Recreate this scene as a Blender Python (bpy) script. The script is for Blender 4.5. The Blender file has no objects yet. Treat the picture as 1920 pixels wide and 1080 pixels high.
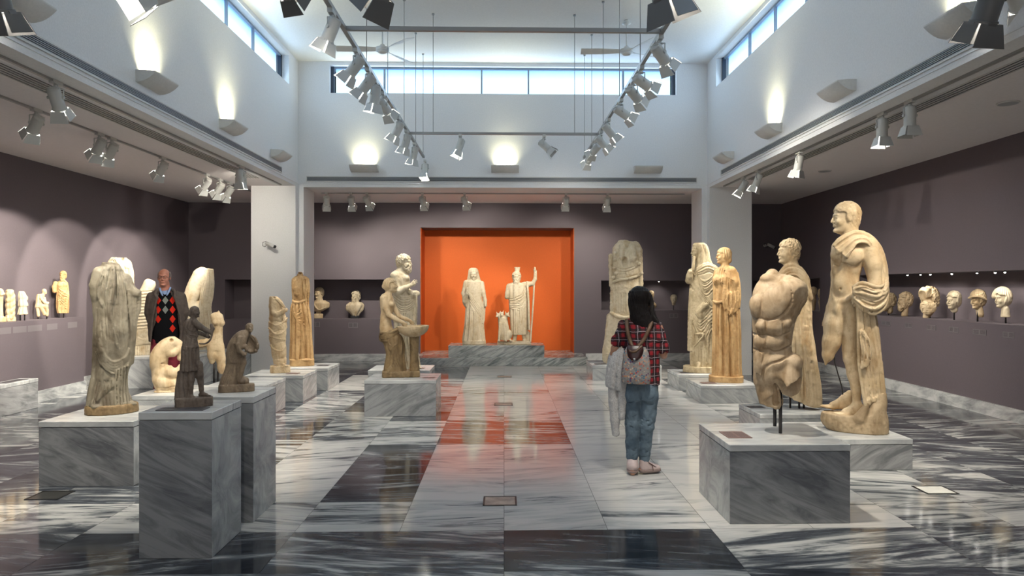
import bpy, bmesh, math, random
import numpy as np
from mathutils import Vector, Matrix, Euler
R = math.radians
PI = math.pi
SC = bpy.context.scene
COL = SC.collection
rnd = random.Random(7)
# ---------------------------------------------------------------- camera
F = 1300.0
YAW = R(1.3)
PX0, PY0 = 974.5, 538.0
CH = 1.6
cam_d = bpy.data.cameras.new('camera')
cam = bpy.data.objects.new('camera', cam_d)
COL.objects.link(cam)
cam.location = (0, 0, CH)
cam.rotation_euler = (R(90), 0, -YAW)
cam_d.sensor_width = 36
cam_d.lens = 36 * F / 1920
cam_d.shift_x = -(PX0 - 960) / 1920
cam_d.shift_y = (PY0 - 540) / 1920
cam_d.clip_start = 0.05
SC.camera = cam
SC.view_settings.view_transform = 'Standard'
SC.view_settings.look = 'None'
SC.view_settings.gamma = 1
SC.view_settings.use_curve_mapping = False
SC.view_settings.exposure = 0.0

def W(px, D):
    """ground position seen in column px at distance D along the view axis"""
    xr = (px - PX0) * D / F
    return (xr * math.cos(YAW) + D * math.sin(YAW), -xr * math.sin(YAW) + D * math.cos(YAW))

# ---------------------------------------------------------------- object helpers
def tag(o, label=None, cat=None, group=None, kind=None):
    if label: o['label'] = label
    if cat: o['category'] = cat
    if group: o['group'] = group
    if kind: o['kind'] = kind
    return o

def empty(name, loc, rz=0.0):
    o = bpy.data.objects.new(name, None)
    o.empty_display_size = 0.05
    COL.objects.link(o)
    o.location = loc
    o.rotation_euler = (0, 0, rz)
    return o

def obj(name, bm, mat, parent=None, smooth=False, loc=None):
    if isinstance(bm, bmesh.types.BMesh):
        me = bpy.data.meshes.new(name)
        bmesh.ops.recalc_face_normals(bm, faces=bm.faces)
        if smooth:
            for f in bm.faces: f.smooth = True
        bm.to_mesh(me); bm.free()
    else:
        me = bm
    if mat is not None:
        me.materials.clear(); me.materials.append(mat)
    o = bpy.data.objects.new(name, me)
    COL.objects.link(o)
    if parent: o.parent = parent
    if loc: o.location = loc
    return o

def copy_tree(o, parent=None):
    c = o.copy(); COL.objects.link(c); c.parent = parent
    for ch in list(o.children): copy_tree(ch, c)
    return c

def B(): return bmesh.new()

def box(bm, x0, x1, y0, y1, z0, z1):
    v = [bm.verts.new((x, y, z)) for x in (x0, x1) for y in (y0, y1) for z in (z0, z1)]
    for f in ((0,1,3,2),(4,6,7,5),(0,4,5,1),(2,3,7,6),(0,2,6,4),(1,5,7,3)):
        bm.faces.new([v[i] for i in f])
    return v

def tube(bm, a, b, r, r2=None, n=12, caps=True):
    a = Vector(a); b = Vector(b); r2 = r if r2 is None else r2
    d = (b - a).normalized()
    u = d.orthogonal().normalized(); w = d.cross(u)
    A = [bm.verts.new(a + (u*math.cos(t) + w*math.sin(t))*r) for t in [2*PI*i/n for i in range(n)]]
    C = [bm.verts.new(b + (u*math.cos(t) + w*math.sin(t))*r2) for t in [2*PI*i/n for i in range(n)]]
    for i in range(n):
        j = (i+1) % n
        f = bm.faces.new((A[i], A[j], C[j], C[i])); f.smooth = True
    if caps:
        bm.faces.new(A); bm.faces.new(C)

def polytube(bm, pts, r, n=8):
    for a, b in zip(pts[:-1], pts[1:]): tube(bm, a, b, r, n=n)

def bevel(o, w=0.004, seg=2):
    m = o.modifiers.new('bevel', 'BEVEL'); m.width = w; m.segments = seg; m.limit_method = 'ANGLE'
    return o

def struct(name, bm, mat, **k):
    o = obj(name, bm, mat, **k); o['kind'] = 'structure'; return o

# ---------------------------------------------------------------- materials
def lin(c):
    return tuple((x/12.92 if x <= 0.04045 else ((x+0.055)/1.055)**2.4) for x in c) + (1,)
def rgb(r, g, b): return lin((r/255, g/255, b/255))

class NT:
    def __init__(s, name):
        s.m = bpy.data.materials.new(name); s.m.use_nodes = True
        s.t = s.m.node_tree; s.t.nodes.clear()
        s.out = s.n('ShaderNodeOutputMaterial')
        s.bsdf = s.n('ShaderNodeBsdfPrincipled')
        s.l(s.bsdf.outputs[0], s.out.inputs[0])
    def n(s, ty, **k):
        nd = s.t.nodes.new(ty)
        for a, v in k.items(): setattr(nd, a, v)
        return nd
    def l(s, a, b): s.t.links.new(a, b)
    def ramp(s, fac, stops):
        r = s.n('ShaderNodeValToRGB')
        e = r.color_ramp.elements
        while len(e) < len(stops): e.new(0.5)
        for el, (p, c) in zip(e, stops):
            el.position = p; el.color = c if len(c) == 4 else tuple(c) + (1,)
        s.l(fac, r.inputs[0]); return r.outputs[0]
    def math(s, op, a, b=None, c=None, clamp=False):
        m = s.n('ShaderNodeMath', operation=op, use_clamp=clamp)
        for i, x in enumerate((a, b, c)):
            if x is None: continue
            if isinstance(x, (int, float)): m.inputs[i].default_value = x
            else: s.l(x, m.inputs[i])
        return m.outputs[0]
    def mix(s, fac, a, b, blend='MIX'):
        m = s.n('ShaderNodeMix', data_type='RGBA', blend_type=blend)
        for i, x in ((0, fac), (6, a), (7, b)):
            if isinstance(x, (int, float)): m.inputs[i].default_value = x
            elif isinstance(x, tuple): m.inputs[i].default_value = x
            else: s.l(x, m.inputs[i])
        return m.outputs[2]
    def coords(s, scale=(1,1,1), rot=(0,0,0), loc=(0,0,0), src='Object'):
        tc = s.n('ShaderNodeTexCoord'); mp = s.n('ShaderNodeMapping')
        s.l(tc.outputs[src], mp.inputs[0])
        mp.inputs['Scale'].default_value = scale; mp.inputs['Rotation'].default_value = rot
        mp.inputs['Location'].default_value = loc
        return mp.outputs[0]
    def noise(s, vec, scale, detail=4, rough=0.55, dist=0.0):
        nd = s.n('ShaderNodeTexNoise')
        nd.inputs['Scale'].default_value = scale; nd.inputs['Detail'].default_value = detail
        nd.inputs['Roughness'].default_value = rough; nd.inputs['Distortion'].default_value = dist
        s.l(vec, nd.inputs['Vector']); return nd.outputs['Fac']
    def bump(s, h, strength=0.3, dist=0.01):
        b = s.n('ShaderNodeBump'); b.inputs['Strength'].default_value = strength
        b.inputs['Distance'].default_value = dist
        s.l(h, b.inputs['Height']); s.l(b.outputs[0], s.bsdf.inputs['Normal'])
    def set(s, **k):
        for a, v in k.items():
            i = s.bsdf.inputs[a.replace('_', ' ')]
            if isinstance(v, (int, float, tuple)): i.default_value = v
            else: s.l(v, i)
        return s

def plain(name, col, rough=0.6, metal=0.0, nscale=0, namp=0.08, bump=0.0):
    t = NT(name); t.set(Roughness=rough, Metallic=metal)
    if nscale:
        v = t.coords(); f = t.noise(v, nscale, 5)
        c = t.ramp(f, [(0.3, tuple(x*(1-namp) for x in col[:3])), (0.7, tuple(min(1, x*(1+namp)) for x in col[:3]))])
        t.set(Base_Color=c)
        if bump: t.bump(f, bump, 0.004)
    else:
        t.set(Base_Color=col)
    return t.m

def glow(name, col, strength, base=None):
    t = NT(name); t.set(Base_Color=base or col, Emission_Color=col, Emission_Strength=strength, Roughness=0.5)
    return t.m

M = {}
M['white_wall'] = plain('white_wall', (.72, .715, .71, 1), .7, nscale=60, namp=.05, bump=.25)
M['aisle_ceiling'] = plain('aisle_ceiling', (.76, .71, .70, 1), .8, nscale=30, namp=.03)
M['ceiling'] = plain('ceiling', (.70, .70, .69, 1), .8, nscale=50, namp=.04, bump=.2)
M['purple'] = plain('purple_wall', (.112, .090, .101, 1), .75, nscale=90, namp=.06, bump=.15)
M['purple_dark'] = plain('purple_side', (.112, .090, .101, 1), .75)
M['orange'] = plain('orange_wall', (.56, .098, .004, 1), .7, nscale=40, namp=.05)
M['black'] = plain('black_metal', (.012, .012, .013, 1), .45)
M['rod'] = plain('dark_steel', (.05, .045, .045, 1), .35, .8)
M['grille'] = plain('grille_metal', (.42, .43, .44, 1), .45, .2)
M['slot'] = plain('slot_dark', (.03, .03, .032, 1), .6)
M['white_paint'] = plain('white_paint', (.62, .61, .58, 1), .45)
M['frame_metal'] = plain('window_frame', (.25, .30, .36, 1), .4, .3)
M['frame_dark'] = plain('window_frame_dark', (.03, .04, .06, 1), .5)
M['plaster'] = plain('plaster', (.60, .59, .56, 1), .8, nscale=40, namp=.05)
M['track'] = plain('track_metal', (.33, .33, .32, 1), .4, .6)

def marble_stone(name, dark, light, seed, tilt, stretch=(1.2, 1.2, 7), rough=0.18):
    t = NT(name)
    m1 = t.coords(rot=(tilt*.5, tilt, 0), loc=(seed, seed*2.3, seed*.7))
    m2 = t.n('ShaderNodeVectorMath', operation='MULTIPLY'); t.l(m1, m2.inputs[0]); m2.inputs[1].default_value = stretch; v = m2.outputs[0]
    f = t.noise(v, 1.5, 12, .66, 1.2)
    v2 = t.coords(loc=(seed*3, 0, 0)); f2 = t.noise(v2, 2.2, 5, .5, .4)
    g = t.math('MULTIPLY_ADD', f2, .35, t.math('MULTIPLY', f, .75))
    c = t.ramp(g, [(0.42, dark), (0.53, tuple((a+b)/2 for a, b in zip(dark, light))), (0.63, light)])
    t.set(Base_Color=c, Roughness=rough)
    return t.m
for i, (tl, dk, lt) in enumerate([(-.42, (.115,.12,.13), (.28,.285,.29)), (.5, (.17,.175,.18), (.37,.37,.37)),
                                  (-.6, (.26,.27,.275), (.47,.475,.47)), (1.3, (.14,.145,.155), (.29,.295,.30))]):
    M['ped%d' % i] = marble_stone('pedestal_marble_%d' % i, dk, lt, 3.1 + i*5, tl)
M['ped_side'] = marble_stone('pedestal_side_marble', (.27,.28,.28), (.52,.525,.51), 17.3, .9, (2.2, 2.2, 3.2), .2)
M['ped_top'] = marble_stone('pedestal_cap', (.34,.35,.355), (.58,.585,.57), 9, .3, (1.2, 5, 1), .25)
M['skirt'] = marble_stone('skirting_marble', (.20,.21,.215), (.55,.55,.54), 21, .2, (1, 1, 4), .2)
M['step'] = marble_stone('step_marble', (.10,.12,.12), (.46,.47,.45), 31, .5, (1.2, 1.2, 9), .2)

def floor_mat():
    t = NT('floor_marble')
    a = t.n('ShaderNodeAttribute', attribute_name='tile')
    sp = t.n('ShaderNodeSeparateXYZ'); t.l(a.outputs['Vector'], sp.inputs[0])
    tc = t.n('ShaderNodeTexCoord')
    off = t.n('ShaderNodeVectorMath', operation='MULTIPLY_ADD')
    cb = t.n('ShaderNodeCombineXYZ'); 
    for i in range(3): t.l(sp.outputs[2], cb.inputs[i])
    t.l(cb.outputs[0], off.inputs[0]); off.inputs[1].default_value = (37, 53, 11); t.l(tc.outputs['Object'], off.inputs[2])
    rot = t.n('ShaderNodeVectorRotate', rotation_type='Z_AXIS'); t.l(off.outputs[0], rot.inputs[0])
    t.l(t.math('MULTIPLY', t.math('SUBTRACT', sp.outputs[1], .5), .55), rot.inputs['Angle'])
    sc = t.n('ShaderNodeVectorMath', operation='MULTIPLY'); t.l(rot.outputs[0], sc.inputs[0]); sc.inputs[1].default_value = (.55, 2.6, 1)
    f = t.noise(sc.outputs[0], 2.0, 12, .60, 1.3)
    sc2 = t.n('ShaderNodeVectorMath', operation='MULTIPLY'); t.l(rot.outputs[0], sc2.inputs[0]); sc2.inputs[1].default_value = (.9, 14, 1)
    f2 = t.noise(sc2.outputs[0], 2.6, 6, .6, .5)
    g = t.math('ADD', t.math('MULTIPLY', f, .72), t.math('MULTIPLY', f2, .28))
    g = t.math('ADD', g, t.math('MULTIPLY', t.math('SUBTRACT', sp.outputs[0], .5), .46))
    c = t.ramp(g, [(0.34, (.016,.019,.025)), (0.44, (.060,.068,.082)), (0.495, (.17,.18,.185)), (0.545, (.44,.44,.425)), (0.68, (.62,.60,.57))])
    t.set(Base_Color=c, Roughness=.09, IOR=1.5)
    t.bsdf.inputs['Specular IOR Level'].default_value = .5
    return t.m
M['floor'] = floor_mat()
M['grout'] = plain('grout', (.06, .06, .055, 1), .8)

def plaque_mat(name, base, ink, nx=2, rows=9):
    """engraved caption: columns of rows of illegible word strokes"""
    t = NT(name)
    tc = t.n('ShaderNodeTexCoord'); sp = t.n('ShaderNodeSeparateXYZ'); t.l(tc.outputs['UV'], sp.inputs[0])
    u = t.math('FRACT', t.math('MULTIPLY', sp.outputs[0], nx)); v = sp.outputs[1]
    inu = t.math('MULTIPLY', t.math('GREATER_THAN', u, .10), t.math('LESS_THAN', u, .88))
    inv = t.math('MULTIPLY', t.math('GREATER_THAN', v, .12), t.math('LESS_THAN', v, .88))
    row = t.math('GREATER_THAN', t.math('FRACT', t.math('MULTIPLY', v, rows)), .45)
    cb = t.n('ShaderNodeCombineXYZ'); t.l(t.math('MULTIPLY', sp.outputs[0], 40), cb.inputs[0])
    t.l(t.math('FLOOR', t.math('MULTIPLY', v, rows)), cb.inputs[1])
    w = t.noise(cb.outputs[0], 1.0, 1, .5)
    word = t.math('GREATER_THAN', w, .42)
    k = t.math('MULTIPLY', t.math('MULTIPLY', inu, inv), t.math('MULTIPLY', row, word))
    t.set(Base_Color=t.mix(k, base, ink), Roughness=.45)
    return t.m
M['plaque'] = plaque_mat('caption_plate', (.16,.14,.15,1), (.035,.03,.035,1))
M['plaque_red'] = plaque_mat('caption_plate_red', (.20,.12,.105,1), (.06,.04,.04,1))
M['plaque_dark'] = plaque_mat('caption_plate_dark', (.085,.075,.08,1), (.02,.02,.02,1))

def plate(name, mat, corners, th=0.004, parent=None):
    """thin caption plate from four corners (ccw), with UVs for the engraved rows"""
    bm = B(); uvl = bm.loops.layers.uv.new('uv')
    c = [Vector(p) for p in corners]; n = (c[1]-c[0]).cross(c[3]-c[0]).normalized()*th
    lo = [bm.verts.new(p) for p in c]; hi = [bm.verts.new(p + n) for p in c]
    f = bm.faces.new(hi)
    for lp, uv in zip(f.loops, ((0,0),(1,0),(1,1),(0,1))): lp[uvl].uv = uv
    bm.faces.new(lo[::-1])
    for i in range(4):
        j = (i+1) % 4; bm.faces.new((lo[i], lo[j], hi[j], hi[i]))
    return obj(name, bm, mat, parent)
# ================================================================ ROOM
XL, XR, YB, ZA, ZU = -6.75, 6.05, 15.0, 3.41, 5.69
WX = 3.73          # inner faces of the tall central hall
YF = -3.0          # wall behind the viewer

def rect_wall(bm, u0, u1, z0, z1, holes, put):
    us = sorted({u0, u1, *[h[0] for h in holes], *[h[1] for h in holes]})
    zs = sorted({z0, z1, *[h[2] for h in holes], *[h[3] for h in holes]})
    for a, b in zip(us[:-1], us[1:]):
        for c, d in zip(zs[:-1], zs[1:]):
            um, zm = (a+b)/2, (c+d)/2
            if any(h[0] < um < h[1] and h[2] < zm < h[3] for h in holes): continue
            put(bm, a, b, c, d)

# floor: one mesh, tiles split by thin joints over a grout bed
bm = B(); tl = bm.faces.layers.float_vector.new('tile')
frnd = random.Random(11)
rows = []
y = 4.556; w = True
ys = [-3.0, -2.4, -1.16, -.54, .7, 1.32, 2.05, 2.66, 3.27, 3.90, 4.556]
while y < 15.8:
    y += .624 if (len(ys) % 2 == 1) else 1.245
    ys.append(y)
def ftile(x0, x1, y0, y1, dark):
    g = .0016
    v = [bm.verts.new(p) for p in ((x0+g, y0+g, 0), (x1-g, y0+g, 0), (x1-g, y1-g, 0), (x0+g, y1-g, 0))]
    f = bm.faces.new(v); f[tl] = Vector((dark, frnd.random(), frnd.random()))
CW = .684
for j, (y0, y1) in enumerate(zip(ys[:-1], ys[1:])):
    y1 = min(y1, 15.75)
    if y1 <= 4.6:
        k = 2; base = [.46, .62, .40][j % 3] if y1 < 4.5 else .40
        xs = [i*CW*2 for i in range(-6, 6)]
        if y1 < 4.5 and j % 2: xs = [x+CW for x in xs]
    else:
        xs = [i*CW for i in range(-11, 11)]; base = .62 if y1-y0 > .9 else .5
    for x0, x1 in zip(xs[:-1], xs[1:]):
        xm = (x0+x1)/2
        d = base + frnd.uniform(-.16, .16)
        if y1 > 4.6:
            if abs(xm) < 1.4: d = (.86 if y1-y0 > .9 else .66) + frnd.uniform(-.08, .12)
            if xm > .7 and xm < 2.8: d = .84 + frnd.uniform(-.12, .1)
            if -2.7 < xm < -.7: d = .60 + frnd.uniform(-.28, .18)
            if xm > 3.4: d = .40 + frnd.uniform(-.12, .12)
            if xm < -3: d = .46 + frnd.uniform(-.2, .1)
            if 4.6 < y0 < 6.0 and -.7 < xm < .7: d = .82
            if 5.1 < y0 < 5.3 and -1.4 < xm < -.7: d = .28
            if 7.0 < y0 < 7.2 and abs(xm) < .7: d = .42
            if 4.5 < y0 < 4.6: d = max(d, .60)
        ftile(max(x0, -7.2), min(x1, 6.6), y0, y1, d)
v = [bm.verts.new(p) for p in ((-7.2, -3.1, -.004), (6.6, -3.1, -.004), (6.6, 15.8, -.004), (-7.2, 15.8, -.004))]
f = bm.faces.new(v); f.material_index = 1
me = bpy.data.meshes.new('floor'); bm.to_mesh(me); bm.free()
me.materials.append(M['floor']); me.materials.append(M['grout'])
floor = bpy.data.objects.new('floor', me); COL.objects.link(floor); floor['kind'] = 'structure'

# purple outer walls -------------------------------------------------------
ORX0, ORX1, ORZ = -1.80, 1.52, 2.88
bm = B()
put_y = lambda bm, a, b, c, d: box(bm, a, b, YB, YB+.7, c, d)
rect_wall(bm, XL-.5, XR+.6, 0, ZA, [(ORX0, ORX1, .16, ORZ), (-5.98, -2.42, .91, 1.76), (2.11, 5.6, 1.09, 1.74)], put_y)
box(bm, -6.1, -2.2, YB+.5, YB+.72, .8, 1.9); box(bm, 2.0, 5.8, YB+.5, YB+.72, 1.0, 1.9)
struct('wall_back', bm, M['purple'])
bm = B(); box(bm, ORX0-.1, ORX1+.1, YB+.70, YB+.8, 0, 3.1)
box(bm, ORX0, ORX0+.012, YB+.012, YB+.7, .16, ORZ-.012); box(bm, ORX1-.012, ORX1, YB+.012, YB+.7, .16, ORZ-.012)
struct('wall_alcove', bm, M['orange'])
bm = B()
put_x = lambda bm, a, b, c, d: box(bm, XR, XR+.5, a, b, c, d)
rect_wall(bm, YF, YB, 0, ZA, [(1.5, 11.75, 1.14, 1.80), (13.15, 14.85, 1.12, 1.77)], put_x)
box(bm, XR+.5, XR+.6, YF, YB+.7, .8, 2.2)
struct('wall_right', bm, M['purple'])
bm = B(); box(bm, XL-.3, XL, YF, YB, 0, ZA)
struct('wall_left', bm, M['purple'])
bm = B(); box(bm, XL+.0, -6.45, 0.5, 10.8, .16, 1.14)
o = struct('trim_1', bm, M['purple'])
bm = B(); box(bm, XL-.3, XR+.6, YF-.2, YF, 0, 6.2); struct('wall_front', bm, M['white_wall'])

# marble skirtings
bm = B(); box(bm, XL, ORX0-.12, YB-.03, YB, 0, .16); box(bm, ORX1+.25, XR, YB-.03, YB, 0, .16); struct('baseboard_back', bm, M['skirt'])
bm = B(); box(bm, XR-.03, XR, YF, YB-.03, 0, .16); struct('baseboard_right', bm, M['skirt'])
bm = B(); box(bm, XL, -6.43, .5, 10.82, 0, .16); box(bm, XL, XL+.03, 10.82, YB-.03, 0, .16); struct('baseboard_left', bm, M['skirt'])
# step in front of the alcove
bm = B(); box(bm, ORX0-.12, ORX1+.18, 14.05, YB+.70, 0, .164); bevel(struct('trim_2', bm, M['step']), .006)

# low ceilings of the aisles and of the rear bay
bm = B(); box(bm, XL-.3, -WX-.35, YF, YB+.7, ZA, ZA+.15); box(bm, WX+.35, XR+.6, YF, YB+.7, ZA, ZA+.15)
box(bm, -WX-.35, WX+.35, 13.0, YB+.7, ZA, ZA+.15)
struct('ceiling_aisle', bm, M['aisle_ceiling'])
bm = B(); box(bm, -4.3, 4.3, YF, 13.3, ZU, ZU+.2); struct('ceiling', bm, M['ceiling'])

# upper walls of the hall with clerestory strips
WZ0, WZ1 = 5.12, 5.62
def upper(name, side):
    bm = B()
    a, b = (-WX-.35, -WX) if side < 0 else (WX, WX+.35)
    rect_wall(bm, YF, 13.0, ZA, ZU, [(-1.0, 12.12, WZ0, WZ1)], lambda bm, p, q, c, d: box(bm, a, b, p, q, c, d))
    return struct(name, bm, M['white_wall'])
upper('wall_hall_left', -1); upper('wall_hall_right', 1)
bm = B()
rect_wall(bm, -WX, WX, ZA, ZU, [(-3.16, 3.16, WZ0, WZ1)], lambda bm, p, q, c, d: box(bm, p, q, 12.65, 13.0, c, d))
struct('wall_hall_back', bm, M['white_wall'])
# square columns
bm = B(); box(bm, -4.52, -WX, 12.5, 13.35, .0, ZA); box(bm, -WX, -3.63, 12.65, 13.35, 0, ZA); struct('wall_column_left', bm, M['white_wall'])
bm = B(); box(bm, WX, 4.50, 12.5, 13.35, .0, ZA); box(bm, 3.63, WX, 12.65, 13.35, 0, ZA); struct('wall_column_right', bm, M['white_wall'])
# ---- clerestory windows: lit blinds behind glass, frames
t = NT('window_blind')
tc = t.coords(scale=(1, 1, 1), src='Object')
sp = t.n('ShaderNodeSeparateXYZ'); t.l(tc, sp.inputs[0])
z = t.math('DIVIDE', t.math('SUBTRACT', sp.outputs[2], WZ0), WZ1-WZ0)
ns = t.noise(tc, 2.0, 3, .5)
col = t.ramp(z, [(0, (.50, .80, 1.0)), (.55, (.60, .82, 1.0)), (.92, (.25, .50, .95)), (1, (.10, .28, .75))])
t.set(Base_Color=(.5, .6, .7, 1), Emission_Color=col, Emission_Strength=1.45, Roughness=.6)
M['blind'] = t.m
M['glass'] = NT('window_glass').set(Base_Color=(1, 1, 1, 1), Transmission_Weight=1.0, Roughness=.02, IOR=1.05).m
def window(name, a, b, plane, horiz, cells, thick=.04):
    """strip of lights between a and b along x (horiz) or y; plane = position of the glazing"""
    root = empty(name, (0, 0, 0)); root['kind'] = 'structure'
    def bx(bm, u0, u1, w0, w1, z0, z1):
        if horiz: box(bm, u0, u1, w0, w1, z0, z1)
        else: box(bm, w0, w1, u0, u1, z0, z1)
    s = 1 if plane > 0 else -1
    p0, p1 = sorted((plane, plane + s*thick))
    bm = B()
    for z0, z1 in ((WZ0, WZ0+.022), (WZ1-.03, WZ1)): bx(bm, a, b, p0, p1, z0, z1)
    for c in cells: bx(bm, c-.014, c+.014, p0, p1, WZ0+.02, WZ1-.03)
    obj('window_frame', bm, M['frame_metal'], root)
    bm = B()
    for c in (a+.03, b-.03): bx(bm, c-.03, c+.03, p0 - .02, p1, WZ0, WZ1)
    obj('frame_end', bm, M['frame_dark'], root)
    cc = [a+.06] + list(cells) + [b-.06]
    q0, q1 = sorted((plane + s*.08, plane + s*.10))
    for u0, u1 in zip(cc[:-1], cc[1:]):
        bm = B(); bx(bm, u0+.012, u1-.012, q0, q1, WZ0+.0, WZ1); obj('blind', bm, M['blind'], root)
    return root
window('window_1', -3.16, 3.16, 12.74, True, [-2.19, -.41, .45, 2.20])
window('window_2', -1.0, 12.12, -WX-.12, False, [i*1.03-.55 for i in range(0, 12)])
window('window_3', -1.0, 12.12, WX+.12, False, [i*1.03-.50 for i in range(0, 12)])
# sky backing behind the strips (outside the building)

# ---- grilles
def grille(name, label, a, b, plane, horiz, s):
    root = empty(name, ((a+b)/2, plane, 3.5) if horiz else (plane, (a+b)/2, 3.5))
    tag(root, label, 'air grille')
    def bx(bm, u0, u1, w0, w1, z0, z1):
        w0, w1 = sorted((w0, w1))
        if horiz: box(bm, u0-(a+b)/2, u1-(a+b)/2, w0-plane, w1-plane, z0-3.5, z1-3.5)
        else: box(bm, w0-plane, w1-plane, u0-(a+b)/2, u1-(a+b)/2, z0-3.5, z1-3.5)
    bm = B(); bx(bm, a, b, plane, plane-s*.004, 3.515, 3.60); obj('backing', bm, M['slot'], root)
    bm = B()
    for z in (3.505, 3.595): bx(bm, a-.01, b+.01, plane-s*.001, plane-s*.018, z, z+.014)
    for u in (a-.01, b-.002): bx(bm, u, u+.012, plane-s*.001, plane-s*.018, 3.505, 3.609)
    obj('frame', bm, M['white_paint'], root)
    bm = B()
    for i in range(5): bx(bm, a, b, plane-s*.004, plane-s*.014, 3.523+i*.0155, 3.528+i*.0155)
    obj('slats', bm, M['grille'], root)
grille('air_grille', 'long grey slatted air grille on the left upper wall under the curved uplights', 5.2, 11.68, -WX, False, -1)
grille('air_grille', 'long grey slatted air grille on the right upper wall under the curved uplights', 5.2, 11.8, WX, False, 1)
grille('air_grille', 'slatted air grille across the far wall above the wide rear opening', -3.57, 3.53, 12.65, True, 1)

# mouldings along the bottom arris of the hall walls
bm = B()
for s in (-1, 1):
    x0, x1 = sorted((s*WX, s*(WX-.012)))
    box(bm, x0, x1, YF, 12.64, 3.468, 3.476)
box(bm, -WX, WX, 12.638, 12.65, 3.468, 3.476)
struct('trim_3', bm, M['white_wall'])

# linear slot diffusers in the aisle ceilings
def slots(label, x, y0, y1):
    root = empty('slot_diffuser', (x, (y0+y1)/2, ZA)); tag(root, label, 'slot diffuser')
    h = (y1-y0)/2
    bm = B(); box(bm, -.095, .095, -h, h, -.004, 0); obj('dark_gap', bm, M['slot'], root)
    bm = B()
    for i in range(5): box(bm, -.095+i*.045-.005, -.095+i*.045+.005, -h, h, -.012, -.002)
    obj('blades', bm, M['white_paint'], root)
slots('four-slot linear diffuser in the low ceiling of the left aisle', -4.16, 1.0, 11.6)
slots('four-slot linear diffuser in the low ceiling of the right aisle', 4.18, 1.0, 11.6)
# ceiling speakers
def disc(name, label, cat, x, y, z, r, group):
    root = empty(name, (x, y, z)); tag(root, label, cat)
    bm = B(); tube(bm, (0, 0, -.001), (0, 0, -.012), r, r*.93, n=32); obj('rim', bm, M['white_paint'], root)
    bm = B(); tube(bm, (0, 0, -.012), (0, 0, -.014), r*.86, n=32); obj('mesh_cover', bm, M['grille'], root)
disc('ceiling_speaker', 'round ceiling speaker in the right aisle ceiling, the one nearer the viewer', 'ceiling speaker', 4.95, 6.7, ZA, .10, 's')
disc('ceiling_speaker', 'round ceiling speaker in the right aisle ceiling, the farther one above the tall statues', 'ceiling speaker', 5.0, 10.7, ZA, .10, 's')

# ---- curved wall uplights
def sconce_mesh():
    bm = B(); n = 10; Wd = .25; prof = [(0, .10)]
    # profile in (projection, z): curved underside from wall foot to lifted tip
    for i in range(n+1):
        a = i/n; prof.append((.005+.20*a, -.02 + .10*a**2.2 - .0*(1-a)))
    prof.append((.205, .088)); 
    L = []
    for sx in (-Wd, Wd): L.append([bm.verts.new((sx, -p, z)) for p, z in prof])
    m = len(prof)
    inner = []
    for sx in (-Wd+.012, Wd-.012): inner.append([bm.verts.new((sx, -max(p-.0, .004), z+.012)) for p, z in prof[1:-1]])
    # underside shell
    for i in range(1, m-2):
        f = bm.faces.new((L[0][i], L[1][i], L[1][i+1], L[0][i+1])); f.smooth = True
        f = bm.faces.new((inner[0][i-1], inner[0][i], inner[1][i], inner[1][i-1])); f.smooth = True
    # lip
    bm.faces.new((L[0][m-2], L[1][m-2], L[1][m-1], L[0][m-1]))
    bm.faces.new((L[0][m-1], L[1][m-1], inner[1][-1], inner[0][-1]))
    # side cheeks
    for s in (0, 1):
        top = bm.verts.new((L[s][0].co.x, -.10, .10))
        bm.faces.new([L[s][0], *L[s][1:m-1], L[s][m-1], top] if s == 0 else [top, L[s][m-1], *L[s][1:m-1][::-1], L[s][0]])
    return bm
M['lamp_on'] = glow('uplight_tube', (1.0, .93, .55, 1), 6.0)
M['lamp_off'] = plain('tube_off', (.5, .5, .48, 1), .3)
_sc = None
def sconce(x, y, rz, on, label):
    global _sc
    r = empty('wall_uplight', (x, y, 3.70), rz); tag(r, label, 'wall light', 'curved uplights on the hall walls')
    if _sc is None:
        _sc = obj('shade', sconce_mesh(), M['plaster'], r)
    else:
        c = _sc.copy(); COL.objects.link(c); c.parent = r
    bm = B(); tube(bm, (-.15, -.05, .035), (.15, -.05, .035), .013, n=10)
    obj('bulb', bm, M['lamp_on'] if on else M['lamp_off'], r)
    if on:
        ld = bpy.data.lights.new('uplight', 'AREA'); ld.shape = 'RECTANGLE'; ld.size = .30; ld.size_y = .03
        ld.energy = 13 if y < 12 else 7; ld.color = (1, .95, .62); ld.spread = R(100)
        lo = bpy.data.objects.new('uplight_lamp', ld); COL.objects.link(lo); lo.parent = r
        lo.location = (0, -.05, .06); lo.rotation_euler = (R(180), 0, 0)
for i, (yy, on, lb) in enumerate([(5.3, 0, 'dark curved plaster uplight on the left upper wall, nearest the viewer'),
        (7.35, 1, 'lit curved plaster uplight on the left upper wall, second from the viewer'),
        (9.4, 1, 'lit curved plaster uplight on the left upper wall, third from the viewer'),
        (11.4, 0, 'unlit curved plaster uplight on the left upper wall, at the far corner')]):
    sconce(-WX, yy, R(90), on, lb)
for i, (yy, on, lb) in enumerate([(5.5, 1, 'lit curved plaster uplight on the right upper wall, cut by the top edge'),
        (7.5, 0, 'unlit curved plaster uplight on the right upper wall, second from the viewer'),
        (9.45, 1, 'lit curved plaster uplight on the right upper wall, third from the viewer'),
        (11.4, 0, 'unlit curved plaster uplight on the right upper wall, closest to the far corner')]):
    sconce(WX, yy, R(-90), on, lb)
for xx, on, lb in ((-2.52, 1, 'lit plaster uplight on the far wall, left of the three'), (.02, 1, 'lit plaster uplight in the middle of the far wall'),
                   (2.62, 0, 'unlit plaster uplight on the far wall, right of the three')):
    sconce(xx, 12.65, 0, on, lb)

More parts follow.
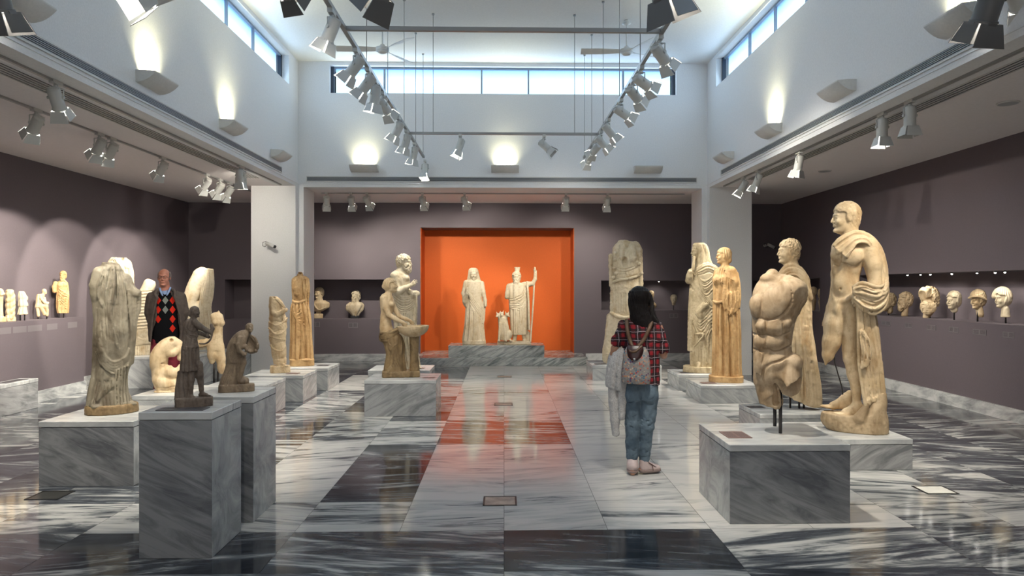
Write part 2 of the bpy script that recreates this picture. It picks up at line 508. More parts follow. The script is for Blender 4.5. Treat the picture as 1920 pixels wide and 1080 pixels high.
# ---- security cameras
def cctv(x, y, z, rz, label):
    r = empty('security_camera', (x, y, z), rz); tag(r, label, 'camera')
    bm = B(); tube(bm, (0, .001, 0), (0, -.03, 0), .03, n=16); obj('wall_plate', bm, M['white_paint'], r)
    bm = B(); tube(bm, (0, -.03, 0), (.03, -.12, -.01), .009); tube(bm, (.03,-.12,-.01), (.05,-.13,-.03), .012); obj('bracket', bm, M['grille'], r)
    bm = B(); tube(bm, (-.02, -.13, .02), (.13, -.15, -.045), .032, n=16); obj('camera_body', bm, M['white_paint'], r)
    bm = B(); tube(bm, (.13, -.15, -.045), (.155, -.153, -.056), .03, .026, n=16); obj('lens', bm, M['black'], r)
    bm = B(); polytube(bm, [(0,-.02,.02), (-.05,-.06,.05), (-.09,-.10,.03), (-.09,-.12,-.03), (-.04,-.13,-.05), (.0,-.13,-.01)], .004, 6); obj('cable', bm, M['black'], r)
cctv(-4.19, 12.5, 2.36, 0, 'small security camera with a looped cable on the left white column')
cctv(5.68, 15.0, 2.50, R(200-180), 'tiny security camera on the dark back wall right of the right column')

# ---- framed floor boxes
M['fbox'] = plain('floor_box_infill', (.30, .24, .20, 1), .4, nscale=8, namp=.5)
M['fbox_white'] = plain('floor_box_infill_pale', (.75, .73, .66, 1), .3, nscale=8, namp=.1)
M['fbox_dark'] = plain('floor_box_infill_dark', (.03, .03, .027, 1), .3, nscale=8, namp=.2)
def floorbox(x, y, mat, label, w=.25, h=.22):
    r = empty('floor_box', (x, y, 0)); tag(r, label, 'floor box')
    bm = B()
    for a in ((-w/2, w/2, -h/2, -h/2+.014), (-w/2, w/2, h/2-.014, h/2), (-w/2, -w/2+.014, -h/2, h/2), (w/2-.014, w/2, -h/2, h/2)):
        box(bm, *a, .0005, .004)
    obj('frame', bm, M['rod'], r)
    bm = B(); box(bm, -w/2+.014, w/2-.014, -h/2+.014, h/2-.014, .0005, .0025); obj('lid', bm, mat, r)
x, y = W(937.5, 5.18); floorbox(x, y, M['fbox'], 'black framed floor box in the middle of the floor, nearest the viewer')
x, y = W(944, 9.45); floorbox(x, y, M['fbox'], 'small framed floor box on the middle joint level with the bowl statue')
x, y = W(946, 12.35); floorbox(x, y, M['fbox'], 'farthest framed floor box, close to the step before the orange alcove')
x, y = W(1753, 5.46); floorbox(x, y, M['fbox_white'], 'framed floor box with a bright white lid, right of the big grey pedestal')
x, y = W(94, 5.32); floorbox(x, y, M['fbox_dark'], 'dark framed floor box below the left grey pedestal')

# ---- ceiling fans
def fan(x, y, blades, label):
    r = empty('ceiling_fan', (x, y, ZU)); tag(r, label, 'ceiling fan')
    bm = B(); tube(bm, (0,0,-.001), (0,0,-.05), .03, .07, n=20); tube(bm, (0,0,-.05), (0,0,-.07), .07, .02, n=20); obj('canopy', bm, M['white_paint'], r)
    bm = B(); tube(bm, (0,0,-.05), (0,0,-.45), .011); obj('rod', bm, M['white_paint'], r)
    bm = B(); tube(bm, (0,0,-.40), (0,0,-.45), .03, .06, n=20); tube(bm, (0,0,-.45), (0,0,-.50), .10, .10, n=24); tube(bm, (0,0,-.50), (0,0,-.53), .10, .05, n=24); obj('motor', bm, M['white_paint'], r)
    for a in blades:
        bm = B(); n = 8
        up = []; 
        for i in range(n+1):
            t_ = i/n; rr = .09 + .61*t_; hw = .022 + .045*min(1, t_*2.2)
            tw = .02
            up.append([(rr, -hw, -.47-tw), (rr, hw, -.47+tw)])
        vs = [[bm.verts.new(p) for p in q] for q in up]; vb = [[bm.verts.new((p[0], p[1], p[2]-.006)) for p in q] for q in up]
        for i in range(n):
            bm.faces.new((vs[i][0], vs[i+1][0], vs[i+1][1], vs[i][1])); bm.faces.new((vb[i][0], vb[i][1], vb[i+1][1], vb[i+1][0]))
            bm.faces.new((vs[i][0], vb[i][0], vb[i+1][0], vs[i+1][0])); bm.faces.new((vs[i][1], vs[i+1][1], vb[i+1][1], vb[i][1]))
        bm.faces.new((vs[0][0], vs[0][1], vb[0][1], vb[0][0])); bm.faces.new((vs[n][0], vb[n][0], vb[n][1], vs[n][1]))
        o = obj('blade', bm, M['white_paint'], r); o.rotation_euler = (0, 0, a)
fan(-1.85, 10.6, [R(182), R(-45), R(62)], 'white three-blade ceiling fan left of the middle, one blade towards the viewer')
fan(1.88, 10.6, [R(178), R(-62), R(28)], 'white three-blade ceiling fan right of the middle')
# ================================================================ TRACKS, SPOTLIGHTS, DAYLIGHT
def bar(name, label, pts_boxes, loc, cables=(), cat='light track'):
    r = empty(name, loc); tag(r, label, cat)
    bm = B()
    for b in pts_boxes: box(bm, *b)
    obj('rail', bm, M['track'], r)
    for (x, y, z0, z1) in cables:
        bm = B(); tube(bm, (x-loc[0], y-loc[1], z0-loc[2]), (x-loc[0], y-loc[1], z1-loc[2]), .0045, n=6)
        tube(bm, (x-loc[0], y-loc[1], z1-loc[2]-.001), (x-loc[0], y-loc[1], z1-loc[2]-.02), .02, n=10)
        obj('cable', bm, M['track'], r)
TZ = 3.88; TX = 1.42
Hs = .02
def yrail(x, y0, y1, z): return (x*0-.019, .019, -(y1-y0)/2, (y1-y0)/2, -.0, .036)
for s, nm in ((-1, 'left'), (1, 'right')):
    bar('suspended_track', 'long suspended light track running to the far wall on the %s of the hall' % nm,
        [(-.019, .019, -4.95, 4.95, 0, .036)], (s*TX, 7.35, TZ), [(s*TX, yy, TZ+.036, ZU) for yy in (7.2, 8.5, 9.9, 11.2, 12.2)])
def xbar(y, x0, x1, label, cables, dz=0):
    bar('suspended_track', label, [(-(x1-x0)/2, (x1-x0)/2, -.019, .019, 0, .036)], ((x0+x1)/2, y, TZ+dz), [(c, y, TZ+.036+dz, ZU) for c in cables])
xbar(6.2, -TX+.02, TX-.02, 'suspended cross track between the two long tracks, nearer the viewer', ())
xbar(10.4, -TX+.02, TX-.02, 'suspended cross track between the two long tracks, farther one over the bowl statue', (-1.06, 1.06))
xbar(4.45, -1.35, 1.35, 'short suspended cross track just above the top edge of the photo', ())
xbar(4.9, -3.70, 3.70, 'near suspended cross track spanning the hall above the top edge of the photo', (-2.4, 2.4), .038)
bar('ceiling_track', 'thin light track on the low ceiling of the left aisle', [(-.015, .015, -6, 6, -.022, -.001)], (-4.75, 8.0, ZA))
bar('ceiling_track', 'thin light track on the left aisle ceiling along the hall edge', [(-.015, .015, -5.8, 5.8, -.022, -.001)], (-3.93, 6.5, ZA))
bar('ceiling_track', 'thin light track on the right aisle ceiling along the hall edge', [(-.015, .015, -5.8, 5.8, -.022, -.001)], (3.93, 6.5, ZA))
bar('ceiling_track', 'thin light track across the ceiling of the rear bay', [(-3.5, 3.5, -.015, .015, -.022, -.001)], (0, 13.38, ZA))

M['fixture'] = plain('spotlight_housing', (.52, .52, .49, 1), .45)
M['fixture_grey'] = plain('spotlight_housing_grey', (.10, .095, .09, 1), .45)
M['lens_on'] = glow('lamp_lens', (1, .97, .90, 1), 150.0)
M['lens_off'] = plain('lamp_lens_off', (.4, .4, .4, 1), .2)
M['door_in'] = M['fixture']
_heads = {}
PW = 3.1
def head_meshes(grey):
    if grey in _heads: return _heads[grey]
    mat = M['fixture_grey'] if grey else M['fixture']
    def mk(name, bm, mt, smooth=False):
        me = bpy.data.meshes.new(name); bmesh.ops.recalc_face_normals(bm, faces=bm.faces); bm.to_mesh(me); bm.free(); me.materials.append(mt); return me
    H = {}
    bm = B(); box(bm, -.022, .022, -.065, .065, -.035, 0); tube(bm, (0, 0, -.035), (0, 0, -.06), .018, n=12)
    H['adapter'] = mk('adapter', bm, mat)
    bm = B(); tube(bm, (0, 0, -.055), (0, 0, -.068), .028, n=12)
    for s in (-1, 1):
        polytube(bm, [(s*.02, 0, -.064), (s*.062, 0, -.075), (s*.062, 0, -.15)], .006, 6)
        tube(bm, (s*.056, 0, -.15), (s*.07, 0, -.15), .014, n=10)
    H['yoke'] = mk('yoke', bm, mat)
    bm = B()
    tube(bm, (0,0,.090), (0,0,.072), .035, .0545, n=24); tube(bm, (0,0,.0725), (0,0,-.0955), .054, n=24, caps=False)
    tube(bm, (0,0,-.095), (0,0,-.097), .0535, .060, n=24, caps=False); tube(bm, (0,0,-.097), (0,0,-.108), .060, n=24, caps=False); 
    for a in range(4): box(bm, -.05, .05, -.003+a*.0, .003, .083, .095) if a == 0 else None
    H['lamp_head'] = mk('lamp_head', bm, mat)
    bm = B(); tube(bm, (0,0,-.088), (0,0,-.092), .047, n=24); H['lens_on'] = mk('lens', bm, M['lens_on'])
    bm = B(); tube(bm, (0,0,-.088), (0,0,-.092), .047, n=24); H['lens_off'] = mk('lens', bm, M['lens_off'])
    # one barn door hinged along the +Y rim
    bm = B()
    def door(bm, wa, wb, L, out):
        p = [(-wa, .056, -.108), (wa, .056, -.108), (wb, .056+out, -.108-L), (-wb, .056+out, -.108-L)]
        a = [bm.verts.new(q) for q in p]; b = [bm.verts.new((q[0], q[1]+.003, q[2]+.001)) for q in p]
        bm.faces.new(a); bm.faces.new(b[::-1])
        for i in range(4): j = (i+1) % 4; bm.faces.new((a[i], b[i], b[j], a[j]))
        box(bm, -.02, .02, .052, .062, -.116, -.104)
    door(bm, .054, .078, .100, .026); H['door_big'] = mk('barn_door', bm, mat)
    bm = B(); door(bm, .048, .064, .088, .024); H['door_small'] = mk('barn_door', bm, mat)
    _heads[grey] = H; return H

M_LIST = []
def spot(mount, aim, label, on=True, scale=1.0, power=60, cone=60, grey=False, group=None, col=(1, .93, .80), yaw=None, blend=.7):
    H = head_meshes(grey)
    aim = Vector(aim).normalized()
    r = empty('spotlight', mount); r.scale = (scale,)*3
    tag(r, label, 'spotlight', group)
    az = math.atan2(aim.y, aim.x) + PI/2 if yaw is None else yaw
    def add(nm, par, name=None):
        o = bpy.data.objects.new(name or nm, H[nm]); COL.objects.link(o); o.parent = par; return o
    add('adapter', r)
    yk = add('yoke', r); yk.rotation_euler = (0, 0, az)
    h = add('lamp_head', r); h.location = (0, 0, -.15)
    h.rotation_mode = 'QUATERNION'
    q = aim.to_track_quat('-Z', 'Y'); h.rotation_quaternion = q
    add('lens_on' if on else 'lens_off', h, 'lens')
    for k in range(4):
        d = add('door_big' if k % 2 == 0 else 'door_small', h, 'barn_door'); d.rotation_euler = (0, 0, k*PI/2)
    if on and power > 0:
        ld = bpy.data.lights.new('spot_lamp', 'SPOT'); ld.energy = power*PW; ld.spot_size = R(cone); ld.spot_blend = blend
        ld.shadow_soft_size = .035; ld.color = col
        lo = bpy.data.objects.new('spot_lamp', ld); COL.objects.link(lo); lo.parent = h; lo.location = (0, 0, -.10)
    return r

CY, SY = math.cos(YAW), math.sin(YAW)
def cam_xd(x, y): return x*CY - y*SY, x*SY + y*CY
def aimed(mount, px, sgn, scale=1.0):
    """direction from the pivot to the barn doors, doors seen at px=(u,v)"""
    xr, D = cam_xd(mount[0], mount[1]); pz = mount[2]-.15*scale
    L = .17*scale
    dx = (px[0]-PX0)*D/F - xr; dz = CH - (px[1]-PY0)*D/F - pz
    r2 = L*L - dx*dx - dz*dz
    dy = sgn*math.sqrt(max(r2, (.15*L)**2))
    return Vector((dx*CY + dy*SY, -dx*SY + dy*CY, dz))

SP = 'spotlights on the tracks'
ti = 0
def on_y(x, z, mpx, dpx, sgn, label, to=None, **k):
    q = (mpx-PX0)/F; D_ = x/(q*CY+SY); D = D_*CY - q*D_*SY
    m = (x, D, z); a = aimed(m, dpx, sgn, k.get('scale', 1))
    if to is not None: a = Vector(to(D)) - Vector((x, D, z-.15))
    spot(m, a, label, **k)
def on_x(y, z, mpx, dpx, sgn, label, to=None, **k):
    q = (mpx-PX0)/F; D_ = y/(CY-q*SY)
    m = (q*D_*CY + D_*SY, y, z); a = aimed(m, dpx, sgn, k.get('scale', 1))
    if to is not None: a = Vector(to) - Vector((m[0], y, z-.15))
    spot(m, a, label, **k)

# suspended left track
L = [(622,(604,92),1), (668,(645,150),1), (690,(668,182),1), (704,(699,206),1), (718,(729,214),1), (747,(735,262),1), (762,(755,284),1), (777,(772,306),1), (797,(796,333),-1)]
nm = ['nearest the viewer of the small ones', 'second', 'third', 'fourth', 'fifth', 'sixth', 'seventh', 'eighth', 'last at its far end, pointing straight down']
for (m, d, s), n in zip(L, nm):
    on_y(-TX, TZ, m, d, s, 'spotlight on the left suspended track, %s%s' % (n, '' if 'last' in n or 'near' in n else ' from the viewer'), power=60)
Rr = [(1237,(1259,122),1), (1202,(1227,165),1), (1187,(1206,190),1), (1164,(1186,222),1), (1141,(1157,262),1), (1127,(1143,281),1), (1118,(1126,303),1), (1106,(1114,305),1)]
nm = ['nearest the viewer of the small ones', 'second', 'third', 'fourth', 'fifth', 'sixth', 'seventh', 'last at its far end']
for (m, d, s), n in zip(Rr, nm):
    on_y(TX, TZ, m, d, s, 'spotlight on the right suspended track, %s%s' % (n, '' if 'last' in n or 'near' in n else ' from the viewer'), power=(130 if 'last' in n or n == 'seventh' else 60), cone=(34 if 'last' in n or n == 'seventh' else 60), to=(lambda y: (.25, 14.6, 1.45)) if 'last' in n else (lambda y: (-.6, 14.6, 1.5)) if n == 'seventh' else None)
on_x(10.4, TZ, 863, (856, 292), -1, 'spotlight hanging from the far cross track, left of the two', power=60, cone=45)
on_x(10.4, TZ, 1020, (1037, 288), -1, 'spotlight hanging from the far cross track, right of the two', on=False)
# near cross track, larger lanterns seen from below
BIG = 1.55
spot((-3.55, 4.9, TZ+.038), (.05, .35, -.9), 'large spotlight cut by the top left corner of the photo', scale=BIG, power=120, grey=True)
spot((-2.36, 4.9, TZ+.038), (-.50, -.60, -.55), 'large glaring spotlight at the top edge of the photo, near the left', scale=BIG, power=60)
spot((-1.56, 4.9, TZ+.038), (.3, .8, -.6), 'grey spotlight almost out of the photo at the top, left of the long left track', scale=1.1, power=80, grey=True)
spot((-.72, 4.45, TZ), (-.50, .30, -.62), 'large grey spotlight with broad barn doors before the left suspended track', scale=1.6, power=35, grey=True)
spot((1.00, 4.45, TZ), (.86, .55, -2.3), 'large grey spotlight with broad barn doors before the right suspended track', scale=1.6, power=95, grey=True)
spot((3.50, 4.9, TZ+.038), (-.10, 1.0, -2.0), 'large spotlight hanging down at the top right of the photo, lit doors below', scale=1.6, power=90, grey=True)
spot((3.68, 4.9, TZ+.038), (.5, .4, -.4), 'spotlight cut by the top right corner of the photo', scale=1.3, power=60)
spot((1.1, 2.6, TZ+.038), (.35, .75, -.95), 'added unseen spotlight above and behind the viewer, aimed at the front right torso', scale=1.0, power=14, cone=50)  # three unseen spots added behind the viewer to light the near statues
spot((-1.2, 2.6, TZ+.038), (-.5, .9, -1.0), 'added unseen spotlight above and behind the viewer, aimed at the near left statues', scale=1.0, power=22, cone=60)
spot((2.6, 2.6, TZ+.038), (.35, 1.1, -.9), 'added unseen spotlight above and behind the viewer, aimed at the tall nude man', scale=1.0, power=14, cone=50)
xbar(2.6, -3.70, 3.70, 'suspended cross track over the place of the viewer, for the added spotlights', (-2.4, 2.4), .038)  # out of view, carries the added spots
# left aisle: outer track
La = [(68,(52,262),1),(187,(172,296),1),(210,(204,300),1),(305,(292,330),1),(388,(374,358),1),(413,(402,368),1),(431,(425,377),1)]
nm = ['leftmost', 'second from the left', 'third from the left', 'fourth from the left', 'fifth from the left', 'sixth from the left', 'seventh from the left']
for (m, d, s), n in zip(La, nm):
    on_y(-4.75, ZA, m, d, s, 'spotlight on the outer track of the left aisle, %s' % n, power=(150 if m < 400 else 42), cone=57, blend=.25, to=lambda y: (-6.75, y+1.3, 1.2))
on_y(-3.93, ZA, 105, (102, 212), 1, 'spotlight pointing down beside the left hall edge, nearest the viewer', power=60)
on_y(-3.93, ZA, 450, (450, 356), 1, 'spotlight pointing down beside the left hall edge, above the man', power=80)
on_y(-3.93, ZA, 453, (452, 385), 1, 'spotlight just below and behind another one, at the left column', power=30, cone=90, to=lambda y: (-5.9, 15.0, 1.7))
# right aisle
Ra = [(1855,(1858,96),1),(1706,(1702,240),1),(1654,(1656,262),-1),(1498,(1495,328),1),(1421,(1415,356),1),(1394,(1384,366),1)]
nm = ['nearest the viewer', 'second, unlit, from the viewer', 'third from the viewer, glowing below', 'fourth from the viewer', 'fifth from the viewer', 'farthest, next to the right column']
for i, ((m, d, s), n) in enumerate(zip(Ra, nm)):
    if i == 0: continue
    kw = dict(to=lambda y: (3.93, y+.02, 0)) if i in (1, 2) else {}
    on_y(3.93, ZA, m, d, s, 'spotlight on the right aisle track, %s' % n, power=90, on=(i != 1), **kw)
# rear bay
TO = [(-3.9, 15, 1.6), (-2.9, 15, 1.6), (-2.2, 15, 2.0), (-1.2, 15.7, 1.7), (-.15, 15.7, 1.9), (1.2, 15.7, 1.6), (2.0, 14.9, 1.7)]
for i, (m, d, s, n, on) in enumerate(((613,(617,387),1,'leftmost',1),(658,(658,387),1,'second from the left',1),(688,(700,383),1,'third from the left, tilted',1),
                   (792,(797,386),-1,'fourth from the left',1),(871,(875,388),1,'fifth from the left, before the alcove',1),
                   (1061,(1053,386),1,'second from the right',1),(1139,(1129,383),1,'rightmost',1))):
    on_x(13.38, ZA, m, d, s, 'spotlight on the rear bay ceiling, %s' % n, power=(30 if 3 <= i <= 5 else 36), cone=85, to=TO[i])

# daylight through the clerestory
def area(name, loc, rot, sx, sy, e, col, spread=180, parent=None):
    ld = bpy.data.lights.new(name, 'AREA'); ld.shape = 'RECTANGLE'; ld.size = sx; ld.size_y = sy
    ld.energy = e; ld.color = col; ld.spread = R(spread)
    lo = bpy.data.objects.new(name, ld); COL.objects.link(lo); lo.location = loc; lo.rotation_euler = rot
    if parent: lo.parent = parent
    return lo
SKY = (.52, .74, 1.0)
area('daylight_fill', (0, 12.72, 5.37), (R(-90), 0, 0), 6.2, .46, 30, SKY)
area('daylight_fill', (-WX-.05, 5.6, 5.37), (R(68), 0, R(-90)), 12.8, .46, 70, SKY)
area('daylight_fill', (WX+.05, 5.6, 5.37), (R(68), 0, R(90)), 12.8, .46, 70, SKY)
# unseen fill light added behind the viewer, before the closed front wall
area('daylight_fill', (0, YF+.1, 2.2), (R(90), 0, 0), 6.5, 3.6, 85, (1.0, .92, .84))

# ---- tiny lamps along the top edges of the wall niches
def niche_lamp(x, y, z, tgt, label, e=5):
    r = empty('niche_lamp', (x, y, z)); tag(r, label, 'niche lamp', 'tiny lamps along the niche edges' if 0 else None)
    bm = B(); tube(bm, (0, 0, 0), (0, 0, -.02), .014, .016, n=12); obj('housing', bm, M['rod'], r)
    bm = B(); bmesh.ops.create_icosphere(bm, subdivisions=2, radius=.011, matrix=Matrix.Translation((0, 0, -.022))); obj('bulb', bm, M['lens_on2'], r)
    ld = bpy.data.lights.new('niche_light', 'SPOT'); ld.energy = e; ld.spot_size = R(95); ld.spot_blend = .8; ld.shadow_soft_size = .012; ld.color = (1, .95, .85)
    lo = bpy.data.objects.new('niche_light', ld); COL.objects.link(lo); lo.parent = r; lo.location = (0, 0, -.036)
    d = Vector(tgt)-Vector((x, y, z)); lo.rotation_euler = d.to_track_quat('-Z', 'Y').to_euler()
M['lens_on2'] = glow('tiny_lamp', (1, .97, .9, 1), 40)
nms = ['leftmost', 'second', 'third', 'fourth', 'fifth', 'sixth', 'rightmost']
for u, n in zip((1710, 1735, 1754, 1795, 1844, 1879, 1898), nms):
    y = 6.09*F/(u-945); niche_lamp(6.10, y, 1.80, (6.5, y, 1.25), 'tiny lamp on the upper edge of the right wall niche, %s' % n, 9)
niche_lamp((1237-945)*15.05/F, 15.06, 1.74, ((1237-945)*15.05/F, 15.5, 1.2), 'tiny lamp on the upper edge of the right rear niche', 9)
niche_lamp(4.4, 15.06, 1.74, (4.3, 15.5, 1.2), 'tiny lamp in the right rear niche, hidden by the veiled woman', 6)
niche_lamp(6.10, 14.1, 1.77, (6.5, 14.0, 1.2), 'tiny lamp in the far right niche above two small busts', 8)
# ================================================================ PEDESTALS
PED = {}
def pedestal(key, x0, x1, y0, y1, h, mat, label, plaq=None, cap=.045, name='pedestal', rz=0):
    cx, cy = (x0+x1)/2, (y0+y1)/2
    cx, cy = W(945 + F*cx/cy, cy)
    r = empty(name, (cx, cy, 0), rz); tag(r, label, 'pedestal')
    a, b = (x1-x0)/2, (y1-y0)/2
    bm = B(); box(bm, -a+.002, a-.002, -b+.002, b-.002, 0, h-cap-.003)
    o = bevel(obj('base_block', bm, M[mat], r), .003, 1)
    if mat == 'ped0':                      # the side faces take a paler marble
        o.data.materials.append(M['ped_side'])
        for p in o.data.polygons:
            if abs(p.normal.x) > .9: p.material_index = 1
    bm = B(); box(bm, -a, a, -b, b, h-cap, h); bevel(obj('top_slab', bm, M['ped_top'] if mat != 'step' else M[mat], r), .003, 1)
    if plaq:
        px, py, w, d, mm = plaq
        z = h+.001
        plate('caption_plate', M[mm], [(px-w/2, py-d/2, z), (px+w/2, py-d/2, z), (px+w/2, py+d/2, z), (px-w/2, py+d/2, z)], parent=r)
    PED[key] = (cx, cy, h)
    return r
pedestal('P1', -2.15, -1.72, 4.08, 4.54, .862, 'ped0', 'tall dark grey marble pedestal nearest the viewer, under the small dark huntress', (.0, -.13, .28, .10, 'plaque_dark'), rz=R(0))
pedestal('P2', -2.20, -1.70, 4.70, 5.17, .855, 'ped0', 'tall grey marble pedestal partly hidden behind the nearest one, under the small crouching dark figure')
pedestal('P3', -3.73, -2.975, 5.56, 6.32, .52, 'ped0', 'wide grey marble pedestal under the tall headless draped statue on the left')
pedestal('P4', -3.93, -3.12, 7.33, 8.12, .45, 'ped2', 'low pale marble pedestal under the kneeling headless nude')
pedestal('P5', -3.62, -2.90, 8.45, 9.2, .40, 'ped2', 'low pale marble pedestal under the small nude torso on rods')
pedestal('P6', -6.38, -4.95, 10.9, 11.8, .50, 'ped2', 'long marble block by the left wall behind the man')
pedestal('P6b', -5.35, -4.53, 12.05, 12.42, .50, 'ped2', 'marble block beside the left column under the leaning torso with hanging cloth')
pedestal('P7', -3.60, -2.79, 9.62, 10.33, .37, 'ped2', 'low marble pedestal under the wrapped mummy-like statue', (.2, -.13, .17, .12, 'plaque_red'))
pedestal('P8', -3.45, -2.72, 10.70, 11.45, .345, 'ped2', 'low marble pedestal under the armless draped statue beside the left column', (.2, 0, .18, .16, 'plaque_dark'))
pedestal('P9', -1.725, -.84, 8.56, 9.25, .448, 'ped1', 'square grey marble pedestal under the half-nude woman with the bowl', (.33, -.12, .15, .12, 'plaque_red'))
pedestal('P10', -2.02, -1.10, 10.3, 11.0, .36, 'ped2', 'low white marble pedestal behind the bowl statue, under the bearded man', (.28, -.1, .15, .12, 'plaque_red'))
pedestal('P11', 1.51, 2.70, 11.85, 12.75, .255, 'ped2', 'low wide pale pedestal under the armoured torso in front of the rear opening', (-.42, -.2, .2, .15, 'plaque_dark'))
pedestal('P12', 2.69, 3.50, 10.68, 11.42, .247, 'ped2', 'low pale pedestal under the tall veiled woman', (-.22, -.1, .2, .15, 'plaque_dark'))
pedestal('P13', 2.70, 3.52, 9.52, 10.3, .248, 'ped2', 'low pale pedestal under the woman in the long pleated robe', (-.24, -.15, .2, .15, 'plaque_red'))
pedestal('P14', 2.71, 3.50, 7.35, 8.02, .25, 'ped2', 'low pale pedestal on rods under the cloaked man behind the big torso', (-.28, .1, .17, .14, 'plaque_dark'))
pedestal('P15', 2.74, 3.575, 6.05, 6.85, .269, 'ped1', 'low marble pedestal under the tall nude man with the cloak')
pedestal('P16', 1.52, 2.345, 4.68, 5.42, .535, 'ped0', 'big square grey marble pedestal at the front right, under the headless male torso', (-.27, -.06, .17, .22, 'plaque_red'))
pedestal('P17', -6.42, -6.18, 8.0, 9.2, .39, 'ped1', 'low marble block against the left wall case, cut by the left edge of the photo', (0, .3, .12, .4, 'plaque_dark'))
# double block in the alcove
r = pedestal('PA', -1.14, .83, 14.2, 14.92, .40, 'step', 'wide veined marble block on the step carrying the pair before the orange alcove', cap=.03)
r.location.z = 0; 
for ch in r.children:
    if ch.name.startswith('base_block'):
        for v in ch.data.vertices:
            if v.co.z < .1: v.co.z = .16
# caption plates on the wall cases ------------------------------------------------
def wall_plate(pts, mat, label):
    c = sum((Vector(p) for p in pts), Vector())/4
    o = plate('caption_plate', mat, [Vector(p)-c for p in pts]); o.location = c
    tag(o, label, 'caption plate')
lb = ['leftmost', 'second from the left', 'middle', 'fourth from the left', 'rightmost']
for i, (u0, u1, zt, zb) in enumerate([(10, 36, 1.075, .99), (39, 64, 1.075, .99), (66, 92, 1.075, .99), (101, 120, 1.075, .99), (139, 156, 1.075, .99)]):
    y0, y1 = (-6.45*F/(u0-945), -6.45*F/(u1-945))
    wall_plate([(-6.449, y0, zb), (-6.449, y1, zb), (-6.449, y1, zt), (-6.449, y0, zt)][::-1] if 0 else [(-6.449, y1, zb), (-6.449, y0, zb), (-6.449, y0, zt), (-6.449, y1, zt)][::1], M['plaque'], 'grey caption plate on the left wall case, %s of the five' % lb[i])
lb = ['half hidden by the cloaked nude', 'second from the left', 'third from the left', 'fourth from the left', 'fifth from the left', 'widest, sixth', 'rightmost']
for i, (u0, u1) in enumerate([(1632, 1644), (1662, 1679), (1707, 1720), (1749, 1766), (1792, 1810), (1838, 1864), (1896, 1918)]):
    y0, y1 = (6.05*F/(u0-945), 6.05*F/(u1-945))
    wall_plate([(6.049, y0, .99), (6.049, y1, .99), (6.049, y1, 1.06), (6.049, y0, 1.06)], M['plaque'], 'caption plate under the right wall niche, %s' % lb[i])
for (u0, u1, z0, z1, l) in ((587, 602, .74, .85, 'caption plate on the back wall under the bust in armour'), (655, 672, .72, .83, 'caption plate on the back wall under the bearded bust'),
                            (1257, 1273, .93, 1.02, 'caption plate on the back wall under the small white head')):
    x0, x1 = (u0-945)*15/F, (u1-945)*15/F
    wall_plate([(x0, 14.999, z0), (x1, 14.999, z0), (x1, 14.999, z1), (x0, 14.999, z1)], M['plaque'], l)
# ================================================================ SCULPTING: smooth-blended volumes -> mesh
NR = np.random.RandomState(5)
_LAT = NR.rand(32, 32, 32).astype(np.float32)
def vnoise(X, Y, Z):
    xi = np.floor(X).astype(np.int32); yi = np.floor(Y).astype(np.int32); zi = np.floor(Z).astype(np.int32)
    fx = X-xi; fy = Y-yi; fz = Z-zi
    fx = fx*fx*(3-2*fx); fy = fy*fy*(3-2*fy); fz = fz*fz*(3-2*fz)
    x0 = xi & 31; x1 = (xi+1) & 31; y0 = yi & 31; y1 = (yi+1) & 31; z0 = zi & 31; z1 = (zi+1) & 31
    L = _LAT
    a = L[x0,y0,z0]*(1-fx)+L[x1,y0,z0]*fx; b = L[x0,y1,z0]*(1-fx)+L[x1,y1,z0]*fx
    c = L[x0,y0,z1]*(1-fx)+L[x1,y0,z1]*fx; d = L[x0,y1,z1]*(1-fx)+L[x1,y1,z1]*fx
    return ((a*(1-fy)+b*fy)*(1-fz) + (c*(1-fy)+d*fy)*fz)*2-1

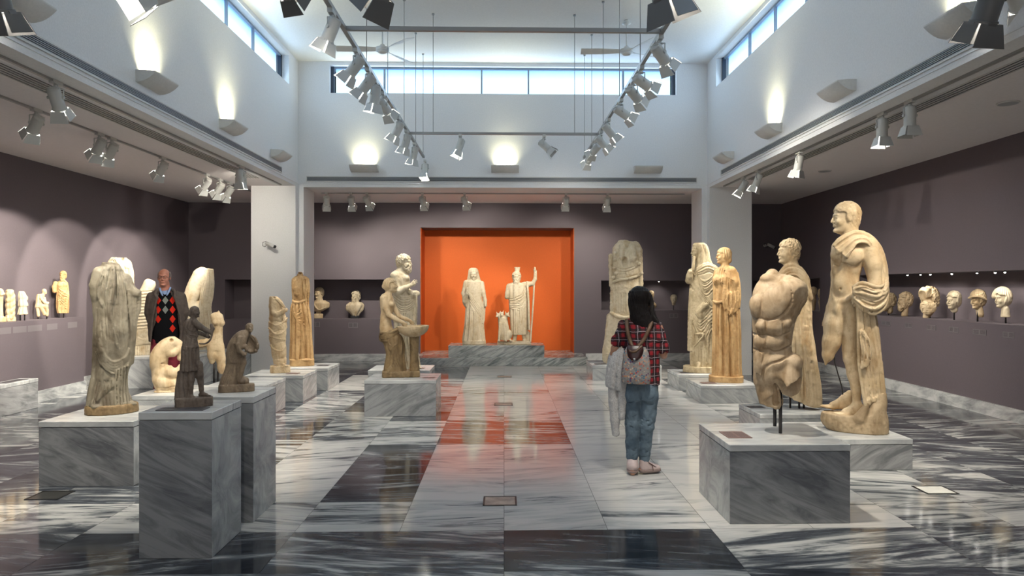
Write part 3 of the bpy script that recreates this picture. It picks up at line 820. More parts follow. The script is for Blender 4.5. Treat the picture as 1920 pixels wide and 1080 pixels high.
def surface_nets(V, origin, h):
    """zero isosurface (inside < 0) of a grid -> vertices, quads"""
    S = V < 0
    nx, ny, nz = V.shape
    cnt = np.zeros((nx-1, ny-1, nz-1), np.int8)
    for i in (0, 1):
        for j in (0, 1):
            for k in (0, 1): cnt += S[i:nx-1+i, j:ny-1+j, k:nz-1+k]
    act = (cnt > 0) & (cnt < 8)
    ids = np.argwhere(act)
    if len(ids) == 0: return np.zeros((0,3)), np.zeros((0,4), int)
    idx = np.full(act.shape, -1, np.int32); idx[act] = np.arange(len(ids))
    c = {}
    for i in (0, 1):
        for j in (0, 1):
            for k in (0, 1): c[(i,j,k)] = V[ids[:,0]+i, ids[:,1]+j, ids[:,2]+k]
    P = np.zeros((len(ids), 3)); N = np.zeros(len(ids))
    for ax in range(3):
        for a in (0, 1):
            for b in (0, 1):
                lo = [a, b]; lo.insert(ax, 0); hi = [a, b]; hi.insert(ax, 1)
                v0, v1 = c[tuple(lo)], c[tuple(hi)]
                m = (v0 < 0) != (v1 < 0)
                t = np.where(m, v0/np.where(m, v0-v1, 1), 0)
                q = np.array(lo, float)[None, :].repeat(len(ids), 0); q[:, ax] = t
                P += q*m[:, None]; N += m
    P = P/N[:, None] + ids
    Q = []
    for ax in range(3):
        A = [slice(1, -1)]*3; A[ax] = slice(0, -1)
        Bx = list(A); Bx[ax] = slice(1, None)
        s0 = S[tuple(A)]; s1 = S[tuple(Bx)]
        e = np.argwhere(s0 != s1)
        if len(e) == 0: continue
        off = np.array([1, 1, 1]); off[ax] = 0
        e = e + off
        flip = S[e[:,0], e[:,1], e[:,2]]
        u, v = [(1,2), (2,0), (0,1)][ax]
        def at(du, dv):
            q = e.copy(); q[:, u] -= du; q[:, v] -= dv
            return idx[q[:,0], q[:,1], q[:,2]]
        q = np.stack([at(1,1), at(0,1), at(0,0), at(1,0)], 1)
        q[~flip] = q[~flip][:, ::-1]
        Q.append(q)
    Q = np.concatenate(Q); Q = Q[(Q >= 0).all(1)]
    return P*h + np.array(origin), Q

class Sculpt:
    """authoring space: (u, v, d) = across, DOWN, away; internally X=u, Y=d, Z=-v"""
    def __init__(s, u0, u1, v0, v1, d0, d1, h):
        s.h = h; s.o = np.array([u0, d0, -v1], float)
        s.n = [int((u1-u0)/h)+2, int((d1-d0)/h)+2, int((v1-v0)/h)+2]
        s.V = np.full(s.n, 1e3, np.float32)
        s.ax = [(s.o[i] + h*np.arange(s.n[i])).astype(np.float32) for i in range(3)]
        s.stack = []; s.T = None; s.k = 3.0*h; s.S = None
    # frames (for heads etc.): local (x right, y away, z up) scaled, turned -> authoring space
    def frame(s, c=None, size=1.0, yaw=0, pitch=0, roll=0, mirror=1):
        if c is None: s.T = None; return s
        Rm = (Matrix.Rotation(R(-yaw), 3, 'Z') @ Matrix.Rotation(R(roll), 3, 'Y') @ Matrix.Rotation(R(pitch), 3, 'X'))
        s.T = (np.array([c[0], c[2] if len(c) > 2 else 0, -c[1]], float), size, np.array(Rm)); return s
    def _p(s, p):
        p = tuple(p) + (0,)*(3-len(p))
        if s.T is None: return np.array([p[0], p[2], -p[1]], float)
        o, sz, Rm = s.T
        return o + sz*(Rm @ np.array(p, float))
    def _r(s, r): return r if s.T is None else r*s.T[1]
    def _sub(s, lo, hi):
        i0 = [max(0, int((lo[i]-s.o[i])/s.h)) for i in range(3)]
        i1 = [min(s.n[i], int((hi[i]-s.o[i])/s.h)+2) for i in range(3)]
        if any(a >= b for a, b in zip(i0, i1)): return None, None
        sl = tuple(slice(a, b) for a, b in zip(i0, i1))
        X = s.ax[0][sl[0]][:, None, None]; Y = s.ax[1][sl[1]][None, :, None]; Z = s.ax[2][sl[2]][None, None, :]
        return sl, (X, Y, Z)
    def _put(s, sl, D, k, op):
        A = s.V[sl]
        if op == 'add':
            if k > 0:
                h = np.clip(.5+.5*(A-D)/k, 0, 1); s.V[sl] = A*(1-h)+D*h - k*h*(1-h)
            else: s.V[sl] = np.minimum(A, D)
        else:
            D = -D
            if k > 0:
                h = np.clip(.5-.5*(A-D)/k, 0, 1); s.V[sl] = A*(1-h)+D*h + k*h*(1-h)
            else: s.V[sl] = np.maximum(A, D)
    def cap(s, a, b, ra, rb=None, k=None, op='add'):
        rb = ra if rb is None else rb
        k = s.k if k is None else s._r(k); a = s._p(a); b = s._p(b); ra = s._r(ra); rb = s._r(rb)
        m = max(ra, rb)+k+3*s.h
        sl, g = s._sub(np.minimum(a, b)-m, np.maximum(a, b)+m)
        if sl is None: return s
        d = b-a; L2 = max(1e-9, float(d@d))
        t = np.clip(((g[0]-a[0])*d[0]+(g[1]-a[1])*d[1]+(g[2]-a[2])*d[2])/L2, 0, 1)
        D = np.sqrt((g[0]-a[0]-t*d[0])**2+(g[1]-a[1]-t*d[1])**2+(g[2]-a[2]-t*d[2])**2) - (ra+(rb-ra)*t)
        s._put(sl, D.astype(np.float32), k, op); return s
    def line(s, pts, r, k=None, op='add', taper=None):
        """chain; pts may carry their own radius as a 4th value"""
        for i, (a, b) in enumerate(zip(pts[:-1], pts[1:])):
            ra = a[3] if len(a) > 3 else r; rb = b[3] if len(b) > 3 else r
            s.cap(a[:3], b[:3], ra, rb, k, op)
        return s
    def snap(s, on=True):
        """remember the present surface: later curves and cloth strips lie on it"""
        s.S = s.V.copy() if on else None; return s
    def surf(s, p, fall):
        i = int(round((p[0]-s.o[0])/s.h)); j = int(round((-p[1]-s.o[2])/s.h))
        if not (0 <= i < s.n[0] and 0 <= j < s.n[2]): return fall
        c = s.S[i, :, j]; w = np.nonzero(c < 0)[0]
        if len(w) == 0 or w[0] == 0: return fall
        a = w[0]; t = c[a-1]/(c[a-1]-c[a]) if c[a-1] < 50 else 1
        return s.o[1] + s.h*(a-1+t)
    def groove(s, pts, r, r1=None, n=6):
        return s.curve(pts, r, r1, n, r*.5, 'sub')
    def curve(s, pts, r0, r1=None, n=6, k=None, op='add'):
        """smooth catmull-rom chain through pts (3 values each)"""
        r1 = r0 if r1 is None else r1
        P = [np.array(tuple(p)+(0,)*(3-len(p)), float) for p in pts]
        P = [2*P[0]-P[1]] + P + [2*P[-1]-P[-2]]
        out = []
        for i in range(1, len(P)-2):
            for j in range(n):
                t = j/n
                out.append(.5*((2*P[i]) + (P[i+1]-P[i-1])*t + (2*P[i-1]-5*P[i]+4*P[i+1]-P[i+2])*t*t + (3*P[i]-3*P[i+1]+P[i+2]-P[i-1])*t**3))
        out.append(P[-2]); N = len(out)-1
        if s.S is not None and s.T is None:
            last = None
            for q in out:
                y = s.surf(q, None)
                if y is None and last is not None: y = last
                if y is not None: q[2] = y + (0 if op == 'sub' else .25*r0); last = y
            # even out sudden steps
            for _ in range(7):
                for a in range(1, N): out[a][2] = .5*out[a][2] + .25*(out[a-1][2]+out[a+1][2])
        for i in range(N):
            t0, t1 = i/N, (i+1)/N
            s.cap(out[i], out[i+1], r0+(r1-r0)*t0, r0+(r1-r0)*t1, k, op)
        return s
    def ell(s, c, r, k=None, op='add', tilt=0, yaw=0, nz=0):
        """ellipsoid: r=(across, down, away); tilt turns in the picture plane (deg, clockwise)"""
        k = s.k if k is None else s._r(k); c = s._p(c)
        if s.T is None: rr = np.array([r[0], r[2], r[1]], float); Rm = np.eye(3)
        else: rr = np.array(r, float)*s.T[1]; Rm = s.T[2]
        if tilt or yaw:
            Rm = Rm @ np.array(Matrix.Rotation(R(-yaw), 3, 'Z') @ Matrix.Rotation(R(tilt), 3, 'Y'))
        m = float(max(rr))+k+3*s.h
        sl, g = s._sub(c-m, c+m)
        if sl is None: return s
        q = [g[0]-c[0], g[1]-c[1], g[2]-c[2]]
        l = [sum(Rm[j, i]*q[j] for j in range(3)) for i in range(3)]
        k0 = np.sqrt((l[0]/rr[0])**2+(l[1]/rr[1])**2+(l[2]/rr[2])**2)
        k1 = np.sqrt((l[0]/rr[0]**2)**2+(l[1]/rr[1]**2)**2+(l[2]/rr[2]**2)**2)+1e-6
        D = k0*(k0-1)/k1
        s._put(sl, D.astype(np.float32), k, op); return s
    def box(s, c, r, k=None, op='add', tilt=0, yaw=0, rnd=0):
        k = s.k if k is None else s._r(k); rnd = s._r(rnd); c = s._p(c)
        if s.T is None: rr = np.array([r[0], r[2], r[1]], float); Rm = np.eye(3)
        else: rr = np.array(r, float)*s.T[1]; Rm = s.T[2]
        if tilt or yaw: Rm = Rm @ np.array(Matrix.Rotation(R(-yaw), 3, 'Z') @ Matrix.Rotation(R(tilt), 3, 'Y'))
        m = float(np.linalg.norm(rr))+k+3*s.h
        sl, g = s._sub(c-m, c+m)
        if sl is None: return s
        q = [g[0]-c[0], g[1]-c[1], g[2]-c[2]]
        l = [np.abs(sum(Rm[j, i]*q[j] for j in range(3)))-rr[i]+rnd for i in range(3)]
        D = np.sqrt(sum(np.maximum(x, 0)**2 for x in l)) + np.minimum(np.maximum(np.maximum(l[0], l[1]), l[2]), 0) - rnd
        s._put(sl, D.astype(np.float32), k, op); return s
    def loft(s, st, k=None, op='add', pw=2.0, fold=None, top=None, bot=None):
        """stack of elliptic sections: (v, u, d, ru, rd) from top to bottom; smooth between.
        fold: list of dicts(n, amp, ph, tw, sharp, v0, v1, dir, warp)"""
        k = s.k if k is None else k
        st = sorted(st, key=lambda q: q[0]); A = np.array(st, float)
        m = k+3*s.h + (sum(f['amp'] for f in fold) if fold else 0)
        lo = np.array([min(A[:,1]-A[:,3]), min(A[:,2]-A[:,4]), -A[-1,0]])-m
        hi = np.array([max(A[:,1]+A[:,3]), max(A[:,2]+A[:,4]), -A[0,0]])+m
        sl, g = s._sub(lo, hi)
        if sl is None: return s
        z = g[2].ravel(); vv = -z
        # smooth (pchip-like) interpolation per layer
        def interp(col):
            x = A[:, 0]; y = A[:, col]
            if len(x) == 2: return np.interp(vv, x, y)
            h = np.diff(x); dl = np.diff(y)/h
            mm = np.zeros(len(x)); mm[0] = dl[0]; mm[-1] = dl[-1]
            for i in range(1, len(x)-1):
                mm[i] = 0 if dl[i-1]*dl[i] <= 0 else 2*dl[i-1]*dl[i]/(dl[i-1]+dl[i])
            i = np.clip(np.searchsorted(x, vv)-1, 0, len(x)-2)
            t = np.clip((vv-x[i])/h[i], 0, 1)
            return ((1+2*t)*(1-t)**2*y[i] + t*(1-t)**2*h[i]*mm[i] + t*t*(3-2*t)*y[i+1] + t*t*(t-1)*h[i]*mm[i+1])
        cu, cd, ru, rd = [interp(i).astype(np.float32)[None, None, :] for i in (1, 2, 3, 4)]
        dx = (g[0]-cu); dy = (g[1]-cd)
        ax, ay = dx/ru, dy/rd
        k0 = (np.abs(ax)**pw+np.abs(ay)**pw)**(1/pw) if pw != 2 else np.sqrt(ax*ax+ay*ay)
        D = (k0-1)*np.minimum(ru, rd)*np.ones_like(k0)
        # better distance away from the thin side
        rad = np.sqrt(dx*dx+dy*dy)+1e-6
        D = rad*(1-1/np.maximum(k0, 1e-3))
        D = np.maximum(D, -np.minimum(ru, rd))
        if fold: D = D - s._folds(fold, g, cu, cd, ru, rd)
        zt, zb = -A[0, 0], -A[-1, 0]
        D = np.maximum(D, np.maximum(g[2]-zt, zb-g[2]))
        s._put(sl, D.astype(np.float32), k, op); return s
    def _folds(s, fold, g, cu=0, cd=0, ru=1, rd=1):
        th = np.arctan2((g[0]-cu)/ru, -(g[1]-cd)/rd)      # 0 at the front, + to the right
        v = -g[2]; out = 0
        for f in fold:
            sc = f.get('warp', 0)
            ph = f['n']*th + f.get('ph', 0) + f.get('tw', 0)*(v-f.get('vc', 0)) + f.get('arc', 0)*th*th
            if 'cat' in f:      # catenary swags: depends on height and angle
                ph = f['n']*(v - f.get('vc', 0) - f['cat']*np.cos(th-f.get('tc', 0))) + f.get('ph', 0) + f.get('lean', 0)*th
            if sc: ph = ph + sc*vnoise(g[0]*f.get('ws', .05)+7.1, g[1]*f.get('ws', .05), g[2]*f.get('ws', .05)*f.get('wz', .35)+f.get('ph', 0))
            w = np.sin(ph); sh = f.get('sharp', .6)
            w = (1-sh)*w + sh*(1-2*np.abs(np.sin(ph/2+.785))**.7)*-1
            msk = 1.0
            if 'v0' in f:
                e = f.get('e', 12.0)
                msk = np.clip((v-f['v0'])/e, 0, 1)*np.clip((f['v1']-v)/e, 0, 1)
            if 'a0' in f: msk = msk*np.clip((th-f['a0'])/.25, 0, 1)*np.clip((f['a1']-th)/.25, 0, 1)
            out = out + 1.35*f['amp']*w*msk
        return out
    # layers -------------------------------------------------------------
    def push(s): s.stack.append(s.V); s.V = np.full(s.n, 1e3, np.float32); return s
    def pop(s, k=None, op='add'):
        L = s.V; s.V = s.stack.pop(); k = s.k if k is None else k
        s._put(tuple(slice(None) for _ in range(3)), L, k, op); return s
    def waves(s, amp, fn, u=None, v=None, d=None, e=8.0):
        """displace the current layer by fn(U, Vdown, D) inside a soft box"""
        lo = s.o.copy(); hi = s.o + s.h*np.array(s.n)
        if u: lo[0], hi[0] = u
        if d: lo[1], hi[1] = d
        if v: lo[2], hi[2] = -v[1], -v[0]
        sl, g = s._sub(lo, hi)
        if sl is None: return s
        m = 1.0
        for i, q in enumerate((u, d, v)):
            if q:
                c = g[0] if i == 0 else g[1] if i == 1 else -g[2]
                m = m*np.clip((c-q[0])/e, 0, 1)*np.clip((q[1]-c)/e, 0, 1)
        A = s.V[sl]; near = np.abs(A) < abs(amp)*3+4*s.h
        W_ = fn(g[0], -g[2], g[1])*m
        s.V[sl] = np.where(near, A-amp*W_, A); return s
    def rough(s, amp, scale, seed=0, u=None, v=None, d=None, e=6.0, ridge=False):
        def fn(U, Vd, Dd):
            n = vnoise(U/scale+seed*3.7+50, Dd/scale+50, Vd/scale+50)
            return 1-2*np.abs(n) if ridge else n
        return s.waves(amp, fn, u, v, d, e)
    def cut(s, p, n, rough=0, scale=10, k=0.0):
        """remove everything on the side the normal n (u, v, d) points to"""
        n = np.array([n[0], n[2], -n[1]], float); n /= np.linalg.norm(n); p = s._p(p) if s.T is None else np.array([p[0], p[2], -p[1]])
        g = (s.ax[0][:, None, None], s.ax[1][None, :, None], s.ax[2][None, None, :])
        D = (g[0]-p[0])*n[0]+(g[1]-p[1])*n[1]+(g[2]-p[2])*n[2]
        if rough: D = D + rough*vnoise(g[0]/scale+9, g[1]/scale+5, g[2]/scale+3)
        k = max(k, .001); A = s.V; h = np.clip(.5-.5*(A-D)/k, 0, 1)
        s.V = (A*(1-h)+D*h + k*h*(1-h)).astype(np.float32); return s
    def mesh(s, name, sx, sz, ou, ov, relax=1):
        """sx, sz: authoring units per metre; (ou, ov): authoring point that becomes the local origin"""
        V = s.V.copy(); V[0] = V[-1] = 1; V[:, 0] = V[:, -1] = 1; V[:, :, 0] = V[:, :, -1] = 1
        V = np.clip(V, -4*s.h, 4*s.h)
        P, Q = surface_nets(V, s.o, s.h)
        for _ in range(relax):
            acc = np.zeros_like(P); cn = np.zeros(len(P))
            for i in range(4):
                j = (i+1) % 4
                np.add.at(acc, Q[:, i], P[Q[:, j]]); np.add.at(cn, Q[:, i], 1)
                np.add.at(acc, Q[:, j], P[Q[:, i]]); np.add.at(cn, Q[:, j], 1)
            P = P*.5 + .5*acc/np.maximum(cn, 1)[:, None]
        G = np.empty_like(P)
        G[:, 0] = (P[:, 0]-ou)/sx; G[:, 1] = P[:, 1]/sx; G[:, 2] = (P[:, 2]+ov)/sz
        me = bpy.data.meshes.new(name)
        me.vertices.add(len(G)); me.vertices.foreach_set('co', G.astype(np.float32).ravel())
        me.loops.add(len(Q)*4); me.loops.foreach_set('vertex_index', Q.astype(np.int32).ravel())
        me.polygons.add(len(Q)); me.polygons.foreach_set('loop_start', np.arange(0, len(Q)*4, 4, dtype=np.int32))
        me.polygons.foreach_set('loop_total', np.full(len(Q), 4, np.int32))
        me.update(calc_edges=True); me.validate()
        me.polygons.foreach_set('use_smooth', np.ones(len(Q), bool))
        return me

# ---- heads (local frame: x right, y away from the face, z up; unit = head height)
def head(s, c, size, yaw=0, pitch=0, roll=0, hair='short', beard=False, k=.04, face=True, neck=None, seed=0, hairvol=1.0):
    s.frame(c, size, yaw, pitch, roll)
    s.ell((0, .07, .15), (.325, .41, .34), k); s.ell((0, -.10, -.06), (.27, .27, .40), k)
    s.ell((0, -.19, -.37), (.15, .16, .11), .08)
    s.ell((0, .0, -.25), (.25, .24, .18), .06)
    if neck is not False: s.cap((0, .10, -.25), (0, .13, -.72) if neck is None else neck, .20, .22, .07)
    if face:
        for x in (-.125, .125):
            s.ell((x, -.39, .045), (.085, .07, .06), .05, 'sub')
        s.cap((-.17, -.318, .115), (-.04, -.362, .10), .032, .034, .07); s.cap((.17, -.318, .115), (.04, -.362, .10), .032, .034, .07)
        for x in (-.125, .125):
            s.ell((x, -.315, .035), (.062, .055, .036), .015)
            s.ell((x*1.25, -.27, -.12), (.09, .09, .10), .06)
        s.cap((0, -.355, .10), (0, -.455, -.10), .028, .038, .03); s.cap((-.045, -.38, -.125), (.045, -.38, -.125), .035, .035, .02)
        s.ell((0, -.345, -.235), (.10, .05, .045), .03)
        s.cap((-.065, -.372, -.215), (.065, -.372, -.215), .017, .017, .02); s.cap((-.05, -.368, -.262), (.05, -.368, -.262), .020, .020, .02)
        s.cap((-.07, -.405, -.24), (.07, -.405, -.24), .009, .009, .01, 'sub')
        s.ell((0, -.33, -.385), (.085, .07, .06), .04)
        for x in (-.325, .325): s.ell((x, .04, .0), (.045, .075, .115), .02)
    hv = hairvol
    if hair:
        s.push()
        s.ell((0, .10, .17), (.375*hv, .455*hv, .375*hv), k)
        if hair in ('short', 'curly', 'wave'): s.ell((0, .22, -.05), (.335*hv, .30*hv, .32), .08)
        if hair in ('bun', 'wave', 'long'): s.ell((0, .10, .06), (.385*hv, .42*hv, .36), .08)
        if hair == 'bun': s.ell((0, .52, .02), (.17, .17, .17), .06)
        if hair == 'long': s.cap((0, .25, 0), (0, .33, -.75), .30, .22, .1)
        o, sz, Rm = s.T
        if hair == 'curly':
            s.rough(.042*size, .085*size, seed, ridge=True); s.rough(.022*size, .05*size, seed+5)
        elif hair in ('wave', 'bun', 'long'):
            def fn(U, Vd, Dd):
                q = [(U-o[0])/size, (Dd-o[1])/size, (-Vd-o[2])/size]
                l = [sum(Rm[j, i]*q[j] for j in range(3)) for i in range(3)]
                a = np.arctan2(l[0], -l[1]+.15)
                return np.sin(a*22 + 7*l[2] + 2.5*vnoise(l[0]*5+9, l[1]*5+9, l[2]*5+9))
            s.waves(.017*size, fn)
        else:
            s.rough(.020*size, .065*size, seed, ridge=True)
        # clear the face: hairline over the brow, temples before the ears
        s.ell((0, -.34, -.10), (.275, .26, .375), .02, 'sub')
        s.box((0, -.50, -.16), (.5, .44, .36), .02, 'sub', rnd=.10)
        s.ell((0, -.12, -.42), (.24 if hair != 'long' else .2, .30, .22), .04, 'sub')
        T = s.T; s.T = None; s.pop(.006*size); s.T = T
    if beard:
        s.push()
        s.ell((0, -.26, -.42), (.21, .17, .24), .05); s.ell((-.19, -.12, -.22), (.09, .14, .24), .05); s.ell((.19, -.12, -.22), (.09, .14, .24), .05)
        s.cap((-.09, -.40, -.185), (-.14, -.36, -.30), .035, .03, .02); s.cap((.09, -.40, -.185), (.14, -.36, -.30), .035, .03, .02)
        s.rough(.035*size, .07*size, seed+3, ridge=True)
        T = s.T; s.T = None; s.pop(.02*size); s.T = T
        s.cap((-.05, -.42, -.245), (.05, -.42, -.245), .02, .02, .01, 'sub')
    s.frame(); return s

def hand(s, wrist, tip, r, curl=.5, spread=1.0, palm_d=1, k=None, thumb=1):
    """wrist -> direction of the fingers; r = half width of the palm (authoring units)"""
    w = np.array(tuple(wrist)+(0,)*(3-len(wrist)), float); t = np.array(tuple(tip)+(0,)*(3-len(tip)), float)
    d = t-w; L = np.linalg.norm(d); d /= L
    up = np.array([0, 0, 1.0]) if abs(d[2]) < .8 else np.array([1.0, 0, 0])
    side = np.cross(d, up); side /= np.linalg.norm(side); nrm = np.cross(side, d)*palm_d
    pc = w + d*L*.30
    for q in (-.5, 0, .5): s.cap(w + side*q*r*.5, w + d*L*.48 + side*q*r*1.25, r*.42, r*.40, r*.35 if k is None else k)
    for i, q in enumerate((-.85, -.28, .28, .85)):
        ln = (.44, .52, .49, .38)[i]*L
        b = w + d*L*.46 + side*q*r*.85
        m = b + d*ln*.5 + side*q*r*.12*spread + nrm*ln*.16*curl
        e = m + d*ln*.45*(1-.55*curl) + nrm*ln*.5*curl
        s.cap(b, m, r*.25, r*.22, r*.1); s.cap(m, e, r*.22, r*.17, r*.06)
    b = w + d*L*.16 - side*thumb*r*.55
    m = b + d*L*.20 - side*thumb*r*.65 + nrm*r*.3; e = m + d*L*.20 + nrm*r*.35
    s.cap(b, m, r*.32, r*.26, r*.2); s.cap(m, e, r*.25, r*.18, r*.08)
    return s

# ---- marble
def statue_mat(name, light, mid, stain, amount=.5, scale=3.0, rough=.55, bump=.25, seed=0):
    t = NT(name)
    v = t.coords(loc=(seed*3.1, seed*1.7, seed))
    n1 = t.noise(v, scale, 6, .6, .6); n2 = t.noise(v, scale*7, 5, .65); n3 = t.noise(t.coords(scale=(1, 1, .35), loc=(seed, 3, 1)), scale*2.2, 5, .6, .8)
    c = t.ramp(n1, [(.30, mid), (.62, light)])
    k = t.ramp(n3, [(.62-.35*amount, (0, 0, 0)), (.80-.25*amount, (1, 1, 1))])
    kk = t.math('MULTIPLY', k, .75)
    c = t.mix(kk, c, tuple(stain)+(1,))
    sp = t.ramp(n2, [(.30, (.62, .58, .52)), (.50, (1, 1, 1))])
    c = t.mix(.55, c, sp, 'MULTIPLY')
    t.set(Base_Color=c, Roughness=rough)
    t.bsdf.inputs['Specular IOR Level'].default_value = .35
    h = t.math('ADD', t.math('MULTIPLY', n2, .6), t.math('MULTIPLY', t.noise(v, scale*25, 4, .7), .4))
    t.bump(h, bump, .006)
    return t.m
M['m_white'] = statue_mat('marble_white', (.62,.53,.385), (.49,.39,.25), (.36,.23,.10), .25)
M['m_cream'] = statue_mat('marble_cream', (.64,.50,.32), (.50,.36,.20), (.34,.20,.08), .4, seed=1)
M['m_honey'] = statue_mat('marble_honey', (.62,.41,.20), (.46,.27,.11), (.27,.13,.04), .45, seed=2)
M['m_tan'] = statue_mat('marble_tan', (.50,.38,.24), (.36,.26,.15), (.20,.13,.065), .5, seed=3)
M['m_grey'] = statue_mat('marble_greybrown', (.33,.29,.215), (.22,.185,.125), (.09,.065,.04), .6, seed=4, bump=.5)
M['m_dark'] = statue_mat('marble_dark', (.20,.155,.12), (.12,.092,.072), (.045,.028,.02), .45, seed=5, scale=8, bump=.4)
M['m_brown'] = statue_mat('marble_brown', (.30,.205,.10), (.20,.13,.065), (.085,.05,.02), .5, seed=6, scale=6, bump=.4)
M['m_rock'] = statue_mat('marble_rough', (.52,.42,.30), (.40,.31,.21), (.22,.16,.10), .5, seed=7, scale=9, bump=1.0)

class Fig:
    """places sculpts authored in crop pixels: crop=(x0,y0,zoom), standing at column px, axis distance D, on height zt"""
    def __init__(f, name, label, cat, crop, px, D, zt, group=None, ang=None):
        f.crop = crop; f.D = D; f.zt = zt; x, y = W(px, D)
        f.phi = math.atan2(x, y) if ang is None else ang
        f.root = empty(name, (x, y, zt), -f.phi); tag(f.root, label, cat, group)
        z = crop[2]; f.sz = z*F/D; f.sx = f.sz/math.cos(f.phi)
        f.ou = (px-crop[0])*z; f.ov = (PY0 + (CH-zt)*F/D - crop[1])*z
    def sc(f, u0, u1, v0, v1, d, vox=.008):
        h = vox*f.sz*(.70 if f.D > 9.5 else .84)
        return Sculpt(u0, u1, v0, v1, -d if not isinstance(d, tuple) else d[0], d if not isinstance(d, tuple) else d[1], h)
    def add(f, s, name, mat, parent=None, relax=1):
        s.cut((0, f.ov, 0), (0, 1, 0))
        me = s.mesh(name, f.sx, f.sz, f.ou, f.ov, relax)
        return obj(name, me, M[mat] if isinstance(mat, str) else mat, parent or f.root)
    def loc(f, u, v, d=0): return ((u-f.ou)/f.sx, d/f.sx, (f.ov-v)/f.sz)
def sheet(s, A, Bc, n, r, jit=.25, k=None, seed=1, dj=.6, r1=None, steps=5):
    """cloth strip: n rounded folds between two edge curves"""
    q = random.Random(seed)
    A = [np.array(tuple(p)+(0,)*(3-len(p)), float) for p in A]; Bc = [np.array(tuple(p)+(0,)*(3-len(p)), float) for p in Bc]
    k = r*.35 if k is None else k
    for i in range(n):
        t = i/(n-1) if n > 1 else .5
        tj = min(1, max(0, t + q.uniform(-jit, jit)/n)); dd = q.uniform(-dj, dj)*r
        rr = r*q.uniform(.75, 1.2)
        pts = [a*(1-tj)+b*tj + np.array([0, 0, dd]) for a, b in zip(A, Bc)]
        s.curve(pts, rr, (r1/r*rr) if r1 else rr, steps, k)
    if s.S is not None: return s
    for i in range(n-1):      # backing between the folds
        t = (i+.5)/(n-1)
        s.curve([a*(1-t)+b*t + np.array([0, 0, r*1.15]) for a, b in zip(A, Bc)], r*.9, (r1*.9 if r1 else None), steps, k)
    return s
def foot(s, ankle, toe, r, toes=True, k=None):
    a = np.array(tuple(ankle)+(0,)*(3-len(ankle)), float); t = np.array(tuple(toe)+(0,)*(3-len(toe)), float)
    d = t-a; L = np.linalg.norm(d); dn = d/L
    side = np.array([-dn[2], 0, dn[0]]) if abs(dn[0])+abs(dn[2]) > .2 else np.array([1., 0, 0]); side /= np.linalg.norm(side)
    base = t[1]
    h = a - dn*L*.22; h[1] = base - r*.55
    s.cap(a, h, r*.85, r*.75, r*.5)
    m = a + d*.55; m[1] = base - r*.5
    s.cap(a, m, r*.85, r*.62, r*.6); s.cap(h, m, r*.6, r*.62, r*.5)
    for i, q in enumerate((-.8, -.35, .05, .42, .75)):
        e = a + d*(1.0 - .05*abs(i)) + side*q*r*.8; e[1] = base - r*.25
        b = m + side*q*r*.55; b[1] = base - r*.35
        s.cap(b, e, r*.34, r*(.27 if i == 0 else .22), r*.12)
    return s
def pleats(s, A, Bc, n, r, seed=1, steps=6, jit=.5, ends=.0):
    """carve n soft grooves into the present surface, running between two edge curves given as (u, v)"""
    q = random.Random(seed); s.snap()
    for i in range(n):
        t = (i+.5+q.uniform(-jit, jit)*.6)/n
        pts = [(a[0]*(1-t)+b[0]*t + q.uniform(-.4, .4)*r, a[1]*(1-t)+b[1]*t + q.uniform(-.4, .4)*r) for a, b in zip(A, Bc)]
        rr = max(r*1.35*q.uniform(.7, 1.25), 1.15*s.h)
        s.groove(pts, rr, rr*q.uniform(.6, 1.0), steps)
    return s.snap(False)
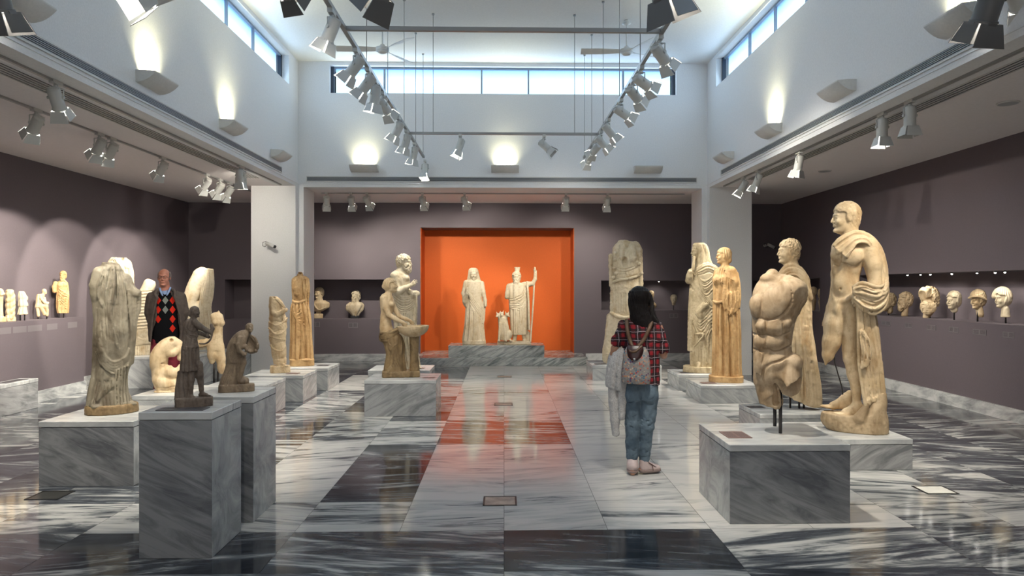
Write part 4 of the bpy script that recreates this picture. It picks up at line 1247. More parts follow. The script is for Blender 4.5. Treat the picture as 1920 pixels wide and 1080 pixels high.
def s23():
    f = Fig('marble_statue', 'tallest statue at right, nude man in profile with a cloak over shoulder and forearm', 'statue', (1360, 360, 2.16), 1603, 6.42, .269)
    # body -------------------------------------------------------
    s = f.sc(370, 670, 35, 1000, 110, .0075)
    head(s, (482, 106, 5), 128, yaw=68, pitch=0, hair='short', seed=3, neck=False, hairvol=1.03)
    s.cap((500, 140, 12), (512, 205, 14), 34, 44, 14)
    s.loft([(180, 522, 16, 52, 42), (212, 512, 12, 84, 58), (258, 503, 6, 78, 66), (308, 491, 4, 65, 58), (355, 487, 4, 57, 50), (400, 492, 6, 62, 54), (440, 498, 8, 66, 57), (480, 500, 8, 60, 50)], 12)
    s.ell((458, 252, -38), (34, 32, 26), 22); s.ell((512, 262, -50), (44, 34, 22), 20)
    s.ell((468, 372, -34), (34, 42, 20), 22); s.ell((450, 320, -30), (20, 22, 16), 16)
    s.curve([(430, 405, -20), (455, 445, -40), (500, 430, -52), (540, 405, -46)], 5, 5, 5, 12)
    s.snap(); s.groove([(476, 240), (471, 285), (463, 330), (460, 372)], 1.8, 1.2, 6)
    s.groove([(432, 292), (458, 302), (480, 288), (520, 302), (552, 280)], 3.2, 2.5, 6)
    s.groove([(440, 408), (452, 436), (470, 462)], 3, 2.5, 5); s.groove([(556, 400), (520, 430), (486, 462)], 3.2, 2.5, 6); s.snap(False)
    s.ell((466, 392, -50), (4, 5, 6), 2, 'sub')
    # his left arm under the cloak
    s.line([(580, 222, -8, 38), (598, 300, -22, 35), (606, 375, -36, 27), (570, 415, -62, 24), (528, 425, -74, 17)], 30, 12)
    hand(s, (532, 424, -74), (522, 476, -74), 14, .8)
    # his right arm behind the trunk
    s.line([(466, 240, 34, 26), (450, 330, 44, 26), (446, 400, 44, 24), (425, 470, 20, 19), (410, 500, 10, 13)], 30, 10)
    hand(s, (411, 498, 8), (398, 556, 0), 14, .55, thumb=-1)
    # legs
    s.line([(458, 470, -4, 47), (440, 540, -16, 44), (428, 610, -22, 37), (414, 662, -26, 27)], 40, 16)
    s.cap((412, 660, -26), (404, 700, -26), 22, 5, 10)
    s.cut((415, 690, -26), (-.25, .9, .3), 5, 9, 2) if False else None
    s.line([(512, 470, 4, 50), (508, 560, 2, 42), (506, 640, 0, 33), (506, 672, -4, 30), (522, 740, 8, 29), (530, 800, 10, 21), (532, 862, 8, 16)], 40, 12)
    s.ell((492, 668, -22), (15, 17, 12), 8); s.ell((530, 730, 22), (20, 40, 18), 12)
    foot(s, (534, 872, 6), (446, 908, -22), 25)
    foot(s, (488, 846, 60), (386, 890, 40), 23); s.cap((488, 846, 60), (503, 828, 62), 20, 17, 6); s.cap((488, 850, 60), (505, 868, 62), 20, 17, 6)
    s.cut((498, 822, 60), (.35, -.95, 0), 0, 9, 2) if False else None
    s.ell((452, 478, -50), (13, 24, 13), 8)
    s.rough(.8, 14, 2)
    f.add(s, 'figure', 'm_cream')
    # cloak ------------------------------------------------------
    s = f.sc(425, 672, 150, 880, 110, .0075)
    sheet(s, [(440, 216, -52), (468, 188, -54), (520, 166, -34), (566, 170, -8), (608, 200, 14), (638, 258, 24), (652, 330, 20), (650, 405, -6)],
             [(492, 262, -84), (508, 236, -84), (532, 206, -74), (572, 206, -54), (606, 240, -36), (626, 300, -24), (634, 350, -22), (632, 420, -40)], 6, 8.5, seed=4, k=2)
    s.ell((458, 236, -58), (14, 22, 14), 6); s.ell((490, 246, -72), (14, 22, 14), 6)
    s.loft([(190, 566, 30, 40, 26), (230, 600, 30, 34, 30), (320, 622, 20, 30, 34), (420, 620, 4, 34, 40), (470, 600, -8, 46, 34)], 14)
    sheet(s, [(520, 384, -88), (556, 368, -98), (606, 384, -96), (644, 376, -66), (652, 350, -30)],
             [(528, 440, -88), (560, 476, -96), (604, 488, -86), (642, 460, -56), (656, 400, -20)], 7, 9, seed=8, k=2)
    sheet(s, [(536, 450, -84), (538, 560, -80), (540, 670, -76), (552, 770, -72), (566, 852, -66)],
             [(596, 470, -50), (618, 600, -40), (634, 700, -30), (642, 780, -22), (646, 815, -18)], 9, 6.5, seed=5, k=1.5)
    s.loft([(460, 572, -22, 34, 30), (600, 592, -14, 36, 34), (740, 600, -6, 38, 38), (820, 606, 0, 38, 36)], 10)
    sheet(s, [(560, 560, -92), (580, 590, -96), (588, 640, -94), (578, 690, -90)], [(548, 560, -90), (556, 620, -92), (560, 660, -90), (552, 700, -88)], 3, 8, seed=2, k=3)
    pleats(s, [(446, 222), (482, 196), (530, 174), (572, 178), (606, 206), (636, 262), (648, 330), (650, 390)], [(490, 256), (508, 236), (536, 208), (574, 206), (600, 240), (618, 296), (628, 350), (634, 400)], 5, 3.6, seed=3)
    pleats(s, [(530, 392), (560, 378), (604, 392), (640, 380)], [(534, 436), (562, 468), (602, 476), (640, 450)], 5, 3.2, seed=5)
    pleats(s, [(542, 470), (544, 560), (548, 670), (556, 770), (566, 830)], [(590, 478), (612, 600), (628, 700), (636, 770), (640, 806)], 6, 3.4, seed=6)
    s.rough(1.0, 12, 5)
    f.add(s, 'cloak', 'm_cream')
    # base -------------------------------------------------------
    s = f.sc(370, 670, 800, 1010, 120, .009)
    s.loft([(900, 520, 10, 136, 84), (926, 520, 8, 140, 86), (960, 530, 0, 128, 80), (988, 560, -4, 104, 72), (997, 565, -4, 100, 70)], 4)
    s.loft([(806, 622, 0, 30, 34), (840, 618, -4, 38, 44), (880, 604, -8, 48, 56), (930, 596, -8, 62, 64), (990, 596, -6, 62, 66)], 16)
    s.cap((575, 850, -60), (545, 905, -60), 10, 26, 10)
    s.rough(3.2, 13, 1, v=(915, 1020)); s.rough(1.6, 5, 4, v=(915, 1020)); s.rough(1.5, 16, 6, v=(800, 915))
    f.add(s, 'base', 'm_tan')
    bm = B(); P = [f.loc(*q) for q in ((437, 650, -10), (440, 690, 0), (455, 745, 20), (468, 790, 40), (476, 838, 55))]
    polytube(bm, P, .006, 8); obj('support_rod', bm, M['rod'], f.root)
s23()
def rods(f, lst, r=.011):
    for a, b in lst:
        bm = B(); tube(bm, f.loc(*a), f.loc(*b), r, n=12); obj('support_rod', bm, M['rod'], f.root)

def s22():  # big torso on two rods
    f = Fig('marble_torso', 'headless armless male marble torso with deep muscles, held on two dark rods', 'statue', (1360, 360, 2.16), 1462, 5.02, .535)
    s = f.sc(70, 350, 300, 915, 120, .006)
    s.loft([(332, 208, 22, 34, 30), (352, 212, 18, 70, 46), (385, 214, 8, 98, 64), (430, 213, 0, 108, 76), (480, 203, -4, 104, 80), (515, 196, -4, 90, 74), (560, 192, -4, 84, 70), (610, 190, -2, 80, 64), (645, 190, 0, 80, 62), (690, 204, 0, 94, 68), (735, 210, 0, 99, 70), (775, 206, 6, 90, 64)], 14)
    s.ell((172, 352, -4), (34, 22, 34), 14)
    s.cap((186, 352, 10), (190, 336, 12), 36, 26, 14)
    s.ell((124, 462, -48), (28, 44, 26), 16, tilt=-10); s.ell((198, 446, -56), (70, 48, 30), 20, tilt=-14); s.ell((255, 400, -40), (50, 42, 34), 18)
    s.ell((284, 412, -14), (50, 56, 56), 18); s.cap((255, 372, -6), (292, 392, -10), 36, 36, 14)
    # below the breast, flank and belly muscles
    s.snap(); s.groove([(104, 502), (122, 514), (140, 508), (160, 516), (198, 512), (236, 490), (264, 456)], 4.6, 3.6, 6)
    s.groove([(152, 410), (146, 455), (141, 500)], 3.2, 4, 6); s.groove([(262, 456), (270, 430), (266, 400)], 3.5, 2.5, 5); s.snap(False)
    s.ell((150, 542, -62), (30, 22, 20), 10); s.ell((198, 545, -64), (34, 24, 20), 10, tilt=-8); s.ell((245, 528, -50), (30, 20, 24), 10, tilt=-22)
    for i in range(4): s.curve([(212+i*17, 520-i*4, -70+i*7), (224+i*15, 540-i*6, -70+i*9), (228+i*15, 566-i*8, -66+i*10)], 6.5, 5, 4, 5)
    s.ell((186, 606, -56), (52, 26, 20), 10, tilt=-6); s.ell((134, 604, -50), (22, 28, 18), 10)
    s.ell((205, 690, -52), (46, 34, 22), 12, tilt=-20); s.ell((138, 690, -50), (26, 56, 20), 12)
    s.ell((278, 690, -20), (36, 40, 44), 16)
    s.snap()
    s.groove([(106, 572), (140, 580), (172, 576), (214, 582), (262, 562)], 4.2, 3.5, 6); s.groove([(104, 634), (140, 642), (172, 636), (214, 642), (266, 616)], 4.8, 4, 6)
    s.groove([(166, 520), (163, 580), (162, 640), (150, 690)], 3.4, 3.2, 8); s.groove([(232, 530), (236, 575), (262, 600)], 3.6, 3, 6)
    s.groove([(106, 700), (128, 730), (146, 752)], 4, 4, 5); s.groove([(148, 752), (158, 712), (184, 690), (226, 676), (270, 650)], 5, 4.5, 7)
    s.snap(False)
    # thighs
    s.cap((168, 770, 6), (184, 850, 6), 54, 50, 14); s.cap((258, 742, -26), (262, 778, -46), 52, 46, 10)
    s.cut((190, 872, 0), (-.22, .97, 0), 4, 12, 3)
    s.push(); s.ell((290, 426, -20), (900, 900, 900), 0); s.V = s.stack.pop()
    # broken faces: arm socket, front thigh, groin
    s.box((346, 444, -84), (60, 78, 90), 3, 'sub', tilt=14, yaw=43)
    s.box((238, 842, -96), (120, 46, 62), 5, 'sub', tilt=-34); s.ell((212, 790, -70), (36, 40, 34), 8, 'sub')
    s.cap((196, 770, -30), (204, 850, -24), 9, 14, 6, 'sub')
    s.rough(1.2, 20, 2); s.rough(2.2, 7, 3, u=(262, 345), v=(390, 560)); s.rough(2.0, 8, 4, u=(190, 320), v=(745, 860))
    s.curve([(200, 360, -70), (206, 375, -74), (200, 392, -78)], 4, 6, 4, 3, 'sub')
    f.add(s, 'figure', 'm_honey2')
    rods(f, [((223, 752, -10), (223, 974, -14)), ((200, 840, 14), (200, 952, 14))], .0125)
M['m_honey2'] = statue_mat('marble_ochre', (.56,.42,.27), (.42,.295,.175), (.25,.145,.06), .45, seed=8, scale=4)
s22()

def s21():  # cloaked man behind the torso
    f = Fig('marble_statue', 'cloaked man with curly hair in profile, behind the big headless torso', 'statue', (1360, 360, 2.16), 1500, 7.68, .25)
    s = f.sc(170, 400, 180, 890, 90, .0085)
    head(s, (252, 243, 0), 100, yaw=66, hair='curly', seed=6, neck=False)
    s.cap((262, 270, 6), (272, 330, 10), 27, 38, 10)
    s.loft([(312, 268, 10, 40, 30), (345, 268, 8, 72, 46), (420, 270, 4, 80, 56), (520, 268, 2, 82, 56), (640, 276, 2, 90, 56), (760, 292, 4, 92, 50), (868, 310, 6, 84, 40)], 10,
           fold=[dict(n=9, amp=3.4, ph=.5, tw=.004, sharp=.7, warp=1.2, ws=.02, v0=430, v1=900, e=60)])
    s.snap()
    f_ = [(222, 330, -40), (262, 316, -54), (306, 330, -34), (334, 372, -10)]
    sheet(s, [(212, 340, -30), (240, 306, -30), (272, 296, -20), (310, 316, 0), (336, 360, 8)], [(222, 392, -62), (262, 374, -64), (296, 372, -54), (326, 394, -40), (346, 430, -14)], 6, 9, seed=3, k=3)
    sheet(s, [(318, 360, -40), (336, 480, -36), (348, 640, -26), (368, 860, -10)], [(262, 380, -58), (268, 500, -62), (270, 640, -58), (262, 800, -48)], 7, 8, seed=6, k=5)
    s.snap(False)
    pleats(s, [(214, 346), (240, 316), (272, 306), (306, 326), (326, 364)], [(224, 384), (260, 368), (292, 368), (318, 390), (336, 424)], 4, 3.6, seed=2)
    pleats(s, [(272, 410), (276, 520), (280, 660), (276, 790)], [(334, 420), (342, 540), (350, 680), (366, 840)], 5, 3.8, seed=5)
    s.cut((300, 846, 0), (-.36, .93, 0), 5, 14, 2)
    s.rough(1.0, 14, 3)
    f.add(s, 'figure', 'm_cream')
    rods(f, [((262, 815, 0), (262, 880, 0)), ((299, 835, 10), (299, 888, 10)), ((318, 840, 20), (318, 884, 20))], .012)
s21()

def s20():  # pleated robe
    f = Fig('marble_statue', 'woman in a long pleated honey-coloured robe in profile, in front of the right column', 'statue', (1270, 440, 3.721), 1361, 9.92, .248)
    s = f.sc(205, 470, 80, 1050, 105, .0085)
    head(s, (318, 150, 0), 112, yaw=72, hair='wave', seed=2, neck=False, hairvol=1.04)
    s.ell((362, 176, 6), (20, 24, 22), 8)
    s.cap((328, 188, 4), (338, 250, 6), 26, 38, 12)
    s.loft([(222, 340, 8, 40, 34), (250, 336, 6, 78, 54), (300, 334, 2, 84, 62), (380, 336, 2, 86, 62), (465, 338, 2, 88, 62), (478, 340, 2, 86, 58)], 8,
           fold=[dict(n=11, amp=2.4, ph=.3, tw=.004, sharp=.6, warp=1.5, ws=.02)])
    s.ell((272, 318, -40), (28, 34, 26), 16); s.ell((318, 320, -58), (34, 34, 24), 16)
    s.loft([(462, 340, 2, 84, 58), (560, 342, 2, 88, 62), (720, 344, 2, 92, 66), (880, 344, 2, 94, 70), (990, 346, 2, 98, 74)], 5,
           fold=[dict(n=13, amp=8.5, ph=.8, tw=.0005, sharp=.75, warp=.8, ws=.01)])
    # overfold edge and sleeve
    s.curve([(250, 462, -40), (278, 472, -64), (318, 466, -68), (345, 462, -64)], 8, 7, 5, 4)
    sheet(s, [(330, 250, -50), (330, 340, -66), (326, 430, -72), (330, 500, -70), (356, 545, -66)], [(412, 270, -16), (425, 360, -20), (424, 450, -22), (414, 520, -26), (372, 552, -60)], 6, 12, seed=9, k=6)
    s.line([(372, 262, -30, 42), (384, 330, -40, 38), (382, 400, -50, 24)], 40, 14)
    s.ell((364, 378, -92), (20, 34, 26), 5, 'sub'); s.ell((362, 436, -88), (10, 40, 14), 5, 'sub')
    sheet(s, [(352, 410, -84), (346, 470, -84), (360, 540, -76)], [(400, 400, -70), (404, 470, -70), (384, 548, -66)], 3, 9, seed=1)
    sheet(s, [(400, 250, 20), (426, 330, 16), (434, 420, 14), (432, 500, 14)], [(418, 270, -20), (430, 340, -20), (436, 430, -20), (430, 505, -20)], 4, 10, seed=3)
    pleats(s, [(262, 330), (264, 380), (262, 450)], [(318, 300), (322, 380), (324, 455)], 5, 2.6, seed=4)
    pleats(s, [(300, 236), (290, 270), (284, 310)], [(338, 240), (336, 290), (332, 340)], 3, 2.4, seed=8)
    pleats(s, [(338, 300), (334, 380), (334, 460), (350, 520)], [(404, 330), (412, 400), (408, 470), (380, 530)], 5, 3.6, seed=6)
    pleats(s, [(270, 486), (268, 640), (266, 800), (264, 965)], [(420, 560), (424, 660), (428, 810), (432, 965)], 9, 4.2, seed=7)
    s.rough(1.0, 14, 3)
    f.add(s, 'figure', 'm_honey')
    s = f.sc(205, 470, 960, 1060, 105, .009)
    s.loft([(982, 340, 0, 122, 92), (1000, 340, 0, 122, 92), (1052, 340, 0, 124, 94)], 3, pw=3.2); s.rough(1.5, 14, 3)
    f.add(s, 'base', 'm_honey')
s20()

def s19():  # veiled woman
    f = Fig('marble_statue', 'tall veiled woman wrapped in a heavy mantle, one hand lifted to her chin', 'statue', (1270, 440, 3.721), 1315, 11.05, .247)
    s = f.sc(25, 310, 40, 975, 110, .0095)
    head(s, (140, 122, 6), 108, yaw=62, hair='wave', seed=2, neck=False, pitch=0)
    s.cap((152, 170, 8), (165, 230, 10), 26, 40, 12)
    # veil over the crown and down to the shoulders
    s.push(); s.loft([(56, 152, 14, 34, 30), (72, 156, 14, 50, 44), (110, 166, 16, 54, 50), (160, 172, 18, 56, 52), (215, 178, 18, 72, 56)], 6, fold=[dict(n=7, amp=2.2, ph=1, sharp=.6, tw=.01)])
    s.ell((112, 136, -14), (40, 54, 52), 6, 'sub'); s.pop(3)
    s.loft([(195, 185, 14, 44, 40), (225, 188, 10, 84, 58), (300, 182, 4, 92, 66), (400, 176, 2, 94, 66), (520, 172, 2, 86, 62), (660, 168, 2, 84, 62), (800, 168, 4, 82, 62), (920, 172, 4, 80, 62)], 10,
           fold=[dict(n=8, amp=3.6, ph=.4, tw=.012, sharp=.65, warp=1.6, ws=.012, v0=500, v1=960, e=60)])
    s.snap()
    # mantle folds sweeping from the raised hand
    sheet(s, [(110, 262, -62), (150, 232, -62), (205, 206, -46), (262, 222, -6), (286, 250, 16)], [(124, 282, -74), (170, 262, -76), (222, 246, -62), (268, 262, -26), (284, 290, 4)], 4, 9, seed=4, k=4)
    for i in range(9):
        t = i/8; s.curve([(132+12*t, 262+70*t, -78), (158+18*t, 310+60*t, -84), (196+10*t, 322+72*t, -80), (244, 292+90*t, -52), (272, 250+110*t, -18)], 6.5, 5, 5, 3)
    sheet(s, [(70, 300, -50), (110, 362, -74), (170, 446, -82), (222, 520, -64)], [(96, 292, -66), (140, 348, -84), (196, 420, -84), (240, 480, -58)], 4, 9, seed=2, k=4)
    s.curve([(205, 480, -76), (170, 510, -80), (150, 545, -78), (160, 568, -74)], 20, 14, 5, 12)
    for i in range(7):
        t = i/6; s.curve([(96+6*t, 470+20*t, -58), (120, 560+70*t, -72), (160, 590+110*t, -78), (226, 520+150*t, -58), (250, 500+150*t, -34)], 5, 4, 5, 4)
    sheet(s, [(92, 380, -20), (84, 520, -26), (80, 660, -24), (78, 806, -22)], [(110, 400, -50), (102, 530, -56), (98, 660, -52), (98, 806, -48)], 3, 9, seed=5)
    s.snap(False)
    s.line([(80, 320, -30, 26), (84, 290, -50, 22), (88, 262, -62, 18)], 20, 10); hand(s, (84, 280, -62), (100, 232, -70), 15, .9)
    s.curve([(130, 690, -76), (180, 690, -80), (150, 740, -84), (116, 780, -74)], 7, 5, 6, 3)
    s.curve([(118, 156, -34), (112, 200, -50), (108, 246, -60)], 9, 10, 5, 4)
    pleats(s, [(118, 266), (156, 244), (206, 222), (256, 236), (276, 270)], [(126, 286), (172, 282), (222, 268), (262, 286), (276, 310)], 3, 3.0, seed=3)
    pleats(s, [(140, 270), (160, 318), (196, 330), (238, 300), (262, 270)], [(160, 350), (184, 420), (214, 430), (250, 390), (268, 360)], 7, 3.0, seed=4)
    pleats(s, [(82, 320), (118, 378), (170, 450), (214, 505)], [(98, 310), (142, 368), (194, 436), (232, 480)], 3, 3.0, seed=6)
    pleats(s, [(98, 480), (118, 560), (150, 610), (190, 590)], [(110, 640), (150, 740), (196, 740), (244, 640)], 7, 3.2, seed=8)
    pleats(s, [(92, 420), (86, 560), (84, 700), (82, 800)], [(108, 430), (102, 560), (100, 700), (98, 800)], 2, 3.0, seed=9)
    pleats(s, [(110, 700), (112, 800), (114, 905)], [(238, 700), (238, 800), (240, 905)], 7, 3.4, seed=12)
    pleats(s, [(172, 70), (186, 120), (196, 180)], [(212, 90), (220, 150), (236, 200)], 3, 2.4, seed=13)
    s.rough(1.4, 10, 3, v=(480, 960)); foot(s, (150, 900, -50), (140, 934, -92), 18, k=4)
    f.add(s, 'figure', 'm_tan2')
    s = f.sc(25, 310, 890, 985, 115, .01); s.loft([(916, 158, 0, 118, 90), (968, 156, 0, 120, 94), (975, 156, 0, 118, 92)], 3, pw=3); s.rough(2.2, 14, 3)
    f.add(s, 'base', 'm_tan2')
M['m_tan2'] = statue_mat('marble_weathered', (.56,.46,.30), (.42,.33,.20), (.25,.18,.09), .45, seed=9, scale=4)
s19()

def s17():  # armoured torso
    f = Fig('marble_torso', 'broad headless armoured torso with a broken neck, standing behind the woman with the backpack', 'statue', (1120, 430, 4.0), 1171, 12.25, .255)
    s = f.sc(35, 370, 65, 1010, 115, .0105)
    s.loft([(92, 232, 14, 62, 40), (112, 226, 10, 92, 56), (150, 222, 6, 108, 66), (240, 222, 2, 112, 72), (330, 222, 0, 106, 70), (400, 222, 0, 106, 70), (440, 220, 0, 120, 76), (500, 218, 0, 122, 76), (600, 216, 0, 120, 74), (640, 212, 2, 112, 66)], 8)
    s.cap((180, 112, 0), (168, 150, 0), 34, 44, 14); s.cap((290, 116, 0), (306, 160, 0), 26, 34, 10)
    s.ell((205, 96, -10), (34, 16, 30), 10); s.ell((215, 100, -60), (26, 50, 34), 8, 'sub')
    s.curve([(206, 230, -60), (204, 280, -74)], 20, 10, 4, 8, 'sub'); 
    s.cap((186, 130, -48), (180, 210, -66), 22, 18, 10); s.cap((262, 130, -48), (268, 220, -66), 26, 26, 10)
    s.curve([(118, 396, -52), (160, 380, -72), (210, 374, -78), (270, 362, -74), (322, 344, -48)], 9, 8, 5, 3)
    # tongues and lappets of the skirt
    for i in range(8): s.ell((112+i*29, 440+6*math.sin(i*1.7), -68+abs(i-3.5)**2*2.6), (15, 20, 9), 3)
    for i in range(10): 
        x = 104+i*25; z = -66+abs(i-4.5)**2*2.0
        s.box((x, 545, z), (9.5, 72, 7), 3, rnd=4)
    s.curve([(104, 625, -54), (150, 650, -72), (215, 655, -78), (290, 640, -70), (330, 620, -50)], 12, 10, 5, 4)
    for x, v in ((130, 180), (132, 230), (125, 290), (140, 330), (310, 260), (330, 330), (120, 360)): s.ell((x, v, -58), (15, 13, 12), 4)
    s.cap((100, 200, -20), (104, 420, -10), 18, 16, 6); s.cap((316, 160, -30), (322, 420, -20), 22, 22, 6)
    s.line([(165, 640, 0, 62), (150, 760, 0, 52), (140, 900, 0, 50)], 50, 20); s.line([(270, 640, 0, 62), (280, 780, 0, 46), (276, 930, 0, 40)], 50, 20)
    s.line([(96, 660, 10, 30), (100, 760, 10, 40), (88, 900, 10, 48), (80, 960, 10, 50)], 40, 14)
    s.loft([(930, 180, 0, 130, 80), (985, 180, 0, 134, 84), (1003, 180, 0, 134, 84)], 6)
    s.rough(2.4, 12, 3); s.rough(1.4, 6, 5, v=(150, 700)); pleats(s, [(108, 480), (108, 550), (106, 612)], [(330, 480), (332, 550), (330, 612)], 12, 3.4, seed=3); pleats(s, [(112, 250), (170, 280), (230, 280), (300, 250)], [(112, 360), (170, 372), (230, 370), (316, 340)], 3, 3, seed=5); s.cut((250, 82, 0), (.1, -1, .1), 6, 22, 4)
    f.add(s, 'figure', 'm_white')
s17()

def busts():
    f = Fig('marble_bust', 'pale marble bust in the right rear niche, beside the hair of the woman', 'bust', (1120, 430, 4.0), 1222, 15.22, 1.09)
    s = f.sc(350, 480, 445, 625, 45, .012)
    head(s, (405, 492, 0), 62, yaw=-20, hair='short', neck=False); s.cap((405, 515, 0), (405, 550, 0), 15, 20, 8)
    s.ell((405, 572, 0), (40, 28, 26), 10); s.cap((405, 590, 0), (405, 610, 0), 18, 22, 5); f.add(s, 'figure', 'm_cream')
    f = Fig('marble_portrait', 'small white marble head on a thin rod in the right rear niche', 'head', (1120, 430, 4.0), 1262.5, 15.22, 1.09)
    s = f.sc(530, 610, 480, 570, 40, .010); head(s, (572, 525, 0), 68, yaw=8, hair='short', neck=(0, .1, -.5)); f.add(s, 'figure', 'm_white')
    rods(f, [((572, 555, 2), (572, 611, 2))], .01)
    f = Fig('marble_bust', 'cream bust with broad bare chest in the left rear niche, half behind the column edge', 'bust', (380, 420, 3.0), 597, 15.25, .91)
    s = f.sc(590, 730, 340, 545, 45, .011)
    head(s, (653, 390, 0), 64, yaw=40, hair='short', neck=False, seed=4); s.cap((655, 412, 0), (658, 445, 2), 17, 24, 8)
    s.loft([(430, 660, 2, 30, 20), (448, 662, 0, 50, 28), (470, 660, 0, 46, 26), (492, 652, 0, 22, 18)], 6); s.cap((700, 452, -4), (702, 462, -4), 14, 12, 8)
    s.cap((652, 488, 0), (652, 506, 0), 12, 16, 4); s.box((650, 518, 0), (27, 13, 20), 3, rnd=3)
    s.curve([(622, 448, -18), (650, 480, -32), (690, 470, -28)], 4, 3, 5, 3); f.add(s, 'figure', 'm_cream')
    f = Fig('marble_bust', 'bearded draped marble bust alone in the middle of the left rear niche', 'bust', (380, 420, 3.0), 665.5, 15.25, .91)
    s = f.sc(785, 925, 355, 545, 45, .011)
    head(s, (860, 408, 0), 64, yaw=30, hair='curly', beard=True, neck=False, seed=7); s.cap((862, 432, 2), (862, 455, 2), 18, 26, 8)
    s.loft([(440, 860, 2, 34, 22), (458, 858, 0, 50, 28), (480, 856, 0, 48, 26), (505, 858, 0, 26, 18), (532, 862, 0, 8, 8)], 6, fold=[dict(n=7, amp=2, ph=0, sharp=.6, tw=.05)])
    s.rough(1.0, 7, 1); f.add(s, 'figure', 'm_white')
    bm = B(); box(bm, -.09, .09, -.06, .06, 0, .06); obj('stand', bm, M['black'], f.root)
busts()

def niche_heads():
    C = (1560, 460, 4.153)
    def hd(u, v, size, label, mat, yaw, pitch, hair, beard, rod, px=None, seed=1, neck=None, brk=None, vol=1.0, extra=None, face=True):
        px = 1560 + u/C[2]; D = 6.27*F/(px-945)
        f = Fig('marble_portrait', label, 'head', C, px, D, 1.14, 'marble heads in the right wall niche' if 0 else None)
        m = size*.95
        s = f.sc(u-m, u+m, v-size*.75, v+size*.95, m*.9, .007)
        head(s, (u, v, 0), size, yaw=yaw, pitch=pitch, hair=hair, beard=beard, neck=neck, seed=seed, hairvol=vol, face=face)
        if extra: extra(s)
        s.rough(size*.012, size*.12, seed)
        f.add(s, 'figure', mat)
        rods(f, [((u+rod, v+size*.35, 0), (u+rod, f.ov-.5, 0))], .010)
        return f
    hd(440, 435, 118, 'dark bearded marble head in the right niche, half hidden by the cloaked nude', 'm_tan', 60, 0, 'curly', True, 0, seed=2, neck=(0, .1, -.62))
    hd(565, 432, 128, 'bearded brownish marble head with curls, second in the right niche', 'm_tan', 62, 0, 'curly', True, 10, seed=3, neck=(.0, .0, -.85))
    def big(s):
        s.ell((720, 375, -50), (50, 52, 40), 14); s.rough(5, 26, 4, u=(650, 790), v=(310, 460)); s.ell((690, 400, -92), (44, 48, 34), 10, 'sub')
        s.ell((748, 480, -60), (66, 56, 26), 10); s.rough(4, 15, 8, v=(440, 560), ridge=True); s.cap((760, 500, 0), (730, 556, 0), 44, 26, 14)
    hd(748, 428, 176, 'largest marble head of the right niche, face broken away, thick beard', 'm_cream', 40, 8, 'curly', False, 15, seed=4, extra=big, face=False, vol=1.1, neck=False)
    hd(943, 432, 142, 'smooth oval marble head without a beard in the middle of the right niche', 'm_white', 38, 0, 'short', False, 8, seed=5, neck=(0, .1, -.45), vol=1.04)
    def dia(s): s.curve([(1062, 410, -40), (1100, 398, -66), (1150, 400, -60), (1200, 420, -20)], 8, 8, 5, 4)
    hd(1130, 428, 140, 'marble head with a headband and orange-stained curls in the right niche', 'm_cream', 42, 5, 'curly', False, 4, seed=6, neck=(.05, .15, -.78), extra=dia, vol=1.12)
    def wreath(s):
        for i in range(16):
            a = PI*i/15; s.ell((1325-66*math.cos(a), 400-66*math.sin(a)*.95, -6+14*math.sin(a)), (18, 18, 24), 6)
        s.cap((1350, 500, 4), (1352, 560, 4), 34, 40, 10); s.cap((1352, 560, 4), (1356, 590, 4), 34, 12, 10)
    hd(1325, 418, 150, 'marble head with a tall rolled hairdo and long neck, rightmost in the right niche', 'm_white', 50, 0, 'wave', False, 28, seed=7, extra=wreath, neck=False, vol=1.12)
    # far niche pair behind the cloaked man
    C2 = (1390, 370, 4.697)
    for u, v, sz, lab, mat in ((628, 830, 80, 'small glowing bust in the far right niche, left one of two', 'm_cream'), (702, 845, 84, 'small glowing bust in the far right niche, right one of two', 'm_cream')):
        px = 1390+u/C2[2]; D = 6.25*F/(px-945)
        f = Fig('marble_bust', lab, 'bust', C2, px, D, 1.12)
        s = f.sc(u-45, u+45, v-50, f.ov+4, 40, .012)
        head(s, (u, v, 0), sz, yaw=55, hair='short', neck=False); s.cap((u+4, v+25, 0), (u+4, v+70, 0), 20, 26, 8); s.cap((u+4, v+80, 0), (u+4, f.ov-6, 0), 30, 16, 8)
        f.add(s, 'figure', mat)
niche_heads()
